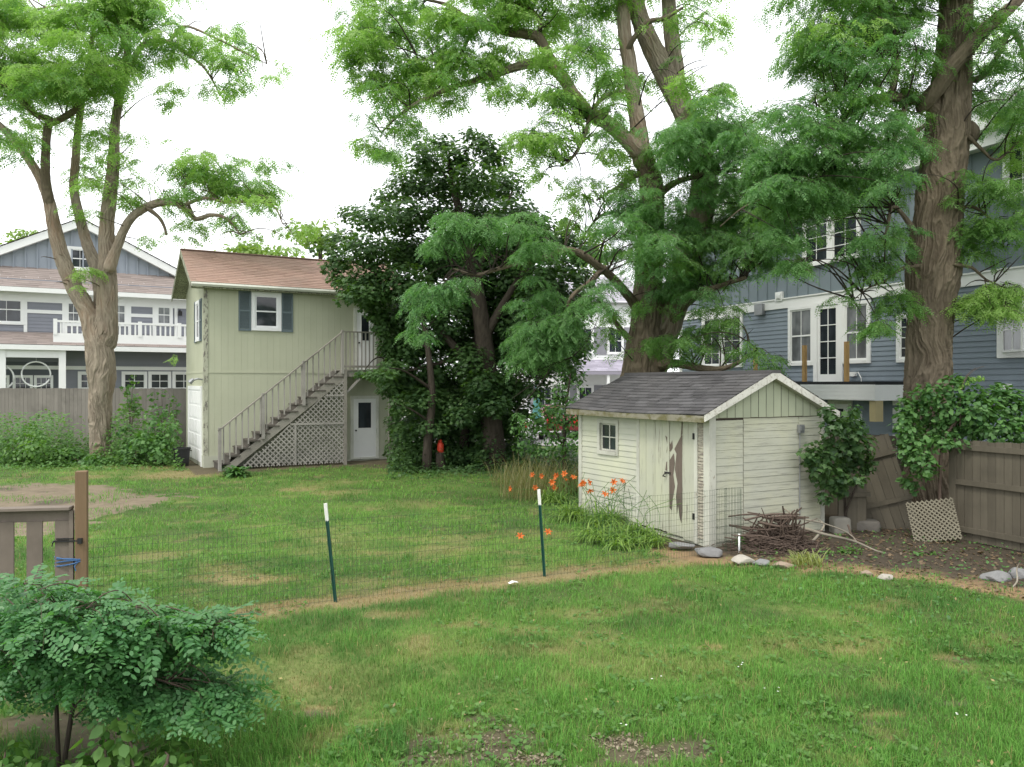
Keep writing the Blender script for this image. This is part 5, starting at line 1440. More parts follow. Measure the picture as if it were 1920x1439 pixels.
mid = [(1275, 245, 40, 36), (1320, 262, 55, 40), (1380, 260, 55, 34), (1425, 235, 40, 26), (1290, 310, 60, 36), (1360, 320, 66, 40), (1430, 310, 60, 40), (1250, 360, 46, 30), (1310, 380, 66, 36), (1390, 385, 70, 36), (1460, 375, 60, 36), (1190, 392, 40, 26), (1240, 420, 56, 34), (1310, 440, 66, 34), (1390, 445, 66, 34), (1175, 445, 50, 30), (1230, 480, 56, 32), (1150, 480, 34, 20, 4.5), (1300, 500, 62, 32), (1370, 500, 56, 26), (1440, 440, 46, 28), (1430, 490, 34, 18, 5), (1250, 535, 50, 26), (1310, 545, 40, 22), (1130, 440, 24, 18, 4), (1350, 540, 34, 18, 4)]
low = [(1265, 610, 50, 28), (1310, 590, 40, 22), (1180, 665, 24, 20), (1275, 648, 36, 22), (1300, 640, 40, 24, 5), (1340, 610, 36, 20, 5), (1385, 630, 34, 20, 5.5), (1400, 655, 40, 22, 6, 17.0), (1425, 680, 34, 14, 6, 17.0), (1365, 590, 24, 14, 4), (1160, 585, 24, 18, 4), (1140, 620, 20, 24, 3.5), (1270, 670, 30, 14, 4)]
spray = [(850, 425, 36, 22), (885, 440, 50, 26), (940, 435, 50, 24), (990, 432, 40, 22), (1020, 455, 30, 24), (830, 460, 36, 26), (870, 475, 46, 26), (815, 505, 32, 28), (845, 520, 40, 30), (800, 545, 24, 28), (810, 585, 22, 24, 6), (795, 615, 14, 18, 5), (930, 475, 46, 20), (985, 475, 34, 18), (850, 560, 24, 20, 5),
         (1060, 545, 50, 26), (1110, 560, 36, 22), (1020, 575, 40, 28), (1060, 595, 50, 28), (1100, 605, 34, 24), (1000, 620, 34, 28), (1040, 640, 36, 26), (985, 660, 28, 28), (1005, 685, 28, 24), (975, 705, 24, 28), (965, 735, 16, 20, 6), (1085, 635, 26, 16, 4), (1015, 535, 24, 18)]
upx = [(px, py, 70, 50) for px in (720, 860, 1000, 1120, 1260) for py in (-50, -140)]
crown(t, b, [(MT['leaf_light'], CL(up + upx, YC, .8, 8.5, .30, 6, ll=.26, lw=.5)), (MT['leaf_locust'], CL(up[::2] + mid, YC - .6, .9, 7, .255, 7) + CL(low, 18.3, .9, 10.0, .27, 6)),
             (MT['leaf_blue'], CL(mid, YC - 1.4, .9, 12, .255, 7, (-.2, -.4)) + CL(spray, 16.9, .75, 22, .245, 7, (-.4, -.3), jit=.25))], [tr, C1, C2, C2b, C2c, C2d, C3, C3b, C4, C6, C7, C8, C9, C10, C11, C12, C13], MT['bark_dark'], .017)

# --- right locust behind the board fence
YR = 15.0
tr = path(YR, [(1738, 1010, 0.430), (1740, 930, 0.408), (1741, 850, 0.391), (1741, 770, 0.391), (1741, 700, 0.378), (1743, 630, 0.383), (1746, 560, 0.430), (1750, 505, 0.494), (1754, 450, 0.456), (1759, 390, 0.417), (1766, 320, 0.391), (1775, 245, 0.370), (1782, 170, 0.327), (1788, 95, 0.292), (1792, 20, 0.284), (1796, -70, 0.267)])
R1 = path(YR - .1, [(1765, 215, 0.108), (1738, 194, 0.113), (1705, 186, 0.086), (1665, 184, 0.077), (1630, 190, 0.072), (1600, 206, 0.063), (1570, 235, 0.059), (1530, 275, 0.045), (1480, 310, 0.032), (1430, 345, 0.018)])
R2 = path(YR - .5, [(1730, 200, .11, YR - .12), (1752, 174, .15, YR - .3), (1785, 128, .14, YR - .45), (1822, 84, .13), (1858, 46, .115), (1895, 15, .10), (1940, -30, .08)])
R3 = path(YR - .2, [(1672, 178, .06), (1680, 140, .055), (1684, 115, .05), (1672, 98, .04), (1650, 92, .025)])
R4 = path(YR - .2, [(1738, 285, .12), (1722, 272, .11), (1708, 266, .10), (1714, 250, .06), (1735, 235, .03)])
R5 = path(YR - .2, [(1712, 430, .05), (1690, 400, .04), (1672, 388, .035), (1660, 440, .025), (1640, 470, .012)])
R6 = path(YR - .4, [(1795, 392, .035), (1822, 388, .03), (1850, 405, .024), (1872, 432, .016), (1885, 470, .006)])
R7 = path(YR, [(1786, 140, .08), (1830, 150, .06), (1862, 120, .05), (1895, 60, .05), (1915, 90, .04), (1930, 150, .02)])
R8 = path(YR - .5, [(1700, 186, .05, YR - .12), (1690, 225, .04, YR - .3), (1665, 300, .03), (1672, 315, .02)])
R9 = path(YR - .6, [(1602, 206, .05, YR - .1), (1592, 255, .05, YR - .35), (1550, 325, .045), (1490, 350, .05), (1430, 372, .022), (1390, 392, .012), (1350, 425, .005)])
R10 = path(YR - .4, [(1715, 500, .036), (1688, 505, .03), (1655, 530, .022), (1632, 538, .015), (1600, 562, .005)])
R11 = path(YR - .5, [(1798, 498, .034), (1822, 502, .028), (1848, 524, .018), (1880, 538, .006)])
R12 = path(YR - .3, [(1800, 240, .04), (1840, 280, .03), (1870, 300, .025), (1915, 262, .02), (1960, 240, .015)])
t, b = tree('locust_tree', 'massive brown locust trunk rising behind the vine and board fence', P3(1738, 1010, YR), tr, [R1, R2, R3, R4, R5, R6, R7, R8, R9, R10, R11, R12], MT['bark_brown'], None, .050, 26, 360, .018, 29, .02)
V, Fc = limb(path(YR - .1, [(1800, 235, .02), (1812, 238, .13), (1818, 250, .16), (1816, 262, .12), (1806, 268, .02)]), .03, 20, .02, 44, 8); mesh_np('burl', V, Fc, MT['bark_brown'], t, smooth=True, base=b)
top = [(1560, 30, 50, 32), (1610, 35, 50, 36), (1660, 35, 46, 36), (1530, 80, 40, 32), (1580, 85, 50, 36), (1635, 85, 50, 36), (1690, 70, 40, 40), (1520, 125, 30, 28), (1565, 135, 44, 30), (1615, 135, 46, 30), (1670, 125, 40, 34), (1500, 110, 16, 26, 4), (1590, 180, 40, 24), (1540, 170, 30, 18, 4.5), (1650, 165, 36, 18, 5), (1715, 130, 28, 36), (1700, 180, 30, 22, 4), (1730, 60, 20, 40, 5), (1640, 20, 40, 30), (1850, 30, 34, 30, 5), (1900, 45, 30, 34, 5), (1900, 110, 30, 34, 5), (1855, 110, 28, 30, 4), (1850, 170, 34, 26, 5), (1905, 175, 26, 30, 5), (1870, 205, 26, 14, 4), (1905, 220, 20, 24, 6), (1700, 15, 34, 24), (1820, 30, 20, 24, 4), (1835, 60, 20, 20, 4)]
massr = [(1455, 205, 34, 24, 5), (1500, 215, 36, 24, 5), (1545, 240, 46, 30), (1490, 255, 50, 30), (1590, 245, 46, 30), (1640, 235, 40, 28), (1540, 295, 60, 34), (1480, 300, 55, 32), (1600, 300, 55, 34), (1655, 290, 40, 34), (1690, 240, 26, 30, 5), (1520, 345, 66, 32), (1590, 355, 60, 34), (1650, 350, 46, 34), (1690, 340, 26, 40, 6), (1470, 350, 46, 28), (1540, 385, 60, 26), (1610, 400, 50, 30), (1665, 405, 34, 30, 6), (1480, 405, 50, 28), (1480, 440, 30, 16, 4), (1640, 450, 36, 22, 6), (1690, 430, 18, 34, 5), (1625, 485, 22, 16, 3), (1660, 500, 30, 22, 4.5), (1490, 490, 20, 12, 2)]
lowr = [(1640, 545, 40, 18, 6), (1600, 560, 34, 14, 5), (1670, 570, 26, 22, 6), (1635, 590, 26, 18, 5.5), (1680, 540, 20, 20, 5), (1600, 580, 20, 12, 4), (1650, 610, 16, 10, 4),
        (1860, 335, 40, 28, 6), (1895, 360, 30, 26, 6), (1840, 375, 34, 26, 6), (1880, 400, 40, 28, 6), (1845, 430, 40, 30, 6), (1890, 450, 34, 30, 6), (1835, 480, 30, 26, 6), (1870, 490, 36, 22, 5), (1905, 420, 20, 26, 5), (1830, 330, 20, 22, 3), (1915, 480, 16, 16, 4)]
glow = [(1835, 545, 26, 18), (1865, 540, 30, 18), (1845, 570, 30, 18), (1880, 560, 26, 16), (1820, 565, 20, 16), (1870, 580, 20, 10, 5), (1895, 545, 14, 10, 5), (1910, 265, 26, 20), (1895, 285, 20, 14, 5)]
topx_shade = [(px, py, 70, 60) for px in (1560, 1680, 1800, 1920) for py in (-50, -150)] + [(px, py, 90, 70, 6, 12.6) for px in (1650, 1800, 1950) for py in (-190, -330)] + [(2050, 100, 80, 80), (2050, 300, 70, 80), (2030, 480, 60, 70)]  # the nearer clumps, out of view overhead, are added to shade the right yard
crown(t, b, [(MT['leaf_locust'], CL(top + topx_shade, YR, .9, 12, .24, 7) + CL(massr, YR, .9, 7, .24, 7) + CL(lowr, YR - .6, .8, 17, .24, 7, jit=.3)), (MT['leaf_blue'], CL(massr, YR - .9, .8, 17, .24, 7, (-.4, -.3), jit=.5) + CL(top[::2], YR - .5, .8, 2.5, .24, 7)), (MT['leaf_light'], CL(glow, YR - .5, .8, 26, .24, 6, jit=.15) + CL(top[1::3], YR + .4, .8, 2.5, .24, 7))],
      [tr, R1, R2, R3, R4, R5, R6, R7, R8, R9, R10, R11, R12], MT['bark_dark'], .015)

# --- dark maple
YM = 24.6
def leafball(cl, size, n_per, shape='maple', up=.55, jit=.3):
    Ps, Ns, As, Ss = [], [], [], []
    for c, rad, k in cl:
        n = max(6, int(6 * n_per * k * (rad[0] * rad[1] + rad[0] * rad[2] + rad[1] * rad[2])))
        u = norm(R.normal(0, 1, (n, 3))); rr = R.random((n, 1)) ** .45
        p = c + u * rr * rad
        N = norm(u * .55 + np.array([0, 0, up]) + R.normal(0, jit, (n, 3)))
        A = norm(u * np.array([1, 1, .2]) + np.array([0, 0, -.45]) + R.normal(0, .5, (n, 3)))
        Ps.append(p); Ns.append(N); As.append(A); Ss.append(size * R.uniform(.6, 1.2, n))
    P_, N_, A_, S_ = map(np.concatenate, (Ps, Ns, As, Ss)); k = ~blocked(P_)
    return leaves(P_[k], N_[k], A_[k], S_[k], shape)
def mcl(lst, Y, dens=1.0, depth=1.0, jit=.9):
    out = []
    for c in lst:
        y = (c[5] if len(c) > 5 else Y) + R.normal(0, jit); k = y / F; out.append((P3(c[0], c[1], y), np.array([c[2] * k, c[2] * k * depth, c[3] * k]), dens * (c[4] if len(c) > 4 else 1)))
    return out
tr = path(YM, [(926, 900, .46), (926, 860, .40), (922, 800, .35), (915, 720, .31), (905, 620, .27), (890, 520, .21), (870, 430, .15), (850, 350, .09), (840, 290, .04)])
M1 = path(YM, [(915, 740, .16), (860, 660, .13), (790, 580, .10), (720, 520, .06), (660, 490, .03)]); M2 = path(YM, [(905, 640, .15), (950, 560, .11), (1000, 480, .07), (1030, 420, .03)])
M3 = path(YM - .8, [(800, 892, .14), (802, 830, .13), (810, 740, .11), (800, 640, .08), (780, 540, .05)]); M4 = path(YM + .8, [(868, 885, .16), (872, 800, .14), (880, 700, .11), (900, 600, .07)]); M5 = path(YM, [(890, 520, .09), (930, 430, .07), (960, 360, .03)]); M6 = path(YM, [(860, 670, .07), (790, 690, .05), (730, 700, .03)])
t, b = tree('maple_tree', 'dense dark green maple crowding the right end of the sage garage', P3(926, 900, YM), tr, [M1, M2, M3, M4, M5, M6], MT['bark_dark'], None, .02, 14, 40, .06, 51)
mp = [(830, 270, 26, 22), (800, 300, 40, 30), (860, 295, 36, 30), (905, 265, 24, 22), (925, 290, 36, 30), (770, 345, 50, 36), (830, 345, 55, 36), (890, 340, 50, 36), (945, 345, 46, 36), (725, 370, 36, 26, .7), (660, 400, 34, 20, .5), (700, 410, 46, 30, .8), (760, 405, 60, 36), (830, 405, 60, 36), (900, 400, 60, 36), (965, 400, 50, 36), (1010, 420, 36, 30, .8), (640, 450, 36, 24, .7), (690, 465, 55, 34), (760, 465, 60, 40), (990, 460, 46, 36), (1040, 450, 30, 26, .7), (640, 490, 34, 22, .8), (700, 520, 50, 30), (760, 530, 55, 40), (880, 500, 60, 40), (960, 520, 55, 40), (1020, 510, 40, 36), (660, 535, 36, 18, .9, 23.9), (700, 568, 36, 20, .9, 24.4), (750, 590, 50, 36), (690, 550, 44, 24, 1, 24.0), (760, 650, 46, 30), (745, 640, 20, 24, .8), (830, 600, 55, 44), (900, 590, 55, 40), (960, 600, 44, 40), (715, 703, 34, 14, 1.0, 23.6), (680, 700, 22, 9, .7, 23.6), (750, 705, 50, 28, 1.1), (810, 690, 50, 36), (880, 680, 50, 40), (790, 750, 46, 30, 1.1), (840, 760, 55, 36, 1.1), (900, 750, 46, 40), (860, 810, 46, 30, 1.1), (810, 800, 40, 20), (910, 810, 34, 34, .8), (775, 640, 30, 30), (745, 760, 20, 24, .7), (1040, 640, 30, 26, .9), (1060, 680, 30, 26, .8), (1070, 610, 30, 24, .6), (1020, 700, 26, 26, .7), (1080, 520, 24, 24, .6), (1050, 740, 26, 22, .6), (1100, 640, 22, 20, .5)]
m2 = mcl([(px, py, 50, 36, 1.2, 26.2) for px in (770, 830, 890, 950) for py in (480, 560, 640, 720, 790, 840)] + [(760, 810, 34, 26), (800, 845, 30, 18), (860, 850, 34, 16), (900, 850, 26, 16), (765, 665, 26, 22), (1000, 560, 40, 30), (1010, 620, 34, 30), (980, 660, 34, 30), (990, 730, 26, 24, .7), (1090, 590, 24, 24, .6), (1080, 560, 30, 22, .6), (960, 780, 26, 30, .8), (950, 720, 30, 30), (985, 770, 20, 24, .7), (1030, 660, 34, 26, .8), (640, 520, 30, 18, .8), (620, 470, 22, 18, .6), (735, 730, 30, 20), (615, 500, 20, 16, .5), (650, 560, 24, 14, .6, 23.8), (590, 470, 14, 12, .4), (1060, 500, 34, 28, .8), (1090, 480, 24, 22, .6), (1050, 560, 36, 30, .9), (1075, 640, 30, 26, .8), (1000, 680, 30, 30), (880, 250, 20, 14, .7), (790, 270, 22, 18, .6)] + [(px, py, 46, 36, .8, 25.6) for px in (900, 960, 1020) for py in (460, 530, 600, 670)] + [(1075, 470, 34, 28, .7), (1095, 520, 28, 28, .7), (1085, 570, 30, 30, .7), (1070, 700, 30, 26, .6), (1040, 770, 26, 24, .6, 23), (1010, 790, 22, 22, .7, 23)] + [(960, 740, 34, 30, .9, 25.4), (930, 790, 26, 26, .9, 25.2), (1010, 730, 26, 26, .6, 25.4), (820, 500, 40, 34, 1, 25.7), (790, 540, 36, 34, 1, 25.7), (850, 460, 40, 30, 1, 25.7), (900, 430, 40, 30, 1, 25.7), (860, 640, 40, 36, 1, 25.7), (940, 640, 36, 36, 1, 25.7), (905, 720, 40, 30, 1, 24), (930, 760, 34, 24, .9, 24), (870, 780, 34, 24, .9, 23.8), (1060, 440, 36, 28, .8), (1095, 470, 26, 26, .6), (728, 650, 24, 30, 1.3, 24.1), (716, 612, 22, 24, 1.2, 24.0), (705, 588, 24, 16, 1.2, 24.0), (735, 690, 30, 20, 1.2, 23.8), (740, 600, 24, 24, 1, 24.3), (1060, 590, 34, 30, .9), (1085, 660, 26, 26, .7), (985, 420, 36, 28), (1030, 540, 40, 34)], YM, 1, 1, .3)
m1 = mcl(mp, YM, 1.0, 1.0); ptop = mcl(mp[:24], YM - .3, .35, 1.0)
q = leafball(m1 + m2, .125, 105, 'maple', .9); polys('crown', q, MT['leaf_maple'], t, b)
tp = twig_paths([c[0] for c in m1], [tr, M1, M2, M3, M4, M5, M6], .035); V, Fc = cat([limb(p, .2, 6) for p in tp]); mesh_np('branch_twigs', V, Fc, MT['bark_dark'], t, smooth=True, base=b)  # thin maple branches only, no leaves

# young tree and thicket between the maple and the shed
yt = P3(1060, 860, 21.5)
tr2 = path(21.5, [(1058, 880, .05), (1058, 820, .045), (1062, 760, .035), (1070, 700, .02)])
t, b = tree('young_tree', 'young leafy tree standing just left of the green shed', yt, tr2, [path(21.5, [(1058, 840, .03), (1036, 800, .02), (1015, 760, .012)]), path(21.5, [(1060, 800, .03), (1080, 770, .02), (1095, 730, .01)])], MT['bark_dark'], None, 0, 8, 10, .1, 5)
yl = [(1075, 790, 30, 24, .8), (1050, 800, 30, 28, .8), (1068, 830, 26, 24, .9), (1030, 790, 22, 22, .5), (1045, 760, 26, 22, .5), (1075, 755, 26, 20, .6), (1035, 830, 22, 20, .5), (1060, 720, 26, 20, .4), (1090, 730, 20, 18, .4), (1010, 750, 18, 18, .35), (1090, 700, 20, 16, .35), (1080, 820, 16, 20, .7), (1010, 800, 18, 14, .4), (985, 820, 20, 18, .8), (1000, 840, 22, 16, .8), (965, 800, 14, 16, .6), (1045, 850, 24, 18, .8), (1020, 770, 20, 20, .7), (1090, 760, 20, 24, .7), (1095, 800, 14, 26, .8), (1000, 780, 14, 14, .5), (990, 800, 22, 20, .8), (1030, 815, 24, 22, .9), (1055, 780, 26, 24, .9), (1020, 845, 26, 16, .9), (975, 835, 16, 20, .8), (1088, 780, 16, 26, .9), (1045, 735, 24, 20, .6)]
polys('crown', leafball(mcl(yl, 21.5, 1, 1, .4), .11, 40, 'ovate'), MT['leaf_vine'], t, b)

# far trees beyond the houses
for i, (px, py, rx, ry, Y, lab) in enumerate(((600, 440, 50, 34, 52, 'pale green far tree showing between the sage garage roof and the maple'), (60, 447, 60, 16, 85, 'faint far tree above the left end of the grey-blue house roof'), (490, 480, 70, 24, 60, 'far tree just above the middle of the rust shingle roof'), (1120, 470, 36, 40, 70, 'far tree seen left of the forked locust trunk'))):
    base = P3(px, py, Y); kk = Y / F
    t = thing('far_tree', lab, 'tree', (base[0], base[1], 0), 0, 'far trees beyond the houses')
    V, Fc = limb([(base[0], base[1], 0, .35), (base[0] + .1, base[1], base[2] * .5, .25), (base[0], base[1], base[2], .1)], .3, 10); mesh_np('trunk', V, Fc, MT['bark_dark'], t, base=(base[0], base[1], 0))
    c_ = []
    for k in range(12):
        u = norm(R.normal(0, 1, (1, 3)))[0]; c_.append((base + u * np.array([rx * kk * .7, rx * kk * .6, ry * kk * .7]), np.array([rx, rx, ry * 1.2]) * kk * R.uniform(.35, .55), .8))
    for k in range(6): c_.append((np.array([base[0] + R.normal(0, rx * kk * .4), base[1] + R.normal(0, 1), base[2] * R.uniform(.35, .8)]), np.array([rx, rx, ry * 1.5]) * kk * .5, .7))
    polys('crown', leafball(c_, .38, 4.5, 'ovate'), MT['leaf_far'], t, (base[0], base[1], 0))

# ------------------------------------------------------------------ vines, shrubs, weeds
def bush(name, label, catg, cl, size, n_per, shape, mm, base, stems=None, group=None, stem_m=None, part='foliage'):
    t = thing(name, label, catg, (base[0], base[1], 0), 0, group); b = (base[0], base[1], 0)
    polys(part, leafball(cl, size, n_per, shape), mm, t, b)
    ps = stems or [[(base[0] + R.normal(0, .06), base[1] + R.normal(0, .06), 0, .018), tuple((np.array([base[0], base[1], .05]) + c[0]) / 2 + R.normal(0, .05, 3)) + (.012,), tuple(c[0]) + (.004,)] for c in cl]
    V, Fc = cat([limb(p, .12, 6) for p in ps]); mesh_np('stem', V, Fc, stem_m or MT['twig'], t, smooth=True, base=b)
    return t

vx = [(1700, 800, 26, 34, 1), (1720, 760, 34, 30), (1770, 760, 40, 34), (1760, 800, 50, 28), (1810, 740, 30, 24), (1830, 770, 46, 32), (1880, 770, 40, 34), (1820, 800, 50, 28), (1870, 805, 46, 26), (1910, 800, 26, 30), (1860, 740, 24, 18, .8), (1800, 715, 18, 14, .8), (1720, 835, 28, 20), (1770, 825, 40, 18), (1850, 835, 26, 20, .9), (1840, 855, 18, 14, .9), (1700, 850, 14, 16, .7), (1905, 830, 22, 16), (1925, 770, 20, 30)]
bush('fence_vine', 'thick leafy vine heaped over the top of the brown board fence', 'vine', mcl([(a[0], a[1], a[2] * 1.15, a[3] * 1.18) for a in vx] + [(1740, 735, 26, 20), (1700, 770, 22, 30), (1710, 905, 22, 22), (1740, 880, 26, 26), (1725, 855, 30, 24), (1695, 830, 20, 26), (1780, 720, 24, 20), (1880, 735, 30, 20), (1710, 870, 20, 20, .8), (1905, 750, 24, 24)], 13.3, 1, .8, .2), .085, 120, 'ivy', MT['leaf_vine'], P3(1770, 1000, 13.6),
     [path(13.3, [(1765, 1000, .03), (1762, 900, .028), (1772, 820, .022), (1820, 770, .015), (1880, 760, .008)]), path(13.3, [(1790, 800, .012), (1800, 740, .01), (1812, 705, .006), (1830, 690, .003)])])
tp_ = P3(1805, 725, 13.2); tip = [(tp_ + np.array([k * .055, 0, .16 * math.sin(k * .32) * 1.0]), np.array([.05, .05, .04]), 3.0) for k in range(7)]
bush('vine_shoot', 'single bright vine shoot curling up in front of the blue siding', 'vine', tip, .055, 90, 'ovate', MT['leaf_light'], P3(1800, 1000, 13.3), [path(13.2, [(1800, 800, .008), (1802, 735, .006), (1815, 705, .005), (1835, 690, .003), (1845, 688, .002)])])
vs_ = [(1560, 800, 22, 24, .9), (1590, 800, 30, 22), (1560, 840, 36, 26), (1605, 835, 36, 26), (1540, 870, 30, 28), (1580, 870, 40, 26), (1615, 870, 26, 22), (1530, 900, 22, 22, .9), (1565, 900, 30, 20), (1550, 770, 14, 18, .7), (1575, 915, 16, 16, .8), (1610, 900, 16, 12, .6), (1520, 850, 20, 26, .9), (1600, 770, 14, 14, .5)]
bush('shed_vine', 'dark leafy vine climbing over the back corner of the green shed', 'vine', mcl([(a[0], a[1], a[2] * 1.15, a[3] * 1.1) for a in vs_] + [(1525, 860, 20, 28), (1520, 900, 20, 24), (1545, 930, 20, 16, .8), (1600, 800, 26, 24)], 13.55, 1, .7, .2), .10, 130, 'maple', MT['leaf_maple'], P3(1585, 980, 13.9), [path(13.9, [(1585, 985, .035), (1582, 930, .03), (1572, 870, .022), (1560, 800, .01), (1552, 765, .005)]), path(13.8, [(1586, 960, .02), (1610, 900, .015), (1630, 850, .008)])], stem_m=MT['bark_dark'])

# plants along the left fence
YV = 25.6
for i, (px, py, rx, ry, k, lab, sh, sz, mm) in enumerate((
        (35, 850, 55, 34, 1, 'low bright green weed bank at the far left under the grey fence', 'ovate', .13, 'leaf_weed'),
        (110, 848, 55, 32, 1, 'broad-leaved weed clump left of the pale locust trunk', 'ovate', .15, 'leaf_weed'),
        (60, 800, 34, 30, .7, 'tall leafy bramble poking up against the grey fence boards', 'ovate', .12, 'leaf_weed'),
        (165, 858, 36, 22, 1, 'dark low shrub at the foot of the pale locust trunk', 'maple', .12, 'leaf_vine'),
        (245, 835, 44, 40, 1, 'dense shrub just right of the pale locust trunk', 'maple', .13, 'leaf_vine'),
        (300, 825, 40, 44, 1, 'shrub between the pale locust trunk and the black bin', 'maple', .13, 'leaf_vine'),
        (245, 755, 24, 44, .6, 'vine sprawling up the grey fence to the house windows', 'maple', .13, 'leaf_weed'),
        (315, 765, 26, 40, .5, 'thin vine hanging on the grey fence next to the sage garage', 'ivy', .12, 'leaf_vine'))):
    y = YV if i not in (6, 7, 2) else 28.2
    cs = [(P3(px + R.normal(0, rx * .45), py + R.normal(0, ry * .4), y + R.normal(0, .45)), np.array([rx, rx, ry]) * (y / F) * R.uniform(.35, .6), k) for _ in range(9)]
    bush('weed_clump' if i < 3 else ('shrub' if i < 6 else 'fence_creeper'), lab, 'plant' if i < 3 else ('shrub' if i < 6 else 'vine'), cs, sz, 34, sh, MT[mm], P3(px, 870, y), group='plants along the left fence')
def cover(name, label, n, fn, size, shape, mm, zmax=.3):
    p = fn(n); N = norm(np.stack([R.normal(0, .4, len(p)), R.normal(0, .4, len(p)) - .2, np.ones(len(p))], 1)); A = R.normal(0, 1, (len(p), 3))
    k = ~blocked(p); return tag(polys(name, leaves(p[k], N[k], A[k], size * R.uniform(.5, 1.2, k.sum()), shape), mm), label, 'undergrowth', kind='stuff')
def band(a, b, y0, y1, zf):
    def fn(n):
        y = R.uniform(y0, y1, n); px = R.uniform(a, b, n); x = (px - 960) / F * y; e = np.clip((y - y0 - 1.6 * fbm(x * .9, y * .2, 71, 3)) / 1.2, .0, 1) * np.clip((px - a) / 25, 0, 1) * np.clip((b - px) / 25, 0, 1); h = R.random(n) ** 1.5 * zf * (2.2 * sstep(.3, .7, fbm(x * 1.5, y * 1.5, 77, 3))) * (.12 + .88 * e); k = R.random(n) < .08 + .92 * e; return np.stack([x, y, h], 1)[k]
    return fn
cover('undergrowth', 'low green ground cover at the foot of the left fence', 34000, band(-60, 350, 23.8, 29.5, .75), .11, 'ovate', MT['leaf_weed'])
cover('undergrowth', 'shaded weeds and ivy under the dark maple', 30000, band(725, 1090, 21.9, 26.5, .55), .10, 'ovate', MT['leaf_maple'])
cover('leaf_litter', 'small weeds and leaf litter on the bare earth by the brush pile', 1900, lambda n: np.stack([*(lambda q: (q[:, 0], q[:, 1]))(R.uniform((3.6, 8.5), (9.0, 14.0), (n, 2))), R.random(n) ** 3 * .10 + .01], 1)[in_poly(*(lambda: (0, 0))(), BED) if False else slice(None)], .05, 'ovate', MT['leaf_vine'])
bpy.data.objects['leaf_litter']['category'] = 'leaf litter'

def tuft(name, label, catg, base, n, L, W, rise, droop, mm, spread=.15, nseg=5, parts=None, group=None, heading=None, leafname='leaves'):
    t = thing(name, label, catg, (base[0], base[1], 0), 0, group); b = (base[0], base[1], 0)
    th = R.uniform(0, 2 * np.pi, n) if heading is None else R.normal(heading, .9, n); rr = spread * np.sqrt(R.random(n)); a2 = R.uniform(0, 2 * np.pi, n)
    P_ = np.stack([base[0] + rr * np.cos(a2), base[1] + rr * np.sin(a2), np.zeros(n)], 1)
    V, Fc = ribbons(P_, np.stack([np.cos(th), np.sin(th)], 1), L * R.uniform(.55, 1.15, n), W * R.uniform(.7, 1.2, n), rise * R.uniform(.8, 1.12, n), droop * R.uniform(.6, 1.3, n), nseg)
    mesh_np(leafname, V, Fc, mm, t, base=b); return t, b

# daylilies along the shed wall
def flower(parent, b, p, face):
    Vs = []
    n = norm(np.array(face, float)); a = norm(np.cross(n, [0.1, .2, 1.0])); c = np.cross(n, a)
    for k in range(6):
        th = k * math.pi / 3 + .2; d = a * math.cos(th) + c * math.sin(th); s = np.cross(n, d); w = .016 if k % 2 else .012
        pts = [p, p + n * .035 + d * .018, p + n * .055 + d * .048, p + n * .045 + d * .075]
        ws = [.003, w, w * 1.1, .002]
        for i in range(3): Vs.append([pts[i] - s * ws[i], pts[i] + s * ws[i], pts[i + 1] + s * ws[i + 1], pts[i + 1] - s * ws[i + 1]])
    polys('flower', np.array(Vs), MT['petal'], parent, b)
lil = [((1135, 985), 190, .80), ((1075, 975), 180, .85), ((1190, 1012), 190, .75), ((1040, 945), 130, .85), ((1120, 1015), 130, .7)]
fl = [[(1150, 905), (1165, 905), (1148, 920), (1172, 915)], [(1035, 905), (1045, 895), (1060, 890), (1075, 898), (1060, 903)], [], [(1018, 893), (1043, 890), (960, 917), (1003, 916), (1040, 917), (1000, 892)], [(1100, 905), (1088, 905), (1105, 917), (1092, 912), (1133, 930), (1110, 903)]]
lil += [((1160, 1026), 150, .62), ((1218, 1022), 150, .55)]; fl += [[], []]
labs = ['daylily clump against the shed clapboards with a few orange blooms at its right', 'daylily clump at the shed corner with a cluster of orange blooms', 'daylily clump of arching green leaves nearest the shed door without blooms', 'daylily clump farthest left with scattered orange blooms', 'daylily clump nearest the wire fence with orange blooms leaning over', 'low daylily clump in front of the clapboards without blooms', 'small grassy daylily clump right by the shed door sill']
for (pp, n, L), fs, lab in zip(lil, fl, labs):
    base = gp(*pp); t, b = tuft('daylily_clump', lab, 'daylily', base, int(n * 1.3), L * 1.15, .026, .80, .72, MT['leaf_lily'], .24, 7, group='daylilies along the shed')
    stalks = []
    for px, py in fs:
        y = base[1] + R.uniform(-.25, .25); tip = P3(px, py, y); root = np.array([base[0] + R.normal(0, .1), base[1] + R.normal(0, .1), 0])
        stalks.append([tuple(root) + (.005,), tuple((root + tip) / 2 + np.array([0, 0, .12])) + (.004,), tuple(tip) + (.003,)])
        flower(t, b, tip, R.normal(0, .5, 3) + np.array([0, -.7, .5]))
    for k in range(5):
        root = np.array([base[0] + R.normal(0, .15), base[1] + R.normal(0, .1), 0]); stalks.append([tuple(root) + (.004,), tuple(root + np.array([R.normal(0, .1), 0, .5])) + (.003,), tuple(root + np.array([R.normal(0, .25), R.normal(0, .2), R.uniform(.7, .95)])) + (.002,)])
    V, Fc = cat([limb(s, .1, 5) for s in stalks]); mesh_np('flower_stalks', V, Fc, MT['leaf_weed'], t, base=b, smooth=True)
for px, py in ((975, 1008), (1027, 1000)):
    g_ = gp(px, py + 8); t = thing('fallen_bloom', 'orange daylily bloom drooping onto the lawn ' + ('left of' if px < 1000 else 'right beside') + ' the nearer steel stake', 'flower', (g_[0], g_[1], 0)); flower(t, (g_[0], g_[1], 0), np.array([g_[0], g_[1], .07]), (0.1, -.6, .6))
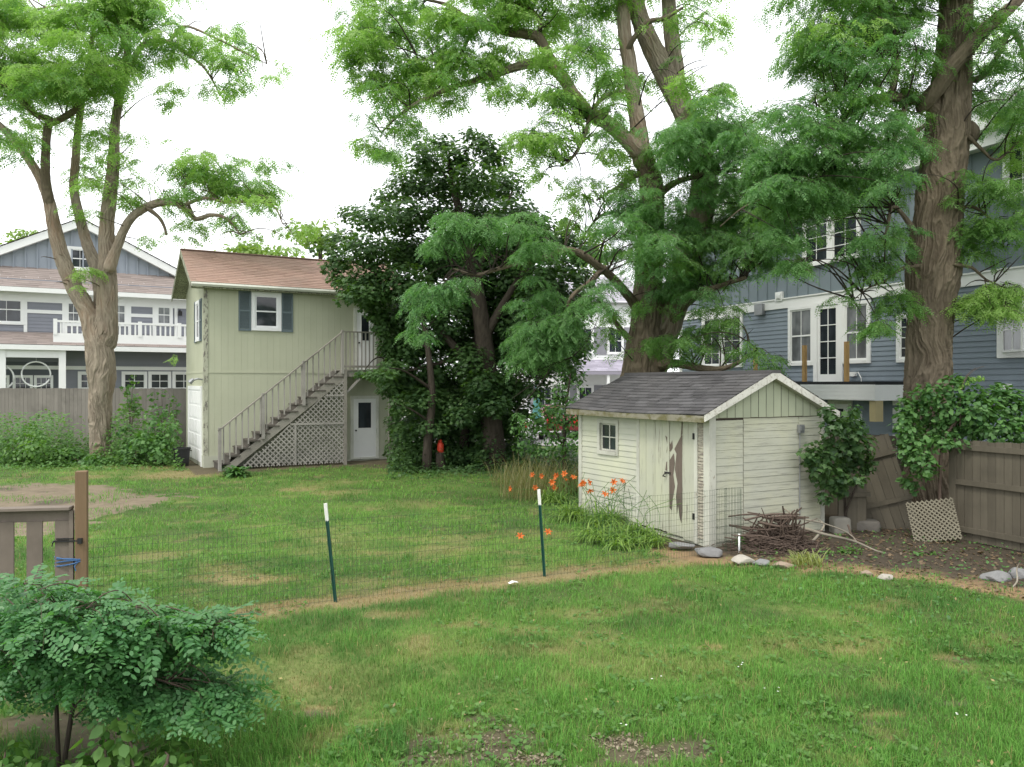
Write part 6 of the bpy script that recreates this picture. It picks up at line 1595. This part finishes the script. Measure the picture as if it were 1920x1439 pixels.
# tall dry weeds left of the shed
base = gp(1000, 935); t, b = tuft('dry_weeds', 'tall straw coloured dry weeds left of the daylilies', 'weeds', base, 420, 1.15, .010, .93, .18, MT['leaf_dry'], .75, 4, leafname='stems')
base = gp(960, 915); t, b = tuft('dry_weeds', 'thin patch of tall dry stems in front of the dark maple trunk', 'weeds', base, 160, .95, .010, .93, .15, MT['leaf_dry'], .6, 4, leafname='stems')
base = gp(1060, 925); t, b = tuft('dry_weeds', 'greenish brown seeding weeds close to the left shed corner', 'weeds', base, 260, 1.1, .011, .9, .2, MT['leaf_dry'], .55, 4, leafname='stems')
base = gp(442, 893); t, b = tuft('hosta', 'dark green hosta at the foot of the wooden stairs', 'plant', base, 150, .72, .12, .72, .55, MT['leaf_vine'], .16, 6)
base = gp(1512, 1060); t, b = tuft('weed_tuft', 'pale yellow-green weeds sprouting in front of the brush pile', 'weeds', base, 150, .42, .012, .8, .4, leaf_mat('pale_weed', (.20, .27, .08), (.30, .32, .13), .35), .20, 5)
base = gp(1400, 1028); bush('weed_tuft', 'small green weed between the white pipe and the brush pile', 'weeds', [(np.array([base[0] + R.normal(0, .08), base[1] + R.normal(0, .06), R.uniform(.05, .2)]), np.array([.1, .1, .08]), 1) for _ in range(6)], .06, 150, 'ovate', MT['leaf_weed'], base)
base = gp(1740, 1042); bush('weed_tuft', 'small blue-green weed in front of the lattice scrap', 'weeds', [(np.array([base[0] + R.normal(0, .1), base[1] + R.normal(0, .08), R.uniform(.03, .1)]), np.array([.1, .1, .05]), 1) for _ in range(4)], .07, 110, 'ovate', MT['leaf_weed'], base)
base = gp(1590, 1040); bush('weed_tuft', 'green weeds under the long bleached branch', 'weeds', [(np.array([base[0] + R.normal(0, .22), base[1] + R.normal(0, .12), R.uniform(.03, .1)]), np.array([.14, .12, .06]), 1) for _ in range(6)], .055, 110, 'ovate', MT['leaf_weed'], base)

# foreground locust shrub, lower left
YS = 5.35
def sp(px, py, Y=YS): return P3(px, py, Y)
b0_ = sp(120, 1452)
b0_[2] = 0
t = thing('locust_shrub', 'young blue-green locust shrub with dark stems in the near left corner', 'shrub', (b0_[0], b0_[1], 0)); b = (b0_[0], b0_[1], 0)
stems = [path(YS, [(118, 1452, .017), (128, 1380, .016), (137, 1320, .015), (133, 1285, .013), (150, 1265, .011), (163, 1245, .010), (185, 1190, .008), (220, 1150, .005), (255, 1135, .003)]),
         path(YS + .03, [(112, 1452, .015), (108, 1380, .014), (105, 1310, .013), (97, 1260, .011), (70, 1200, .008), (40, 1150, .005)]),
         path(YS, [(134, 1290, .010), (125, 1260, .009), (112, 1200, .007), (110, 1140, .004)]), path(YS - .1, [(137, 1330, .009), (165, 1300, .007), (210, 1260, .005), (260, 1265, .003), (310, 1280, .002)]), path(YS - .1, [(140, 1345, .007), (170, 1320, .005), (190, 1330, .003)]), path(YS - .05, [(97, 1260, .008), (60, 1250, .006), (0, 1240, .004), (-60, 1220, .003)])]
V, Fc = cat([limb(s, .05, 8) for s in stems]); mesh_np('stem', V, Fc, MT['bark_dark'], t, smooth=True, base=b)
sc_ = [(22, 1130, 48, 25), (66, 1120, 48, 20), (111, 1130, 48, 23), (155, 1150, 44, 23), (199, 1160, 40, 20), (244, 1165, 35, 13, 4), (281, 1165, 24, 10, 3), (29, 1180, 48, 30), (88, 1180, 48, 30), (148, 1200, 44, 30), (199, 1215, 40, 28), (244, 1215, 28, 20, 5), (-14, 1200, 40, 42), (59, 1230, 32, 25, 6), (300, 1165, 34, 14, 3), (350, 1170, 26, 10, 2), (395, 1165, 20, 8, 1.5), (240, 1240, 30, 20, 3.5), (295, 1265, 26, 15, 2.5), (270, 1300, 24, 14, 2), (345, 1290, 22, 14, 3), (390, 1300, 16, 8, 2), (180, 1245, 24, 16, 3), (10, 1250, 26, 22, 5)]
cl_ = CL(sc_, YS, 1.1, 17, .25, 8, (.1, -.1), ll=.19, lw=.52, jit=.18)
qs, S_, E_ = [], [], []
for c, rad, dens, L, pairs, lean, ll, lw in cl_:
    q, s, e = locust_cluster(c, rad, dens * .8, L * R.uniform(.8, 1.15), pairs, lean, ll, lw, .3, True, 0); qs.append(q); S_.append(s); E_.append(e)
polys('foliage', np.concatenate(qs), MT['leaf_shrub'], t, b)
tp = twig_paths([c[0] for c in cl_], stems, .005); s, e = np.concatenate(S_), np.concatenate(E_); w = np.array([.0014, 0, .0014]); mid_ = (s + e) / 2 + np.array([0, 0, .04])
q = np.concatenate([np.stack([s - w, s + w, mid_ + w, mid_ - w], 1), np.stack([mid_ - w, mid_ + w, e + w, e - w], 1)])
V, Fc = cat([limb(p, .05, 6) for p in tp] + [(q.reshape(-1, 3), np.arange(len(q) * 4).reshape(-1, 4))]); mesh_np('branch_twigs', V, Fc, MT['twig'], t, base=b)  # thin shrub branches and bare twigs, no leaves
base = sp(260, 1460, 4.9); base[2] = 0
bush('broad_leaf_plant', 'broad-leaved green plant at the foot of the foreground shrub', 'plant', [(P3(px, py, 5.0), np.array([.16, .16, .08]), k) for px, py, k in ((180, 1420, 1), (230, 1395, .8), (260, 1430, 1.2), (310, 1410, 1), (350, 1435, 1), (200, 1370, .5), (150, 1440, 1), (390, 1440, .6), (220, 1345, .3))], .095, 110, 'ovate', MT['leaf_weed'], base)
base = sp(30, 1470, 5.0); base[2] = 0
bush('broad_leaf_plant', 'low green plant in the bottom left corner of the yard', 'plant', [(P3(px, py, 5.1), np.array([.16, .16, .06]), k) for px, py, k in ((10, 1410, .8), (50, 1430, .8), (90, 1440, .6), (-30, 1430, 1))], .08, 110, 'ovate', MT['leaf_weed'], base)

# ------------------------------------------------------------------ brush pile
def stick_obj(name, label, pts, m, group=None):
    c = np.array(pts[0][:3]); V, Fc = limb(pts, .06, 7, 0); o = mesh_np(name, V, Fc, m, None, smooth=True)
    o.data.transform(Matrix.Translation((-c[0], -c[1], 0))); o.location = (c[0], c[1], 0)
    return tag(o, label, 'stick' if name == 'stick' else 'branch', group)
bc = gp(1455, 1035); bx, by = bc[0] + .1, bc[1] + .25
for i in range(86):
    th = R.normal(.35, .55) if i < 46 else R.normal(1.35, .5); L = R.uniform(.5, 1.15) if i < 46 else R.uniform(.4, .85); hgt = R.random() ** 1.2
    cx, cy = bx + R.normal(0, .26) * (1 - .4 * hgt), by + R.normal(0, .20) * (1 - .5 * hgt); z = .03 + .52 * hgt
    if i < 46: dx, dy, dz = math.cos(th) * L / 2, math.sin(th) * L / 2 * .5, R.normal(-.02, .09) * L
    else: dx, dy, dz = math.cos(th) * L * .3, -abs(math.sin(th)) * L * .25, L * .40; z = max(z, dz + .02) * .8
    r = R.uniform(.007, .022); mid_ = np.array([cx, cy, z]) + R.normal(0, .03, 3)
    lo = max(.012, z - dz); hi = max(.012, z + dz)
    stick_obj('stick', 'dead brown stick lying in the brush pile against the shed', [(cx - dx, cy - dy, lo, r), tuple(mid_) + (r * .95,), (cx + dx, cy + dy, hi, r * .55)], MT['stick'], 'sticks in the brush pile')
def gpt(px, py, z=0):
    Y = F * (H - z) / (py - 719.5); return ((px - 960) / F * Y, Y, z)
stick_obj('fallen_branch', 'long bleached branch reaching from the brush pile toward the fence', [gpt(1440, 985, .32) + (.022,), gpt(1500, 990, .30) + (.026,), gpt(1545, 1002, .25) + (.024,), gpt(1600, 1015, .12) + (.020,), gpt(1640, 1032, .03) + (.013,), gpt(1662, 1038, .02) + (.008,)], MT['stick_pale'])
stick_obj('fallen_branch', 'short bleached forked limb propped on the front of the brush pile', [gpt(1515, 1022, .02) + (.020,), gpt(1532, 1006, .14) + (.022,), gpt(1545, 985, .28) + (.016,), gpt(1535, 975, .36) + (.010,)], MT['stick_pale'])
stick_obj('fallen_branch', 'pale thin branch lying across the top of the brush pile', [gpt(1462, 948, .50) + (.010,), gpt(1495, 970, .44) + (.014,), gpt(1545, 982, .36) + (.012,), gpt(1590, 1000, .2) + (.010,), gpt(1610, 1020, .05) + (.006,)], MT['stick_pale'])
stick_obj('fallen_branch', 'curved dark branch in front of the stone blocks', [gpt(1590, 985, .2) + (.016,), gpt(1600, 1008, .1) + (.014,), gpt(1625, 1018, .03) + (.010,), gpt(1655, 1028, .02) + (.006,)], MT['stick'])
stick_obj('dead_stem', 'bare crooked twig standing at the right end of the earth bed', [gpt(1895, 1105, 0) + (.012,), gpt(1907, 1090, .06) + (.011,), gpt(1906, 1068, .18) + (.009,), gpt(1912, 1055, .28) + (.006,)], MT['stick_pale'])
tw = []
for i in range(950):
    cx, cy = bx + R.normal(0, .32), by + R.normal(0, .24); th = R.uniform(0, 6.28); L = R.uniform(.15, .4); z = .02 + .40 * R.random() * math.exp(-((cx - bx) ** 2 + (cy - by) ** 2) / .18)
    a = np.array([cx, cy, z]); d = np.array([math.cos(th), math.sin(th), R.normal(0, .25)]) * L / 2; q = a + d; p = a - d; p[2] = max(p[2], .01); q[2] = max(q[2], .01)
    tw.append(limb([tuple(p) + (.005,), tuple(a) + (.005,), tuple(q) + (.003,)], .2, 4))
V, Fc = cat(tw); tag(mesh_np('twig_heap', V, Fc, MT['stick']), 'tangle of fine twigs filling the brush pile', 'twigs', kind='stuff')

# ------------------------------------------------------------------ stones, blocks and small things
def stone(label, px, py, sx, sy, sz, m, seed, name='stone', group='edging stones by the shed', rz_=0, sink=.3, boxy=0):
    bm = bmesh.new(); bmesh.ops.create_icosphere(bm, subdivisions=4, radius=1)
    V = np.array([v.co[:] for v in bm.verts]); Fc = np.array([[v.index for v in f.verts] for f in bm.faces]); bm.free()
    if boxy: V = np.sign(V) * np.abs(V) ** .35; V /= np.abs(V).max()
    n = fbm(V[:, 0] * 1.4 + V[:, 2] + seed * 3.1 + 9, V[:, 1] * 1.4 - V[:, 2] * .7 + seed * 1.7 + 9, seed, 4) - .5
    V = V * (1 + n[:, None] * (.55 if not boxy else .12))
    rr_ = np.random.default_rng(seed)
    for _ in range(0 if boxy else 16):
        d = norm(rr_.normal(0, 1, (1, 3)))[0]; k = np.maximum(V @ d - rr_.uniform(.62, .85), 0); V = V - d * (k * .85)[:, None]
    V = V * np.array([sx, sy, sz])
    V[:, 2] += sz * (1 - 2 * sink); g_ = gp(px, py); o = mesh_np(name, V, Fc, m, None, smooth=True); o.location = (g_[0], g_[1], 0); o.rotation_euler = (0, 0, rz_)
    return tag(o, label, 'stone', group)
stone('flat blue-grey stone under the corner of the shed', 1330, 1040, .24, .17, .09, MT['stone'], 3, rz_=.3)
stone('flat grey stone in front of the shed door', 1275, 1027, .26, .16, .06, MT['stone'], 5)
stone('rounded pale stone on the lawn edge right of the shed corner', 1390, 1056, .19, .13, .09, MT['stone_pale'], 7, rz_=.2)
stone('pale grey flat stone between the white stone and the tan one', 1428, 1059, .14, .10, .07, MT['stone'], 11)
stone('low tan stone left of the pale yellow weeds', 1468, 1063, .16, .11, .06, MT['stone_tan'], 13)
stone('small pale tan stone half buried in the straw', 1625, 1080, .11, .08, .05, MT['stone_tan'], 17)
stone('oval pale tan stone right of the small half buried one', 1660, 1086, .12, .08, .05, MT['stone_pale'], 19)
stone('grey stone near the right end of the earth bed', 1870, 1090, .22, .16, .10, MT['stone'], 23)
stone('pale stone at the right picture edge behind the dead twig', 1910, 1085, .14, .12, .12, MT['stone'], 29)
stone('dark broken block lying on top of another block by the broken gate', 1603, 985, .24, .15, .07, MT['block'], 31, 'stone_block', 'blocks by the broken gate', .1, -1.1, 1)
stone('dark broken block on the ground by the broken gate', 1618, 995, .27, .18, .11, MT['block'], 37, 'stone_block', 'blocks by the broken gate', -.2, .1, 1)
stone('pale block standing behind the brush pile', 1575, 1000, .16, .12, .16, plain('grey_block', (.22, .21, .18), .95, .25, 6, bump=.5), 41, 'stone_block', 'blocks by the broken gate', .1, .1, 1)
pp = gp(1386, 1034); pi = thing('white_pipe', 'short white plastic pipe standing in the ground by the gable wall', 'pipe', (pp[0], pp[1], 0)); m = MB(); m.tube([(0, 0, -.1), (0, 0, .24)], [.016, .016], 12); m.build('tube', MT['white'], pi, None, True); m = MB(); m.tube([(0, 0, .24), (0, 0, .27)], [.021, .020], 12); m.build('cap', MT['white'], pi, None, True)
bn = P3(341, 860, 25.2); bi = thing('black_bin', 'black plastic bin half hidden in shrubs by the garage corner', 'bin', (bn[0], bn[1], 0)); m = MB(); m.lathe([(.20, 0), (.25, .52), (.27, .53), (.27, .57), (.245, .57), (.22, .1), (.02, .09)], 24); m.build('body', MT['black'], bi, None, False)
m = MB(); m.tube([(.27, -.06, .5), (.31, 0, .47), (.27, .06, .5)], .012, 6); m.build('handle', MT['black'], bi)
fc = P3(826, 836, 24.0); fu = thing('red_can', 'small red-orange can hung on the fence stub under the maple', 'can', (fc[0], fc[1], fc[2] - .2)); m = MB(); m.lathe([(.10, 0), (.105, .05), (.10, .24), (.06, .30), (.035, .33), (.03, .38)], 16); m.build('body', MT['red'], fu, None, True); m = MB(); m.tube([(-.07, 0, .26), (-.06, 0, .36), (.04, 0, .36)], .012, 6); m.build('handle', MT['red'], fu)
sb = MB(); s_ = thing('stump', 'dark stump under the maple carrying the red can', 'stump', (fc[0], fc[1], 0)); hs = fc[2] - .2
V, Fc = limb([(0, 0, -.1, .17), (0, 0, hs * .5, .145), (0, 0, hs - .002, .14)], .06, 24, .015, 61, 10); mesh_np('bark', V, Fc, MT['bark_dark'], s_, smooth=True); m = MB(); m.lathe([(.14, hs - .03), (.135, hs)], 24); m.build('cut_face', MT['grey_wood'], s_)
gpst = GA.w(LG + .45, -.9); po = thing('grey_post', 'grey weathered post standing at the right end of the garage', 'post', (gpst[0], gpst[1], 0)); m = MB(); m.box(-.06, .06, -.06, .06, -.1, 2.1); m.build('shaft', MT['grey_wood'], po, bevel=.005); m = MB(); m.box(-.07, .07, -.07, .07, 2.1, 2.13); m.build('cap', MT['grey_wood'], po)
for px, tx, lab, mm in ((748, 742, 'pale green board leaning left of the grey post under the maple', MT['garage_wall']), (767, 760, 'thin white strip leaning right of the grey post under the maple', MT['white'])):
    g0 = gp(px, 855); y = g0[1]; tp2 = P3(tx, 815, y + .15); l = thing('leaning_board', lab, 'board', (g0[0], g0[1], 0), 0, 'boards leaning under the maple'); m = MB(); m.bar((0, 0, .01), (tp2[0] - g0[0], .15, tp2[2]), .07 if px == 748 else .025, .02); m.build('plank', mm, l)
pg = gp(962, 1098); pa = thing('paper_scrap', 'scrap of white paper lying in the dry strip between the stakes', 'paper', (pg[0], pg[1], .02), .4); m = MB(); m.add([(-.06, -.03, .012), (.0, -.035, .03), (.07, -.02, .016), (.06, .03, .022), (0, .035, .036), (-.06, .03, .014)], [(0, 1, 4, 5), (1, 2, 3, 4)]); m.build('sheet', MT['paper'], pa)

# ------------------------------------------------------------------ broad weeds, clover and fallen leaves in the lawn
def lawn_pts(n, y0, y1, seed, thr):
    r = np.random.default_rng(seed); y = (y0 ** -.3 + r.random(n) * (y1 ** -.3 - y0 ** -.3)) ** (1 / -.3); x = (r.random(n) * 2 - 1) * (y * .68 + .5)
    m = masks(x, y); k = (fbm(x * 1.1, y * 1.1, seed, 3) > thr) & (m['bed'] < .3) & (m['drv'] < .5); p = np.stack([x[k], y[k], ground_z(x[k], y[k])], 1); return p[~blocked(p + np.array([0, 0, .1]))]
p = lawn_pts(5200, 4.8, 22, 301, .52); n = len(p); k = 5
q = np.repeat(p, k, 0) + np.stack([R.normal(0, .02, n * k), R.normal(0, .02, n * k), R.uniform(.02, .055, n * k)], 1)
N = norm(np.stack([R.normal(0, .45, n * k), R.normal(0, .45, n * k), np.ones(n * k)], 1)); A = R.normal(0, 1, (n * k, 3))
tag(polys('lawn_weeds', leaves(q, N, A, R.uniform(.02, .055, n * k), 'ovate'), MT['leaf_weed']), 'broad-leaved weeds and clover growing through the lawn', 'weeds', kind='stuff')
p = lawn_pts(700, 4.8, 16, 377, .45); n = len(p); q = p + np.array([0, 0, .045]); N = norm(np.stack([R.normal(0, .5, n), R.normal(0, .5, n), np.ones(n)], 1))
pb = R.uniform((3.4, 8.6), (9.5, 14.2), (9000, 2)); mb_ = masks(pb[:, 0], pb[:, 1]); pb = pb[(mb_['bed'] > .5) & (R.random(9000) < .4)]; n2_ = len(pb)
q2 = np.stack([pb[:, 0], pb[:, 1], ground_z(pb[:, 0], pb[:, 1]) + R.uniform(.004, .03, n2_)], 1); k2 = ~blocked(q2); q2 = q2[k2]; n2_ = len(q2)
tag(polys('dead_leaves', leaves(q2, norm(np.stack([R.normal(0, .4, n2_), R.normal(0, .4, n2_), np.ones(n2_)], 1)), R.normal(0, 1, (n2_, 3)), R.uniform(.02, .075, n2_), 'ovate'), leaf_mat('dead_leaf', (.085, .06, .04), (.17, .12, .07), .1)), 'brown dead leaves littering the earth bed by the fence', 'leaves', kind='stuff')
tag(polys('fallen_leaves', leaves(q, N, R.normal(0, 1, (n, 3)), R.uniform(.02, .05, n), 'lance'), leaf_mat('fallen_leaf', (.35, .30, .12), (.20, .13, .07), .2)), 'small dry leaves fallen on the lawn', 'leaves', kind='stuff')
pb = np.concatenate([np.stack([gp(a[0], a[1])[0] + R.normal(0, a[2] * .5, 260), gp(a[0], a[1])[1] + R.normal(0, a[3] * .6, 260)], 1) for a in BARE_SPOTS[:5]]); n2_ = len(pb)
q2 = np.stack([pb[:, 0], pb[:, 1], ground_z(pb[:, 0], pb[:, 1]) + R.uniform(.002, .02, n2_)], 1)
tag(polys('dead_leaves', leaves(q2, norm(np.stack([R.normal(0, .5, n2_), R.normal(0, .5, n2_), np.ones(n2_)], 1)), R.normal(0, 1, (n2_, 3)), R.uniform(.008, .035, n2_), 'ovate'), leaf_mat('crumb', (.13, .10, .07), (.26, .22, .15), .1)), 'bits of dry leaf and bark on the bare patches in the near lawn', 'leaves', kind='stuff')
q = []
for cx, cy in [gp(*a) for a in ((1390, 1265), (1435, 1310), (1215, 1290), (1790, 1356), (1180, 1380))]:
    for _ in range(3):
        a = np.array([cx + R.normal(0, .07), cy + R.normal(0, .05), .055 + R.uniform(0, .03)])
        for j in range(5): th = j * 1.257; d = np.array([math.cos(th), math.sin(th), .5]) * .006; e = np.array([-math.sin(th), math.cos(th), 0]) * .004; q.append([a, a + d - e, a + d * 1.5, a + d + e])
tag(polys('clover_flowers', np.array(q), MT['paper']), 'tiny white clover flowers in the lawn', 'flowers', kind='stuff')
